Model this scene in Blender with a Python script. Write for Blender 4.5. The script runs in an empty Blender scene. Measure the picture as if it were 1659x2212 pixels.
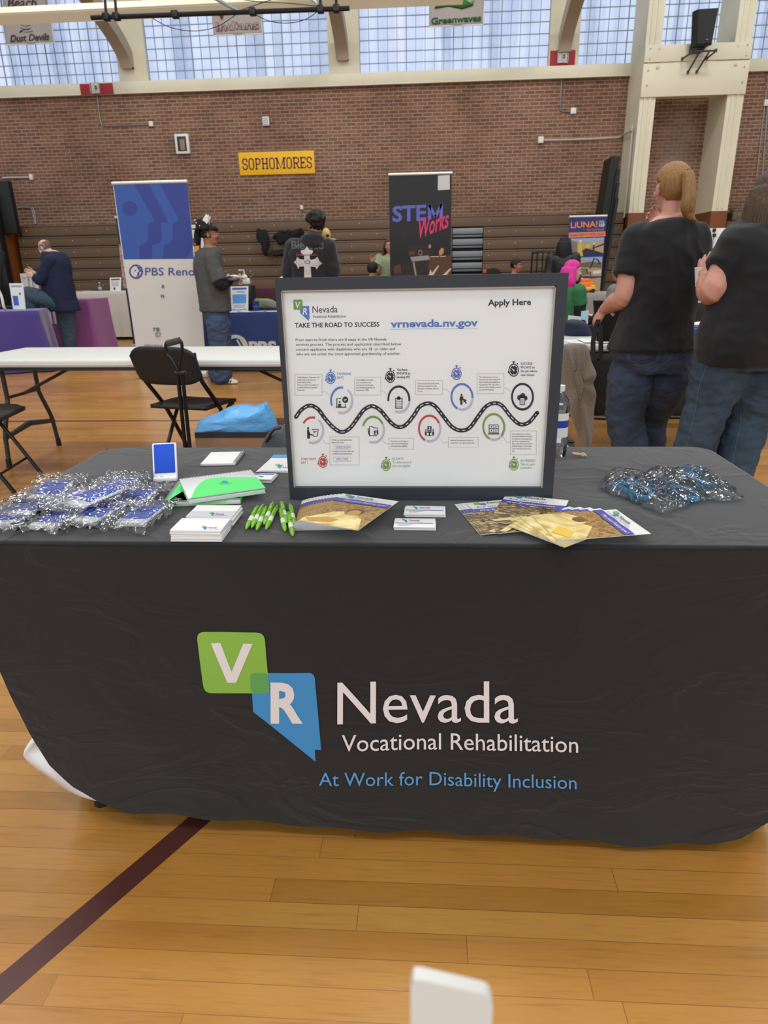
import bpy, bmesh, math, random
import numpy as np
from mathutils import Vector, Matrix, noise
random.seed(7)
SC = bpy.context.scene
COL = SC.collection
PI = math.pi
def R(a): return a * PI / 180

# ---------------------------------------------------------------- camera
FPX = 1439.6
CAM = Vector((0.0816, -1.1942, 1.2482))
PITCH, ROLL, YAW = 0.34899, -0.018548, 0.065125
_cy, _sy, _cp, _sp = math.cos(YAW), math.sin(YAW), math.cos(PITCH), math.sin(PITCH)
FWD = Vector((-_sy * _cp, _cy * _cp, -_sp))
_r0 = Vector((_cy, _sy, 0)); _u0 = _r0.cross(FWD)
RGT = _r0 * math.cos(ROLL) + _u0 * math.sin(ROLL)
UPV = -_r0 * math.sin(ROLL) + _u0 * math.cos(ROLL)
cd = bpy.data.cameras.new('camera'); co = bpy.data.objects.new('camera', cd); COL.objects.link(co)
cd.sensor_fit = 'VERTICAL'; cd.sensor_height = 36; cd.lens = FPX / 2212 * 36
cd.clip_start = 0.02; cd.clip_end = 200
co.matrix_world = Matrix(((RGT.x, UPV.x, -FWD.x, CAM.x), (RGT.y, UPV.y, -FWD.y, CAM.y), (RGT.z, UPV.z, -FWD.z, CAM.z), (0, 0, 0, 1)))
cd.dof.use_dof = True; cd.dof.focus_distance = 1.75; cd.dof.aperture_fstop = 7.0
SC.camera = co

# ---------------------------------------------------------------- light
SC.view_settings.view_transform = 'Standard'; SC.view_settings.look = 'None'
SC.view_settings.gamma = 1.0; SC.view_settings.use_curve_mapping = False
SC.view_settings.exposure = 0.0
W = bpy.data.worlds.new('world'); SC.world = W; W.use_nodes = True
W.node_tree.nodes['Background'].inputs[0].default_value = (0.94, 0.97, 1.0, 1)
W.node_tree.nodes['Background'].inputs[1].default_value = 0.62
def area(name, loc, size, power, col=(1, 0.97, 0.92), rot=(0, 0, 0)):
    l = bpy.data.lights.new(name, 'AREA'); l.shape = 'RECTANGLE'; l.size, l.size_y = size
    l.energy = power; l.color = col
    o = bpy.data.objects.new(name, l); COL.objects.link(o); o.location = loc; o.rotation_euler = rot
    return o
for lx in (-5.5, 0.0, 5.5):
    for ly in (-4.0, 3.0, 10.0):
        area('ceiling_lamp', (lx, ly, 8.6), (1.6, 0.9), 150)
area('opposite_fill', (0, -13.5, 6.2), (26, 3.4), 1050, (0.9, 0.95, 1.0), (R(78), 0, 0))  # added frontal fill from behind the camera; windows opposite are only assumed

# ---------------------------------------------------------------- measuring: ray through a picture point
def ray(px, py):
    return FWD + RGT * ((px - 829.5) / FPX) - UPV * ((py - 1106) / FPX)
def at(px, py, Y=None, Z=None, X=None):
    d = ray(px, py)
    t = (Y - CAM.y) / d.y if Y is not None else ((Z - CAM.z) / d.z if Z is not None else (X - CAM.x) / d.x)
    return CAM + d * t
def on_plane(px, py, o, n):
    d = ray(px, py)
    return CAM + d * ((o - CAM).dot(n) / d.dot(n))

# ---------------------------------------------------------------- materials
def s2l(v): return v / 12.92 if v <= 0.04045 else ((v + 0.055) / 1.055) ** 2.4
def rgb(h):
    if isinstance(h, str):
        h = h.lstrip('#'); h = tuple(int(h[i:i + 2], 16) for i in (0, 2, 4))
    return tuple(s2l(c / 255) for c in h) + (1,)
MATS = {}
def mat(name, col, rough=0.6, metal=0.0, spec=0.4, var=0.0, vscale=20, bump=0.0, bscale=60, stretch=(1, 1, 1), emit=0.0, coat=0.0, sheen=0.0, alpha=1.0, trans=0.0, ior=1.45):
    if name in MATS: return MATS[name]
    m = bpy.data.materials.new(name); m.use_nodes = True; nt = m.node_tree; b = nt.nodes['Principled BSDF']
    c = rgb(col); b.inputs['Base Color'].default_value = c; b.inputs['Roughness'].default_value = rough
    b.inputs['Metallic'].default_value = metal; b.inputs['Specular IOR Level'].default_value = spec
    b.inputs['Coat Weight'].default_value = coat; b.inputs['Sheen Weight'].default_value = sheen
    b.inputs['Alpha'].default_value = alpha; b.inputs['Transmission Weight'].default_value = trans; b.inputs['IOR'].default_value = ior
    if emit:
        b.inputs['Emission Color'].default_value = c; b.inputs['Emission Strength'].default_value = emit
    if var or bump:
        tc = nt.nodes.new('ShaderNodeTexCoord'); mp = nt.nodes.new('ShaderNodeMapping'); mp.inputs['Scale'].default_value = stretch
        nt.links.new(tc.outputs['Object'], mp.inputs['Vector'])
    if var:
        n = nt.nodes.new('ShaderNodeTexNoise'); n.inputs['Scale'].default_value = vscale; n.inputs['Detail'].default_value = 5
        nt.links.new(mp.outputs[0], n.inputs['Vector'])
        r = nt.nodes.new('ShaderNodeValToRGB'); r.color_ramp.elements[0].position = 0.3; r.color_ramp.elements[1].position = 0.7
        r.color_ramp.elements[0].color = tuple(max(0, x * (1 - var)) for x in c[:3]) + (1,)
        r.color_ramp.elements[1].color = tuple(min(1, x * (1 + var)) for x in c[:3]) + (1,)
        nt.links.new(n.outputs[0], r.inputs[0]); nt.links.new(r.outputs[0], b.inputs['Base Color'])
    if bump:
        n2 = nt.nodes.new('ShaderNodeTexNoise'); n2.inputs['Scale'].default_value = bscale; n2.inputs['Detail'].default_value = 4
        nt.links.new(mp.outputs[0], n2.inputs['Vector'])
        bp = nt.nodes.new('ShaderNodeBump'); bp.inputs['Strength'].default_value = bump; bp.inputs['Distance'].default_value = 0.02
        nt.links.new(n2.outputs[0], bp.inputs['Height']); nt.links.new(bp.outputs[0], b.inputs['Normal'])
    MATS[name] = m
    return m

# ---------------------------------------------------------------- tagging
def tag(o, label=None, cat=None, group=None, kind=None):
    if label: o['label'] = label
    if cat: o['category'] = cat
    if group: o['group'] = group
    if kind: o['kind'] = kind
    return o
def thing(name, label, cat, loc=(0, 0, 0), rz=0.0, group=None):
    o = bpy.data.objects.new(name, None); COL.objects.link(o); o.empty_display_size = 0.05
    o.location = loc; o.rotation_euler = (0, 0, rz)
    return tag(o, label, cat, group)

# ---------------------------------------------------------------- mesh builder
class MB:
    def __init__(s): s.v = []; s.f = []; s.m = []; s.mats = []
    def mi(s, m):
        if m not in s.mats: s.mats.append(m)
        return s.mats.index(m)
    def add(s, vs, fs, m):
        k = len(s.v); i = s.mi(m)
        s.v += [Vector(p) for p in vs]
        for f in fs: s.f.append(tuple(k + a for a in f)); s.m.append(i)
        return s
    def box(s, c, size, m, rot=None):
        c = Vector(c); h = Vector(size) / 2; vs = []
        for x in (-1, 1):
            for y in (-1, 1):
                for z in (-1, 1):
                    p = Vector((x * h.x, y * h.y, z * h.z)); vs.append(c + (rot @ p if rot else p))
        return s.add(vs, [(0, 1, 3, 2), (4, 6, 7, 5), (0, 4, 5, 1), (2, 3, 7, 6), (0, 2, 6, 4), (1, 5, 7, 3)], m)
    def rbox(s, c, size, m, r=0.01, rot=None, seg=2):
        bm = bmesh.new(); bmesh.ops.create_cube(bm, size=1)
        for v in bm.verts: v.co = Vector((v.co.x * size[0], v.co.y * size[1], v.co.z * size[2]))
        bmesh.ops.bevel(bm, geom=bm.edges[:], offset=min(r, min(size) * 0.49), segments=seg, affect='EDGES', profile=0.5)
        bm.verts.index_update(); c = Vector(c)
        vs = [c + (rot @ v.co if rot else v.co) for v in bm.verts]; fs = [tuple(v.index for v in f.verts) for f in bm.faces]; bm.free()
        return s.add(vs, fs, m)
    def tube(s, pts, r, m, n=8, cap=True, flat=None):
        pts = [Vector(p) for p in pts]; k = len(pts); rs = r if isinstance(r, (list, tuple)) else [r] * k
        vs = []; fs = []; prev = None
        for i, p in enumerate(pts):
            t = (pts[min(i + 1, k - 1)] - pts[max(i - 1, 0)]).normalized()
            if prev is None:
                a = Vector((0, 0, 1)) if abs(t.z) < 0.9 else Vector((1, 0, 0))
                x = t.cross(a).normalized()
            else:
                x = (prev - t * prev.dot(t)); x = x.normalized() if x.length > 1e-6 else t.orthogonal().normalized()
            y = t.cross(x); prev = x
            for j in range(n):
                a = 2 * PI * j / n
                vs.append(p + (x * math.cos(a) + y * math.sin(a) * (flat or 1)) * rs[i])
        for i in range(k - 1):
            for j in range(n):
                fs.append((i * n + j, i * n + (j + 1) % n, (i + 1) * n + (j + 1) % n, (i + 1) * n + j))
        if cap: fs.append(tuple(range(n))[::-1]); fs.append(tuple(range((k - 1) * n, k * n)))
        return s.add(vs, fs, m)
    def loft(s, rings, m, cap=True, closed=True):
        n = len(rings[0]); vs = [p for r in rings for p in r]; fs = []
        for i in range(len(rings) - 1):
            for j in range(n if closed else n - 1):
                fs.append((i * n + j, i * n + (j + 1) % n, (i + 1) * n + (j + 1) % n, (i + 1) * n + j))
        if cap: fs.append(tuple(range(n))[::-1]); fs.append(tuple(range((len(rings) - 1) * n, len(rings) * n)))
        return s.add(vs, fs, m)
    def ellipsoid(s, c, rad, m, rot=None, nu=16, nv=10):
        c = Vector(c); vs = []; fs = []
        for i in range(nv + 1):
            th = PI * i / nv
            for j in range(nu):
                ph = 2 * PI * j / nu
                p = Vector((rad[0] * math.sin(th) * math.cos(ph), rad[1] * math.sin(th) * math.sin(ph), rad[2] * math.cos(th)))
                vs.append(c + (rot @ p if rot else p))
        for i in range(nv):
            for j in range(nu):
                fs.append((i * nu + j, (i + 1) * nu + j, (i + 1) * nu + (j + 1) % nu, i * nu + (j + 1) % nu))
        return s.add(vs, fs, m)
    def prism(s, outline, u, v, o, depth, m, n=None, msides=None):
        """outline in (u,v) coordinates, extruded along n by depth behind o"""
        u = Vector(u); v = Vector(v); o = Vector(o); n = Vector(n) if n else u.cross(v).normalized()
        k = len(outline); a = [o + u * x + v * y for x, y in outline]; b = [p - n * depth for p in a]
        s.add(a + b, [tuple(range(k))], m)
        s.add(a + b, [tuple(range(2 * k - 1, k - 1, -1))] + [(i, k + i, k + (i + 1) % k, (i + 1) % k) for i in range(k)], msides or m)
        return s
    def grid(s, fn, nu, nv, m, closed=False):
        vs = [fn(i / nu, j / nv) for j in range(nv + 1) for i in range(nu + 1)]
        fs = [(j * (nu + 1) + i, j * (nu + 1) + i + 1, (j + 1) * (nu + 1) + i + 1, (j + 1) * (nu + 1) + i) for j in range(nv) for i in range(nu)]
        return s.add(vs, fs, m)
    def build(s, name, parent=None, loc=None, smooth=30, sub=0, solid=0.0):
        me = bpy.data.meshes.new(name)
        o0 = Vector(loc) if loc is not None else Vector((0, 0, 0))
        me.from_pydata([p - o0 for p in s.v], [], s.f); me.update()
        for m in s.mats: me.materials.append(m)
        me.polygons.foreach_set('material_index', s.m)
        if smooth:
            me.shade_smooth() if smooth >= 180 else me.set_sharp_from_angle(angle=R(smooth))
            me.polygons.foreach_set('use_smooth', [True] * len(me.polygons))
        o = bpy.data.objects.new(name, me); COL.objects.link(o)
        o.location = o0
        if parent:
            o.parent = parent
            if loc is None:                          # geometry was given in world space
                pm = Matrix.LocRotScale(parent.location, parent.rotation_euler, None)
                if parent.parent:
                    pp = parent.parent
                    pm = Matrix.LocRotScale(pp.location, pp.rotation_euler, None) @ parent.matrix_parent_inverse @ pm
                o.matrix_parent_inverse = pm.inverted()
            else: o.location = o0
        if solid: md = o.modifiers.new('solid', 'SOLIDIFY'); md.thickness = solid; md.offset = 0
        if sub: md = o.modifiers.new('sub', 'SUBSURF'); md.levels = md.render_levels = sub
        return o
def wmesh(mb, name, parent=None, **k): return mb.build(name, parent, **k)

def copy_tree(o, loc=None, rz=None, label=None, rot=None):
    c = o.copy(); COL.objects.link(c)
    for ch in o.children:
        d = ch.copy(); COL.objects.link(d); d.parent = c
        for g in ch.children:
            e = g.copy(); COL.objects.link(e); e.parent = d
    if loc is not None: c.location = loc
    if rz is not None: c.rotation_euler = (0, 0, rz)
    if rot is not None: c.rotation_euler = rot
    if label: c['label'] = label
    return c

def smoothpath(pts, n=6):
    pts = [Vector(p) for p in pts]; out = []
    for i in range(len(pts) - 1):
        p0 = pts[max(i - 1, 0)]; p1 = pts[i]; p2 = pts[i + 1]; p3 = pts[min(i + 2, len(pts) - 1)]
        for k in range(n):
            t = k / n
            out.append(0.5 * ((2 * p1) + (p2 - p0) * t + (2 * p0 - 5 * p1 + 4 * p2 - p3) * t * t + (3 * p1 - p0 - 3 * p2 + p3) * t ** 3))
    out.append(pts[-1]); return out
def smooth1(vals, n=6): return [v.x for v in smoothpath([Vector((a, 0, 0)) for a in vals], n)]

# ---------------------------------------------------------------- lettering and flat graphics
_tc = {}
def glyphs(body, weight=0.0, res=3, shear=0.0, space=1.0):
    key = (body, weight, res, shear, space)
    if key in _tc: return _tc[key]
    c = bpy.data.curves.new('t', 'FONT'); c.body = body; c.offset = weight; c.resolution_u = res; c.shear = shear; c.space_character = space
    o = bpy.data.objects.new('t', c); me = o.to_mesh()
    vs = [(v.co.x, v.co.y) for v in me.vertices]; fs = [tuple(p.vertices) for p in me.polygons]
    o.to_mesh_clear(); bpy.data.objects.remove(o); bpy.data.curves.remove(c)
    _tc[key] = (vs, fs); return vs, fs
_H = glyphs('H')[0]; CAPH = max(y for x, y in _H) - min(y for x, y in _H)
class Art:
    """flat printed graphics laid on a surface: fn(a, b, h) maps artwork coordinates to a point h above that surface"""
    def __init__(s, mb, fn, dh=0.0003, seg=None): s.mb = mb; s.fn = fn; s.k = 1; s.dh = dh; s.seg = seg
    def faces(s, vs, fs, m, k=None):
        h = (k or s.k) * s.dh
        if s.seg:
            bm = bmesh.new(); bv = [bm.verts.new((x, y, 0)) for x, y in vs]
            for f in fs:
                try: bm.faces.new([bv[i] for i in f])
                except ValueError: pass
            bmesh.ops.triangulate(bm, faces=bm.faces[:])
            for _ in range(6):
                es = [e for e in bm.edges if e.calc_length() > s.seg]
                if not es: break
                bmesh.ops.subdivide_edges(bm, edges=es, cuts=1)
                bmesh.ops.triangulate(bm, faces=[f for f in bm.faces if len(f.verts) > 3])
            bm.verts.index_update(); vs = [(v.co.x, v.co.y) for v in bm.verts]; fs = [tuple(v.index for v in f.verts) for f in bm.faces]; bm.free()
        s.mb.add([s.fn(x, y, h) for x, y in vs], fs, m)
    def poly(s, pts, m, k=None): s.faces(list(pts), [tuple(range(len(pts)))], m, k)
    def rect(s, x0, y0, x1, y1, m, k=None): s.poly([(x0, y0), (x1, y0), (x1, y1), (x0, y1)], m, k)
    def rrect(s, q, r, m, k=None, n=5):
        """quad q with rounded corners of radius r"""
        out = []
        for i in range(4):
            p = Vector(q[i]); a = Vector(q[i - 1]) - p; b = Vector(q[(i + 1) % 4]) - p; a.normalize(); b.normalize()
            for t in range(n + 1):
                t /= n; out.append(tuple(p + a * r * (1 - t) ** 2 + b * r * t ** 2))
        s.poly(out, m, k)
    def frame(s, x0, y0, x1, y1, w, m, k=None):
        for r in ((x0, y0, x1, y0 + w), (x0, y1 - w, x1, y1), (x0, y0, x0 + w, y1), (x1 - w, y0, x1, y1)): s.rect(*r, m, k)
    def line(s, pts, w, m, k=None, closed=False):
        pts = [Vector(p) for p in pts]; L = []; Rr = []; n = len(pts)
        for i, p in enumerate(pts):
            a = pts[(i - 1) % n] if (closed or i) else p; b = pts[(i + 1) % n] if (closed or i < n - 1) else p
            t = (b - a).normalized(); nn = Vector((-t.y, t.x)) * w / 2; L.append(tuple(p + nn)); Rr.append(tuple(p - nn))
        vs = L + Rr; fs = [(i, (i + 1) % n, n + (i + 1) % n, n + i) for i in range(n if closed else n - 1)]
        s.faces(vs, fs, m, k)
    def disc(s, cx, cy, rx, ry, m, k=None, n=28): s.poly([(cx + rx * math.cos(2 * PI * i / n), cy + ry * math.sin(2 * PI * i / n)) for i in range(n)], m, k)
    def arc(s, cx, cy, rx, ry, w, a0, a1, m, k=None, n=30):
        vs = []
        for i in range(n + 1):
            a = R(a0 + (a1 - a0) * i / n); c, d = math.cos(a), -math.sin(a)
            vs += [(cx + rx * c, cy + ry * d), (cx + (rx - w) * c, cy + (ry - w * ry / rx) * d)]
        s.faces(vs, [(2 * i, 2 * i + 1, 2 * i + 3, 2 * i + 2) for i in range(n)], m, k)
    def text(s, body, x0, y0, m, x1=None, y1=None, cap=None, weight=0.0, k=None, res=3, shear=0.0, space=1.0, align=0, down=True):
        """baseline from (x0,y0) to (x1,y1), cap height in artwork units; y grows downwards when down"""
        vs, fs = glyphs(body, weight, res, shear, space)
        if not vs: return
        a = min(x for x, y in vs); b = max(x for x, y in vs); sy = cap / CAPH
        if x1 is None: sx = sy; x1 = x0 + (b - a) * sx
        else: sx = (x1 - x0) / (b - a)
        if y1 is None: y1 = y0
        sl = (y1 - y0) / (x1 - x0 or 1); sg = -1 if down else 1; dx = -align * (x1 - x0)
        s.faces([(x0 + dx + (x - a) * sx, y0 + (x - a) * sx * sl + sg * y * sy) for x, y in vs], fs, m, k)
# ================================================================= the room
def nodes_mat(name, rough=0.6, spec=0.4):
    m = bpy.data.materials.new(name); m.use_nodes = True; MATS[name] = m
    nt = m.node_tree; b = nt.nodes['Principled BSDF']; b.inputs['Roughness'].default_value = rough; b.inputs['Specular IOR Level'].default_value = spec
    return m, nt, b
def nd(nt, t, **k):
    n = nt.nodes.new(t)
    for a, v in k.items():
        if isinstance(a, str) and hasattr(n, a): setattr(n, a, v)
    return n
def mth(nt, op, a, b=None):
    n = nt.nodes.new('ShaderNodeMath'); n.operation = op
    for i, v in enumerate((a, b)):
        if v is None: continue
        if isinstance(v, (int, float)): n.inputs[i].default_value = v
        else: nt.links.new(v, n.inputs[i])
    return n.outputs[0]
def ramp(nt, fac, stops):
    r = nt.nodes.new('ShaderNodeValToRGB'); e = r.color_ramp.elements
    while len(e) < len(stops): e.new(0.5)
    for i, (p, c) in enumerate(stops): e[i].position = p; e[i].color = rgb(c)
    nt.links.new(fac, r.inputs[0]); return r.outputs[0]
def mix(nt, fac, a, b, mode='MIX'):
    n = nt.nodes.new('ShaderNodeMixRGB'); n.blend_type = mode
    for s, v in zip((0, 1, 2), (fac, a, b)):
        if isinstance(v, (int, float)): n.inputs[s].default_value = v
        elif isinstance(v, tuple): n.inputs[s].default_value = v
        else: nt.links.new(v, n.inputs[s])
    return n.outputs[0]

def floor_material():
    m, nt, b = nodes_mat('maple_floor', 0.26, 0.5)
    tc = nd(nt, 'ShaderNodeTexCoord'); sx = nd(nt, 'ShaderNodeSeparateXYZ'); nt.links.new(tc.outputs['Object'], sx.inputs[0])
    x, y = sx.outputs[0], sx.outputs[1]
    W0, L0 = 0.0575, 1.05
    yr = mth(nt, 'DIVIDE', y, W0); row = mth(nt, 'FLOOR', yr)
    wn = nd(nt, 'ShaderNodeTexWhiteNoise'); wn.noise_dimensions = '1D'; nt.links.new(row, wn.inputs['W'])
    xo = mth(nt, 'ADD', mth(nt, 'DIVIDE', x, L0), mth(nt, 'MULTIPLY', wn.outputs[0], 7.0)); colm = mth(nt, 'FLOOR', xo)
    cb = nd(nt, 'ShaderNodeCombineXYZ'); nt.links.new(row, cb.inputs[0]); nt.links.new(colm, cb.inputs[1])
    w2 = nd(nt, 'ShaderNodeTexWhiteNoise'); w2.noise_dimensions = '2D'; nt.links.new(cb.outputs[0], w2.inputs['Vector'])
    base = ramp(nt, w2.outputs[0], [(0.0, '#ad7936'), (0.4, '#b5813d'), (0.75, '#bb8943'), (1.0, '#a67331')])
    mp = nd(nt, 'ShaderNodeMapping'); mp.inputs['Scale'].default_value = (2.2, 38, 1)
    ad = nd(nt, 'ShaderNodeVectorMath'); ad.operation = 'ADD'; nt.links.new(tc.outputs['Object'], ad.inputs[0])
    cb2 = nd(nt, 'ShaderNodeCombineXYZ'); nt.links.new(mth(nt, 'MULTIPLY', w2.outputs[0], 9.0), cb2.inputs[0]); nt.links.new(cb2.outputs[0], ad.inputs[1])
    nt.links.new(ad.outputs[0], mp.inputs[0])
    n = nd(nt, 'ShaderNodeTexNoise'); n.inputs['Scale'].default_value = 3.0; n.inputs['Detail'].default_value = 8; n.inputs['Roughness'].default_value = 0.62; nt.links.new(mp.outputs[0], n.inputs['Vector'])
    gr = ramp(nt, n.outputs[0], [(0.3, '#a58f74'), (0.5, '#ffffff'), (0.72, '#d9c8ac')])
    c = mix(nt, 0.32, base, gr, 'MULTIPLY')
    n3 = nd(nt, 'ShaderNodeTexNoise'); n3.inputs['Scale'].default_value = 1.3; n3.inputs['Detail'].default_value = 3; nt.links.new(tc.outputs['Object'], n3.inputs['Vector'])
    c = mix(nt, 0.35, c, ramp(nt, n3.outputs[0], [(0.35, '#c9a37a'), (0.65, '#ffffff')]), 'MULTIPLY')
    fy = mth(nt, 'FRACT', yr); fx = mth(nt, 'FRACT', xo)
    sy = mth(nt, 'LESS_THAN', fy, 0.026); sxx = mth(nt, 'LESS_THAN', fx, 0.0018)
    seam = mth(nt, 'MAXIMUM', sy, sxx)
    nz = nd(nt, 'ShaderNodeTexNoise'); nz.inputs['Scale'].default_value = 2.5; nt.links.new(tc.outputs['Object'], nz.inputs['Vector'])
    seam = mth(nt, 'MULTIPLY', seam, mth(nt, 'ADD', mth(nt, 'MULTIPLY', nz.outputs[0], 1.0), -0.05))
    c = mix(nt, seam, c, rgb('#4a2f14'))
    nt.links.new(c, b.inputs['Base Color'])
    n4 = nd(nt, 'ShaderNodeTexNoise'); n4.inputs['Scale'].default_value = 6; nt.links.new(tc.outputs['Object'], n4.inputs['Vector'])
    nt.links.new(mth(nt, 'ADD', mth(nt, 'MULTIPLY', n4.outputs[0], 0.14), 0.2), b.inputs['Roughness'])
    return m
def brick_material(name, tone):
    m, nt, b = nodes_mat(name, 0.85, 0.2)
    tc = nd(nt, 'ShaderNodeTexCoord'); sx = nd(nt, 'ShaderNodeSeparateXYZ'); nt.links.new(tc.outputs['Object'], sx.inputs[0])
    cb = nd(nt, 'ShaderNodeCombineXYZ'); nt.links.new(sx.outputs[0], cb.inputs[0]); nt.links.new(sx.outputs[2], cb.inputs[1])
    br = nd(nt, 'ShaderNodeTexBrick'); br.offset = 0.5; nt.links.new(cb.outputs[0], br.inputs['Vector'])
    br.inputs['Scale'].default_value = 1; br.inputs['Brick Width'].default_value = 0.203; br.inputs['Row Height'].default_value = 0.068
    br.inputs['Mortar Size'].default_value = 0.009; br.inputs['Mortar Smooth'].default_value = 0.2; br.inputs['Bias'].default_value = 0.0
    for k, c in zip(('Color1', 'Color2', 'Mortar'), tone): br.inputs[k].default_value = rgb(c)
    n = nd(nt, 'ShaderNodeTexNoise'); n.inputs['Scale'].default_value = 0.7; n.inputs['Detail'].default_value = 5; nt.links.new(cb.outputs[0], n.inputs['Vector'])
    c = mix(nt, 0.75, br.outputs[0], ramp(nt, n.outputs[0], [(0.3, '#b9a8a0'), (0.5, '#f4e9e2'), (0.72, '#ffffff')]), 'MULTIPLY')
    n2 = nd(nt, 'ShaderNodeTexNoise'); n2.inputs['Scale'].default_value = 25; n2.inputs['Detail'].default_value = 3; nt.links.new(cb.outputs[0], n2.inputs['Vector'])
    c = mix(nt, 0.35, c, ramp(nt, n2.outputs[0], [(0.3, '#9a9a9a'), (0.7, '#ffffff')]), 'MULTIPLY')
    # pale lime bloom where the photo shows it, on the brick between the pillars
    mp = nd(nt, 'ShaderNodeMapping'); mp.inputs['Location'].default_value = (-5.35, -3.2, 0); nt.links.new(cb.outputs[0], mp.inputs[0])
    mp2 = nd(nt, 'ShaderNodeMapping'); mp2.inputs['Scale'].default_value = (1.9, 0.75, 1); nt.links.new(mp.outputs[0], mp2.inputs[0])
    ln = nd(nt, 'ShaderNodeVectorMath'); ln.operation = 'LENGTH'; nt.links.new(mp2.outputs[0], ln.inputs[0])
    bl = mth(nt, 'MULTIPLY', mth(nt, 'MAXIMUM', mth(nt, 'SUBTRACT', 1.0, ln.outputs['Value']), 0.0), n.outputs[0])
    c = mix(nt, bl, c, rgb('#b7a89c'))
    nt.links.new(c, b.inputs['Base Color'])
    bp = nd(nt, 'ShaderNodeBump'); bp.inputs['Strength'].default_value = 0.5; bp.inputs['Distance'].default_value = 0.01; bp.invert = True
    nt.links.new(br.outputs['Fac'], bp.inputs['Height']); nt.links.new(bp.outputs[0], b.inputs['Normal'])
    return m
def glazing_material():
    m, nt, b = nodes_mat('frosted_glazing', 0.4, 0.3)
    tc = nd(nt, 'ShaderNodeTexCoord'); sx = nd(nt, 'ShaderNodeSeparateXYZ'); nt.links.new(tc.outputs['Object'], sx.inputs[0])
    xc = mth(nt, 'DIVIDE', sx.outputs[0], 0.194); zc = mth(nt, 'DIVIDE', sx.outputs[2], 0.205)
    cb = nd(nt, 'ShaderNodeCombineXYZ'); nt.links.new(mth(nt, 'FLOOR', xc), cb.inputs[0])
    w = nd(nt, 'ShaderNodeTexWhiteNoise'); w.noise_dimensions = '2D'; nt.links.new(cb.outputs[0], w.inputs['Vector'])
    n = nd(nt, 'ShaderNodeTexNoise'); n.inputs['Scale'].default_value = 1.6; n.inputs['Detail'].default_value = 3
    mp = nd(nt, 'ShaderNodeMapping'); mp.inputs['Scale'].default_value = (1.5, 1, 0.4); nt.links.new(tc.outputs['Object'], mp.inputs[0]); nt.links.new(mp.outputs[0], n.inputs['Vector'])
    col = ramp(nt, w.outputs[0], [(0.0, '#a9b8d6'), (0.22, '#b9c8e8'), (0.45, '#cad7f4'), (1.0, '#d4dff8')])
    col = mix(nt, 0.55, col, ramp(nt, n.outputs[0], [(0.3, '#b7c3d6'), (0.6, '#ffffff')]), 'MULTIPLY')
    fx = mth(nt, 'FRACT', xc); fz = mth(nt, 'FRACT', zc)
    e = mth(nt, 'MULTIPLY', mth(nt, 'MULTIPLY', fx, mth(nt, 'SUBTRACT', 1.0, fx)), mth(nt, 'MULTIPLY', fz, mth(nt, 'SUBTRACT', 1.0, fz)))
    col = mix(nt, mth(nt, 'MULTIPLY', mth(nt, 'MINIMUM', mth(nt, 'MULTIPLY', e, 16.0), 1.0), 0.15), col, rgb('#e4ecfa'))
    b.inputs['Base Color'].default_value = rgb('#303438')
    nt.links.new(col, b.inputs['Emission Color']); b.inputs['Emission Strength'].default_value = 1.02
    return m

M_floor = floor_material()
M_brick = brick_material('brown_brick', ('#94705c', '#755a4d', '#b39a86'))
M_cream = mat('cream_paint', '#d9d3bc', 0.55, var=0.05, vscale=1.5, bump=0.05, bscale=12)
M_creamb = mat('cream_painted_block', '#cfc8b0', 0.6, var=0.06, vscale=2)
M_maroon = mat('maroon_floor_paint', '#4b2722', 0.3, spec=0.5, var=0.08, vscale=5)
M_muntin = mat('dark_muntin', '#84909c', 0.6)
M_rib = mat('laminated_rib', '#a69a86', 0.6, var=0.05, vscale=2)
M_wood = mat('stained_wood_base', '#7c4522', 0.4, var=0.15, vscale=3, stretch=(1, 1, 0.15))
M_black = mat('black_vinyl', '#191a1c', 0.5, bump=0.05)
M_bleach = mat('brown_bleacher_board', '#665240', 0.5, var=0.05, vscale=2, stretch=(0.3, 1, 3))
M_bolt = mat('pale_bolt', '#b9ad98', 0.4)
M_gap = mat('dark_gap', '#17130f', 0.8)
M_gstep = mat('grey_metal_step', '#7d8488', 0.4, metal=0.2)
M_dstep = mat('dark_step_recess', '#24272a', 0.6)
M_white = mat('white_plastic', '#dcdcd8', 0.4)
M_grey = mat('grey_metal', '#8f9092', 0.35, metal=0.6)
M_blackm = mat('black_metal', '#141416', 0.35, metal=0.2, spec=0.5)

# floor with its painted lines
b = MB()
b.add([(-17, -4, 0), (17, -4, 0), (17, 15.4, 0), (-17, 15.4, 0)], [(0, 1, 2, 3)], M_floor)
def fline(p, q, w, z=0.0008):
    p = Vector((*p, z)); q = Vector((*q, z)); t = (q - p).normalized(); n = Vector((-t.y, t.x, 0)) * w / 2
    b.add([p - n, q - n, q + n, p + n], [(0, 1, 2, 3)], M_maroon)
fline((0.2, 1.187), (-1.6, -1.92), 0.054)
fline((-9, 4.66), (-1.3, 4.6), 0.05); fline((3.0, 4.5), (9, 4.4), 0.05)
tag(b.build('floor', smooth=0), kind='structure')

WY = 15.0
b = MB(); b.box((0, WY + 0.2, 2.45), (34, 0.4, 4.9), M_brick); tag(b.build('wall_back', smooth=0), kind='structure')
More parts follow.
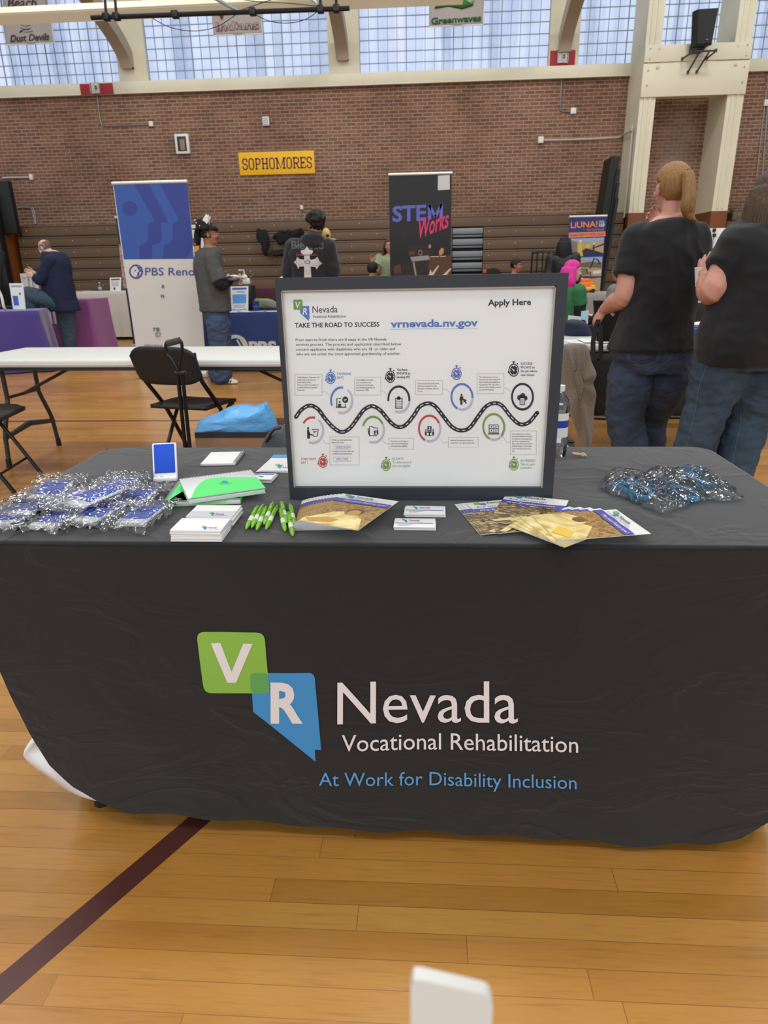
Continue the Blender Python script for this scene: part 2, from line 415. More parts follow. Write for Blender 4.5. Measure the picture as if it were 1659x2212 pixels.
# painted piers between the windows and the wall above them
WIN = [(-11.0, -6.47), (-5.84, -1.96), (-1.31, 2.58), (3.18, 7.06), (7.7, 11.5)]
ZB, ZT = 5.1, 8.6
b = MB()
xs = [-17] + [v for w in WIN for v in w] + [17]
for i in range(0, len(xs), 2): b.box(((xs[i] + xs[i + 1]) / 2, WY + 0.2, (4.9 + 9.2) / 2), (xs[i + 1] - xs[i], 0.4, 4.3), M_creamb)
b.box((0, WY + 0.2, 8.9), (34, 0.39, 0.6), M_creamb)
tag(b.build('wall_clerestory', smooth=0), kind='structure')
b = MB(); b.rbox((0, WY - 0.03, 4.995), (34, 0.14, 0.21), M_cream, 0.015); b.box((0, WY - 0.06, 4.885), (34, 0.09, 0.02), M_cream)
tag(b.build('trim_1'), kind='structure')
M_glaz = glazing_material()
for i, (x0, x1) in enumerate(WIN):
    b = MB(); b.box(((x0 + x1) / 2, WY + 0.14, (ZB + ZT) / 2), (x1 - x0, 0.04, ZT - ZB), M_glaz)
    g = tag(b.build('window_%d' % (i + 1), smooth=0), kind='structure')
    b = MB(); n = round((x1 - x0) / 0.194)
    for k in range(n + 1):
        x = x0 + (x1 - x0) * k / n; b.box((x, WY + 0.11, (ZB + ZT) / 2), (0.009 if k % 5 else 0.016, 0.03, ZT - ZB), M_muntin)
    for k in range(18): b.box(((x0 + x1) / 2, WY + 0.108, ZB + k * 0.205), (x1 - x0, 0.03, 0.011), M_muntin)
    b.box(((x0 + x1) / 2, WY + 0.06, ZB + 0.008), (x1 - x0, 0.12, 0.03), M_cream)
    b.build('muntin_grid', g, smooth=0)
# laminated ribs springing from the piers
for i, xc in enumerate((-6.24, -1.66, 2.88, 7.4)):
    p = smoothpath([(xc, 15.02, 5.36), (xc, 14.85, 5.6), (xc, 14.4, 5.84), (xc, 13.6, 6.1), (xc, 12.6, 6.38), (xc, 11, 6.8), (xc, 9, 7.3)], 5)
    rings = []
    for k, q in enumerate(p):
        t = (p[min(k + 1, len(p) - 1)] - p[max(k - 1, 0)]).normalized(); nn = Vector((0, -t.z, t.y)); w = 0.125; d = 0.13
        if k == 0: nn = Vector((0, -1, 0)); 
        rings.append([q + Vector((-w, 0, 0)) - nn * -d, q + Vector((w, 0, 0)) - nn * -d, q + Vector((w, 0, 0)) - nn * d, q + Vector((-w, 0, 0)) - nn * d])
    b = MB(); b.loft(rings, M_rib); tag(b.build('trim_%d' % (i + 2)), kind='structure')
# the white portal of two columns with two cross panels
PF = 14.05
b = MB()
for x0, x1 in ((4.24, 4.54), (5.9, 6.21)):
    b.box(((x0 + x1) / 2, (PF + WY) / 2, 5.7), (x1 - x0, WY - PF, 6.9), M_cream)
    for k in (0.3, 0.62): b.box((x0 + (x1 - x0) * k, PF - 0.008, 5.6), (0.03, 0.02, 6.6), M_cream)
tag(b.build('trim_6', smooth=0), kind='structure')
b = MB()
b.rbox((5.225, PF - 0.03, 5.02), (1.98, 0.05, 0.28), M_cream, 0.006); b.rbox((5.225, PF - 0.022, 4.585), (1.98, 0.035, 0.56), M_cream, 0.006)
b.box((5.225, PF + 0.2, 4.59), (1.34, 0.3, 0.5), M_cream)
for x in (4.33, 6.12):
    for z in (4.93, 5.1, 4.5, 4.75): b.ellipsoid((x, PF - 0.056, z), (0.014, 0.006, 0.014), M_grey, nu=8, nv=4)
for x in (4.5, 5.95):
    for z in (5.1, 4.8): b.ellipsoid((x, PF - 0.056, z), (0.03, 0.006, 0.03), M_creamb, nu=10, nv=4)
tag(b.build('trim_7'), kind='structure')
b = MB()
for x0, x1 in ((4.24, 4.54), (5.9, 6.21)): b.box(((x0 + x1) / 2, (PF + WY) / 2 - 0.003, 1.125), (x1 - x0 + 0.01, WY - PF + 0.01, 2.25), M_wood)
b.box((-9.35, 14.5, 1.15), (0.6, 1.0, 2.3), M_wood)
tag(b.build('baseboard_pillars', smooth=0), kind='structure')

# girder and hoist pipe near the ceiling
b = MB(); gy = 10.5
p0, p1 = at(-200, 47, Y=gy), at(1000, -8, Y=gy)
b.tube([p0, p1], 0.10, M_cream, n=4); b.tube([p0 + Vector((0, 0, .02)), p1 + Vector((0, 0, .02))], [0.11, 0.11], M_cream, n=4)
tag(b.build('trim_8', smooth=0), kind='structure')

t = thing('hoist_pipe', 'long black pipe with clamps and wire braces hung below the cream girder', 'pipe', at(475, 28, Y=9.6))
p0, p1 = at(197, 38, Y=9.6), at(755, 18, Y=9.6)
b = MB(); b.tube([p0, p1], 0.030, M_blackm, n=10); b.build('pipe', t)
for f in (0.06, 0.1, 0.33, 0.63, 0.89, 0.95):
    q = p0.lerp(p1, f); b = MB(); b.rbox(q, (0.09, 0.1, 0.085), M_blackm, 0.01); b.build('clamp', t)
for f, px in ((0.06, 215), (0.1, 232), (0.89, 706), (0.95, 740)):
    q = p0.lerp(p1, f); b = MB(); b.tube([q, q + Vector((0, 0.05, 0.35))], 0.02, M_blackm); b.build('hanger', t)
for a, c in (((460, -6), (517, 25)), ((668, -8), (694, 20))):
    b = MB(); b.tube([at(*a, Y=9.7), at(*c, Y=9.6)], 0.022, mat('galvanised', '#a9adb2', 0.35, metal=0.8)); b.build('brace', t)
for pts in ([(330, 40), (370, 60), (420, 67), (470, 57), (515, 28)], [(545, 28), (580, 45), (620, 50), (660, 42), (692, 20)], [(500, -5), (560, 4), (620, 7), (690, 14)], [(520, 22), (590, -2)]):
    b = MB(); b.tube(smoothpath([at(*q, Y=9.6) for q in pts], 5), 0.005, M_blackm, n=5); b.build('cable', t)

# closed bleachers
RZ = [2.285, 2.055, 1.84, 1.60, 1.368, 1.133, 0.90, 0.665, 0.43, 0.2]
def bleachers(x0, x1, ais, label):
    t = thing('closed_bleachers', label, 'bleachers', ((x0 + x1) / 2, 14.5, 0))
    for r in range(len(RZ) - 1):
        yf = 14.22 - 0.012 * r; zt, zb = RZ[r], RZ[r + 1] + 0.016
        segs = [(x0 if r else x0 + 0.1, x1)] if (r == 0 or not ais) else [(x0, ais[0]), (ais[1], x1)]
        b = MB()
        for a, c in segs:
            b.rbox(((a + c) / 2, yf + 0.1, (zt + zb) / 2), (c - a, 0.2, zt - zb), M_bleach, 0.006)
            b.box(((a + c) / 2, yf - 0.002, zt - 0.03), (c - a, 0.008, 0.006), M_gap)
            k = a + 0.12
            while k < c: b.ellipsoid((k, yf - 0.002, zb + 0.11), (0.012, 0.006, 0.012), M_bolt, nu=6, nv=4); k += 0.92 if r == 0 else 0.56
        o = b.build('riser_board', t)
    b = MB(); b.box(((x0 + x1) / 2, 14.6, 1.12), (x1 - x0 - 0.05, 0.6, 2.2), M_gap); b.build('understructure', t, smooth=0)
    if ais:
        for r in range(1, len(RZ) - 1):
            b = MB(); zt, zb = RZ[r], RZ[r + 1]; w = ais[1] - ais[0]; c = (ais[0] + ais[1]) / 2; yf = 14.24 - 0.012 * r
            b.rbox((c, yf + 0.06, zt - 0.07), (w - 0.02, 0.14, 0.115), M_gstep, 0.006); b.rbox((c, yf + 0.09, zt - 0.165), (w - 0.02, 0.1, 0.045), M_gstep, 0.004)
            b.box((c, yf + 0.14, zt - 0.12), (w - 0.02, 0.05, 0.23), M_dstep); b.build('aisle_step', t)
bleachers(-8.92, 4.2, (0.64, 1.3), 'long bank of closed brown bleachers with a grey stepped aisle along the brick wall')
bleachers(6.3, 9.5, None, 'short bank of closed brown bleachers to the right of the white columns')

# black folded pads beside the columns
def pads(name, label, items, cat='gym pad'):
    t = thing(name, label, cat, (items[0][0], items[0][2], 0))
    for (x0, x1, y0, y1, z0, z1) in items:
        b = MB(); b.rbox(((x0 + x1) / 2, (y0 + y1) / 2, (z0 + z1) / 2), (x1 - x0, y1 - y0, z1 - z0), M_black, 0.012); b.build('pad_panel', t)
t = thing('folded_wall_pad', 'stack of tall black pads leaning against the left side of the white column', 'gym pad', (3.9, 13.8, 0))
for px0, px1, pyt, yf, yb in ((1321, 1340, 338, 13.3, 13.9), (1333, 1341, 364, 13.25, 13.8), (1333, 1339, 395, 13.2, 13.75), (1331, 1337, 428, 13.15, 13.7)):
    a, c = at(px0, pyt, Y=yf), at(px1, pyt, Y=yf); lean = -.075; b = MB(); zt = a.z
    def sl(x, y, z): return Vector((x + lean * (zt - z), y, z))
    b.loft([[sl(a.x, yf, z), sl(c.x, yf, z), sl(c.x, yb, z), sl(a.x, yb, z)] for z in (0.004, zt * .5, zt - .02, zt)], M_black); b.build('pad_panel', t, smooth=0)
pads('folded_wall_pad', 'black wall pad panels at the far left edge above the brown bleachers', [(-9.75, -8.75, 13.95, 14.1, 2.12, 3.15), (-9.45, -9.02, 13.7, 13.9, 0, 2.9)])

# fixtures on the brick wall
def slab(name, label, cat, px0, py0, px1, py1, m, d=0.03, Y=WY, r=0.008):
    a = at(px0, py0, Y=Y); c = at(px1, py1, Y=Y); ctr = (a + c) / 2
    t = thing(name, label, cat, (ctr.x, Y, ctr.z)); b = MB(); b.rbox((ctr.x, Y - d / 2, ctr.z), (abs(c.x - a.x), d, abs(a.z - c.z)), m, r)
    return t, b, ctr, abs(c.x - a.x), abs(a.z - c.z)
M_yel = mat('yellow_board', '#eeb51c', 0.45); M_mar = mat('maroon_paint', '#5a2a33', 0.5)
t, b, c, w, h = slab('class_sign', 'yellow board lettered SOPHOMORES in maroon on the brick wall', 'sign', 515, 330, 681, 375, M_yel)
ar = Art(b, lambda x, y, hh: Vector((c.x - w / 2 + x * w, WY - 0.031 - hh, c.z + h / 2 - y * w)), 0.001); ASP = h / w
def slab_letter(ch, x0, x1, yt=0.27 * ASP, yb=0.76 * ASP):
    W = x1 - x0; T = 0.0175; sv = 0.014
    X = lambda u: x0 + W * u
    def st(pts): ar.line([(X(a), yt + (yb - yt) * q) for a, q in pts], T, M_mar)
    def serif(u, q, ww=0.5): ar.rect(X(u) - W * ww / 2, (yt if q == 0 else yb - sv), X(u) + W * ww / 2, (yt + sv if q == 0 else yb), M_mar)
    if ch == 'O': st([(.1, .2), (.3, .04), (.7, .04), (.9, .2), (.9, .8), (.7, .96), (.3, .96), (.1, .8), (.1, .2)])
    if ch == 'S': st([(.9, .32), (.9, .16), (.7, .04), (.3, .04), (.1, .16), (.1, .36), (.28, .47), (.72, .54), (.9, .66), (.9, .84), (.7, .96), (.3, .96), (.1, .84), (.1, .68)])
    if ch == 'P': st([(.22, 0), (.22, 1)]); st([(.05, .05), (.68, .05), (.9, .16), (.9, .42), (.68, .54), (.22, .54)]); serif(.22, 1)
    if ch == 'R': st([(.22, 0), (.22, 1)]); st([(.05, .05), (.68, .05), (.9, .16), (.9, .4), (.68, .52), (.22, .52)]); st([(.55, .52), (.88, 1)]); serif(.22, 1, .44); serif(.9, 1, .3)
    if ch == 'H': st([(.2, 0), (.2, 1)]); st([(.8, 0), (.8, 1)]); st([(.2, .5), (.8, .5)]); [serif(u, q, .42) for u in (.2, .8) for q in (0, 1)]
    if ch == 'M': st([(.15, 0), (.15, 1)]); st([(.85, 0), (.85, 1)]); st([(.15, .02), (.5, .95), (.85, .02)]); [serif(u, 1, .34) for u in (.15, .85)]; serif(.08, 0, .3); serif(.92, 0, .3)
    if ch == 'E': st([(.22, 0), (.22, 1)]); st([(.05, .05), (.9, .05), (.9, .24)]); st([(.05, .95), (.9, .95), (.9, .76)]); st([(.22, .5), (.65, .5)]); st([(.65, .38), (.65, .62)])
for ch, x0, x1 in (('S', .045, .115), ('O', .128, .2), ('P', .213, .288), ('H', .3, .39), ('O', .402, .474), ('M', .486, .618), ('O', .63, .702), ('R', .712, .8), ('E', .808, .888), ('S', .897, .965)): slab_letter(ch, x0, x1)
b.build('board', t)
M_dk = mat('dark_recess', '#3a3a34', 0.6); M_tan = mat('tan_grille', '#8a7d63', 0.7)
t, b, c, w, h = slab('wall_clock_box', 'white framed box with a dark recess left of the yellow board on the brick', 'wall box', 379, 291, 413, 333, M_white, 0.09)
b.build('frame', t); b = MB(); b.rbox((c.x, WY - 0.092, c.z), (w * .66, 0.01, h * .74), M_dk, 0.004); b.rbox((c.x + 0.01, WY - 0.098, c.z - 0.02), (w * .34, 0.006, h * .55), M_tan, 0.003); b.build('recess', t)
t, b, c, w, h = slab('alarm_sounder', 'small pale louvred box high on the brick above the yellow board', 'wall box', 567, 253, 583, 272, M_white, 0.05)
for k in range(4): b.box((c.x - 0.01, WY - 0.053, c.z - h * .34 + k * h * .22), (w * .7, 0.008, h * .08), M_grey)
b.build('housing', t)
M_red = mat('red_paint', '#9c2430', 0.55)
M_cage = mat('cage_wire', '#b9b3aa', 0.4)
def alarm(label, x0, y0, x1, y1, bx0, bx1, by0, by1, Yb):
    t, b, c, w, h = slab('fire_alarm_panel', label, 'alarm', x0, y0, x1, y1, M_red, 0.012, Yb, 0.002); b.build('red_panel', t)
    p, q = at(bx0, by0, Y=Yb - 0.05), at(bx1, by1, Y=Yb - 0.05); ctr = (p + q) / 2; bw, bh = abs(q.x - p.x), abs(p.z - q.z)
    b = MB(); b.rbox((ctr.x, Yb - 0.035, ctr.z), (bw * .9, 0.05, bh * .9), M_white, 0.01); b.ellipsoid((ctr.x + bw * .08, Yb - 0.062, ctr.z + bh * .05), (0.035, 0.01, 0.035), M_dk, nu=10, nv=5)
    h_ = b.build('strobe', t)
    b = MB()
    for k in range(5):
        z = ctr.z - bh / 2 + bh * k / 4; b.tube([(ctr.x - bw / 2, Yb - 0.01, z), (ctr.x - bw / 2, Yb - 0.09, z), (ctr.x + bw / 2, Yb - 0.09, z), (ctr.x + bw / 2, Yb - 0.01, z)], 0.006, M_cage, n=5)
    for k in range(3):
        x = ctr.x - bw / 2 + bw * k / 2; b.tube([(x, Yb - 0.09, ctr.z - bh / 2), (x, Yb - 0.09, ctr.z + bh / 2)], 0.006, M_cage, n=5)
    b.build('wire_guard', t)
alarm('caged alarm on a red panel on the cream ledge at upper left', 172, 182, 246, 203, 195, 217, 180, 202, WY - 0.1)
alarm('caged alarm on a red painted square under the right-hand rib', 1189, 110, 1241, 142, 1205, 1226, 112, 136, WY)
def conduit(label, paths, boxes, Y=WY, r=0.013):
    t = thing('conduit_run', label, 'conduit', at(*paths[0][0], Y=Y))
    for p in paths:
        b = MB(); b.tube(smoothpath([at(*q[:2], Y=q[2] if len(q) > 2 else Y - 0.02) for q in p], 5), r, M_grey if r < 0.02 else M_cage, n=6); b.build('pipe', t)
    for x0, y0, x1, y1 in boxes:
        a, c = at(x0, y0, Y=Y), at(x1, y1, Y=Y); m_ = (a + c) / 2; b = MB(); b.rbox((m_.x, Y - 0.035, m_.z), (abs(c.x - a.x), 0.07, abs(a.z - c.z)), M_white, 0.01); b.build('junction_box', t)
conduit('thin conduit dropping from the left red alarm to a small white box', [[(210, 206), (213, 235), (219, 268), (228, 272), (270, 271), (323, 269)]], [(323, 263, 333, 274)])
conduit('thin conduit dropping from the right red alarm to a small white box', [[(1214, 140), (1213, 180), (1210, 228), (1214, 240), (1233, 241)]], [(1232, 234, 1243, 247)])
conduit('level conduit running right from a white box to the white column', [[(1172, 303), (1250, 301), (1332, 297), (1342, 294, 14.98)], [(1341, 294, 14.98), (1362, 284, 14.2), (1365, 290, 14.2), (1348, 470, 14.2)]], [(1162, 296, 1173, 310)], r=0.02)
conduit('twin conduits on the brick right of the white columns', [[(1655, 165), (1659, 180), (1652, 225), (1634, 385)], [(1658, 230), (1646, 385)]], [(1649, 216, 1662, 230)])
conduit('short conduit with a grey box on the brick at far left', [[(5, 384), (66, 383)]], [(65, 377, 74, 389)], r=0.02)
conduit('bent conduit rising from the bleachers at far left', [[(40, 449), (62, 449), (70, 455), (76, 484)], [(40, 447), (66, 447), (74, 456), (78, 484)]], [])
conduit('white sensor with a hanging wire behind the hooded person', [[(652, 452), (649, 468), (645, 480), (644, 494)]], [(649, 444, 656, 453)], r=0.004)

a, c = at(-6, 547, Y=13.95), at(18, 570, Y=13.95); t = thing('wall_notice', 'white notice on the brown wood at the far left edge under the black pads', 'notice', (a + c) / 2); b = MB(); b.rbox((a + c) / 2, (c.x - a.x, .008, a.z - c.z), M_white, .002); b.build('sheet', t)
# loudspeaker on its bracket
t = thing('loudspeaker', 'black loudspeaker tilted on a steel bracket on the white cross panel', 'loudspeaker', at(1515, 105, Y=13.75))
q = [at(*p, Y=13.7) for p in ((1507, 20), (1552, 17), (1537, 97), (1503, 99))]
q2 = [p + Vector((-0.03, 0.34, -0.04)) for p in q]; q2 = [q2[0].lerp(q2[1], .25), q2[1].lerp(q2[0], .1), q2[2].lerp(q2[3], .1), q2[3].lerp(q2[2], .25)]
q1 = [a.lerp(c, .45) + (a - q[i - 2]) * 0.0 for i, (a, c) in enumerate(zip(q, [x + Vector((-0.1, .3, 0)) for x in q]))]
b = MB(); b.loft([q2, q1, q], mat('speaker_cabinet', '#232426', 0.6)); b.build('cabinet', t, smooth=0)
ctr = (q[0] + q[1] + q[2] + q[3]) / 4; b = MB(); b.loft([[ctr + (p - ctr) * .97 + Vector((0, -0.004, 0)) for p in q], [ctr + (p - ctr) * .9 + Vector((0, -0.02, 0)) for p in q]], mat('speaker_grille', '#1a1b1d', 0.5, bump=0.3, bscale=120)); b.build('grille', t)
p = at(1527, 85, Y=13.66); b = MB(); b.box(p, (0.035, 0.008, 0.012), M_grey); b.build('badge', t)
b = MB(); b.rbox(at(1505, 104, Y=13.9), (0.22, 0.2, 0.14), M_blackm, 0.015); b.build('swivel', t)
t = thing('speaker_bracket', 'dark steel bracket with struts bolted to the white cross panel', 'bracket', at(1510, 125, Y=14.0))
M_steel = mat('dark_steel', '#4b4a47', 0.4, metal=0.6)
for a, c in (((1495, 112, 13.7), (1547, 109, 13.7)), ((1495, 113, 13.7), (1474, 127, 13.98)), ((1547, 110, 13.7), (1527, 126, 13.98)), ((1510, 114, 13.75), (1486, 156, 13.99)), ((1532, 112, 13.75), (1505, 155, 13.99))):
    b = MB(); b.tube([at(a[0], a[1], Y=a[2]), at(c[0], c[1], Y=c[2])], 0.016, M_steel, n=6); b.rbox(at(c[0], c[1], Y=c[2]), (0.04, 0.02, 0.06), M_steel, 0.004); b.build('strut', t)

# school banners hung in front of the windows
M_bann = mat('banner_cloth', '#a8a09b', 0.8, var=0.03); M_edge = mat('banner_edge', '#d8d8da', 0.7)
def wall_banner(label, x0, y0, x1, y1, draw, Y=14.6):
    a, c = at(x0, y0, Y=Y), at(x1, y1, Y=Y); w, h = abs(c.x - a.x), abs(a.z - c.z); m_ = (a + c) / 2
    t = thing('school_banner', label, 'banner', m_); b = MB()
    b.grid(lambda u, v: Vector((m_.x - w / 2 + u * w, Y + 0.012 * math.sin(u * 9 + v * 2), m_.z - h / 2 + v * h)), 16, 8, M_bann)
    ar = Art(b, lambda x, y, hh: Vector((m_.x - w / 2 + x * w, Y - 0.014 - hh, m_.z + h / 2 - y * h)), 0.001)
    draw(ar); b.build('cloth', t, solid=0.004)
    b = MB(); b.tube([(m_.x - w / 2, Y, m_.z - h / 2), (m_.x + w / 2, Y, m_.z - h / 2)], 0.012, M_edge, n=6); b.tube([(m_.x + w / 2, Y, m_.z - h / 2), (m_.x + w / 2, Y, m_.z + h / 2)], 0.01, M_edge, n=6); b.build('hem', t)
    for s in (-1, 1):
        b = MB(); b.tube([(m_.x + s * w * .45, Y, m_.z + h / 2), (m_.x + s * w * .45, Y + 0.1, m_.z + h / 2 + 2.0)], 0.006, M_blackm, n=5); b.build('cord', t)
I1 = mat('banner_ink_brown', '#4a3c3c', 0.8); I2 = mat('banner_ink_red', '#7e3440', 0.8); I3 = mat('banner_ink_green', '#3f8a3c', 0.8); I4 = mat('banner_ink_dark_green', '#2c5b35', 0.8)
def d1(ar):
    ar.text('Dust Devils', .1, .9, I1, x1=.92, y1=.88, cap=.24, weight=.02, shear=.35)
    for k in range(4): ar.line([(.38 + .07 * math.cos(a / 4) * (1 + .3 * k) + .1, .18 + .11 * k + .06 * math.sin(a / 4)) for a in range(2, 14)], .018, I1)
    ar.line([(.33, .58), (.38, .5), (.46, .47), (.52, .49)], .03, I1)
def d2(ar):
    ar.text('Indians', .07, .84, I2, x1=.94, y1=.81, cap=.3, weight=.03); ar.text('Indians', .075, .84, M_bann, x1=.935, y1=.81, cap=.29, weight=.0, k=2)
    ar.poly([(.13, .2), (.27, .2), (.2, .45)], I2); ar.disc(.31, .2, .03, .06, I2)
def d3(ar):
    ar.text('Greenwaves', .04, .94, I4, x1=.96, y1=.9, cap=.17, weight=.03)
    ar.poly([(.1, .5), (.2, .3), (.4, .2), (.47, .12), (.3, .02), (.6, .0), (.72, .1), (.6, .25), (.75, .4), (.82, .33), (.8, .46), (.6, .55), (.35, .47)], I3)
    ar.line([(.1, .5), (.35, .47), (.6, .55), (.8, .46)], .03, I4)
def d4(ar): ar.text('Beach', .1, .92, I1, x1=.75, y1=.95, cap=.3, weight=.01, shear=.3)
wall_banner('grey banner lettered Dust Devils in front of the left windows', 3, 38, 118, 93, d1)
wall_banner('grey banner with outlined lettering Indians behind the black pipe', 456, 18, 567, 73, d2)
wall_banner('grey banner lettered Greenwaves under a green wave', 927, -22, 1044, 53, d3)
wall_banner('grey banner cut off by the picture top at upper left, above the Dust Devils banner', -4, -50, 106, 19, d4, Y=14.75)
# ================================================================= the draped table in front
TZ = 0.745
def cloth_mat(name, col, sheen=0.35, b1=0.35):
    m, nt, b = nodes_mat(name, 0.8, 0.25)
    tc = nd(nt, 'ShaderNodeTexCoord')
    b.inputs['Base Color'].default_value = rgb(col); b.inputs['Sheen Weight'].default_value = sheen; b.inputs['Sheen Roughness'].default_value = 0.5
    mp = nd(nt, 'ShaderNodeMapping'); mp.inputs['Rotation'].default_value = (0, 0.7, 0.3); mp.inputs['Scale'].default_value = (1, 1, 2.4); nt.links.new(tc.outputs['Object'], mp.inputs[0])
    n = nd(nt, 'ShaderNodeTexNoise'); n.inputs['Scale'].default_value = 3.2; n.inputs['Detail'].default_value = 4; n.inputs['Distortion'].default_value = 1.2; nt.links.new(mp.outputs[0], n.inputs['Vector'])
    rr = ramp(nt, n.outputs[0], [(0.35, '#000000'), (0.5, '#ffffff'), (0.56, '#808080'), (0.7, '#202020')])
    n2 = nd(nt, 'ShaderNodeTexNoise'); n2.inputs['Scale'].default_value = 420; nt.links.new(tc.outputs['Object'], n2.inputs['Vector'])
    s = mth(nt, 'ADD', mth(nt, 'MULTIPLY', rr, 0.6), mth(nt, 'MULTIPLY', n2.outputs[0], 0.02))
    bp = nd(nt, 'ShaderNodeBump'); bp.inputs['Strength'].default_value = b1; bp.inputs['Distance'].default_value = 0.008
    nt.links.new(s, bp.inputs['Height']); nt.links.new(bp.outputs[0], b.inputs['Normal'])
    return m
M_cloth = cloth_mat('black_table_cloth', '#1a1717', sheen=0.28)
M_lining = mat('white_lining', '#e6e9eb', 0.8)
M_lg = mat('logo_green', '#83ad45', 0.75); M_lb = mat('logo_blue', '#3f86bd', 0.75); M_lo = mat('logo_overlap', '#5d9a52', 0.75)
M_lw = mat('logo_white', '#d8d0cf', 0.75); M_lt = mat('logo_light_blue', '#5a93c8', 0.75)
def wrk(x, z):
    t = max(0.0, min(1.0, (TZ - z) / TZ))
    d = noise.noise(Vector((x * 2.3, z * 1.1, 3.1))) * 0.012 + noise.noise(Vector((x * 5 + z * 3, z * 4 - x * 2, 7.7))) * 0.006 + 0.006 * math.sin(x * 21 + 2 * math.sin(z * 3)) * max(0, t - .55)
    d -= 0.010 * t
    return -0.004 + d * min(1, t * 3)
def front(x, z, h=0.0): return Vector((x, wrk(x, z) - h, z))
BT = [(0, -.835, .49), (.03, -.818, .376), (.055, -.796, .278), (.08, -.768, .202), (.105, -.724, .144), (.135, -.671, .099), (.17, -.614, .072), (.28, -.417, .06), (.37, -.255, .052), (.485, -.04, .042), (.6, .171, .036), (.83, .584, .028), (.9, .704, .036), (.94, .781, .06), (.975, .832, .105), (1, .87, .25)]
def bot(u):
    for (a, x0, z0), (c, x1, z1) in zip(BT, BT[1:]):
        if u <= c:
            t = (u - a) / (c - a); return x0 + (x1 - x0) * t, z0 + (z1 - z0) * t
    return BT[-1][1:]
t = thing('tablecloth', 'black cloth with white lettering draped over the front table', 'tablecloth', (0, 0.38, 0.74))
b = MB()
def ffn(u, v):
    xb, zb = bot(u); xt = -.905 + 1.81 * u; zb += 0.004 * math.sin(u * 60) * (0.1 < u < .95)
    v2 = v; x = xt + (xb - xt) * v2; z = TZ - 0.006 + (zb - TZ + 0.006) * v2
    return front(x, z)
b.grid(ffn, 150, 50, M_cloth)
def side(sg, hem):
    def f(u, v):
        y = 0.002 + u * 0.758
        k = u * (len(hem) - 1); i = min(int(k), len(hem) - 2); w = k - i
        hx = hem[i][0] * (1 - w) + hem[i + 1][0] * w; hz = hem[i][2] * (1 - w) + hem[i + 1][2] * w; hy = hem[i][1] * (1 - w) + hem[i + 1][1] * w
        p0 = Vector((sg * .905, y, TZ - .006)); p1 = Vector((hx, hy, hz)); p = p0.lerp(p1, v)
        p.x += sg * 0.02 * math.sin(v * PI) * math.sin(u * 14); return p
    return f
lefthem = [(-.835, wrk(-.835, .49), .49), (-.80, .03, .34), (-.80, .07, .20), (-.81, .1, .125), (-.83, .2, .04), (-.87, .33, .02), (-.88, .5, .02), (-.87, .76, .02)]
b.grid(side(-1, lefthem), 50, 24, M_cloth)
righthem = [(.87, wrk(.87, .25), .25), (.9, .1, .05), (.92, .2, .03), (.93, .4, .03), (.93, .6, .03), (.92, .76, .03)]
b.grid(side(1, righthem), 40, 24, M_cloth)
b.grid(lambda u, v: Vector((-.905 + 1.81 * u, .762 + 0.01 * math.sin(u * 40) * v + .02 * v, TZ - .006 - v * .70)), 90, 12, M_cloth)
def rim(inset, z):
    out = []; r = 0.06
    for cx, cy, a0 in ((.905 - r, .002 + r, -90), (.905 - r, .762 - r, 0), (-.905 + r, .762 - r, 90), (-.905 + r, .002 + r, 180)):
        for k in range(7):
            a = R(a0 + 15 * k); out.append(Vector((cx + (r - inset) * math.cos(a), cy + (r - inset) * math.sin(a), z)))
    return out
b.loft([rim(-.001, TZ - .02), rim(0, TZ - .006), rim(.003, TZ - .001), rim(.008, TZ)], M_cloth, cap=False)
k0 = rim(.008, TZ); b.add(k0, [tuple(range(len(k0)))], M_cloth)
# the printed logo follows the cloth
ar = Art(b, lambda px, py, h: (lambda q: front(q.x, q.z, h + 0.0012))(at(px, py, Y=-0.01)), 0.0004, seg=14)
ar.rrect([(424, 1365.5), (571.5, 1365.5), (583.5, 1496), (442.5, 1495)], 17, M_lg, 2)
ar.rrect([(541, 1451.5), (679.5, 1451), (683, 1490), (546, 1490)], 14, M_lb, 1)
ar.poly([(544, 1480), (682, 1480), (694.5, 1617), (681, 1616), (682.5, 1642), (547.5, 1536)], M_lb, 1)
ar.rrect([(541, 1451.5), (580, 1451.5), (583.5, 1496), (542.5, 1495)], 11, M_lo, 3)
ar.poly([(456, 1389), (476.5, 1388), (501.5, 1449), (526, 1389), (546.5, 1389), (511, 1472.5), (492.5, 1472.5)], M_lw, 4)
ar.text('R', 585.5, 1556.5, M_lw, x1=655, y1=1556, cap=81, weight=.035, k=4)
ar.text('Nevada', 729, 1562, M_lw, x1=1119, y1=1564, cap=88, weight=.0, k=4)
ar.text('Vocational Rehabilitation', 739, 1619, M_lw, x1=1248, y1=1623, cap=34, weight=.002, k=4)
ar.text('At Work for Disability Inclusion', 690, 1692, M_lt, x1=1244, y1=1700, cap=28, weight=.0, k=4)
b.build('drape', t, smooth=60)
b = MB()
fl = [at(px, py, Y=.022) for px, py in ((75, 1588), (52, 1624), (59, 1642), (100, 1674), (150, 1708), (207, 1729), (300, 1740))]
fh = [at(px, py, Y=.012) for px, py in ((120, 1540), (122, 1560), (130, 1580), (160, 1610), (200, 1640), (240, 1670), (310, 1700))]
fl, fh = smoothpath(fl, 5), smoothpath(fh, 5)
b.loft([[p.lerp(q, k / 6) + Vector((0, -.012 * math.sin(PI * k / 6) * math.sin(i * .5), 0)) for i, (p, q) in enumerate(zip(fl, fh))] for k in range(7)], M_lining, cap=False, closed=False)
b.build('white_lining', t, smooth=60, solid=.003)

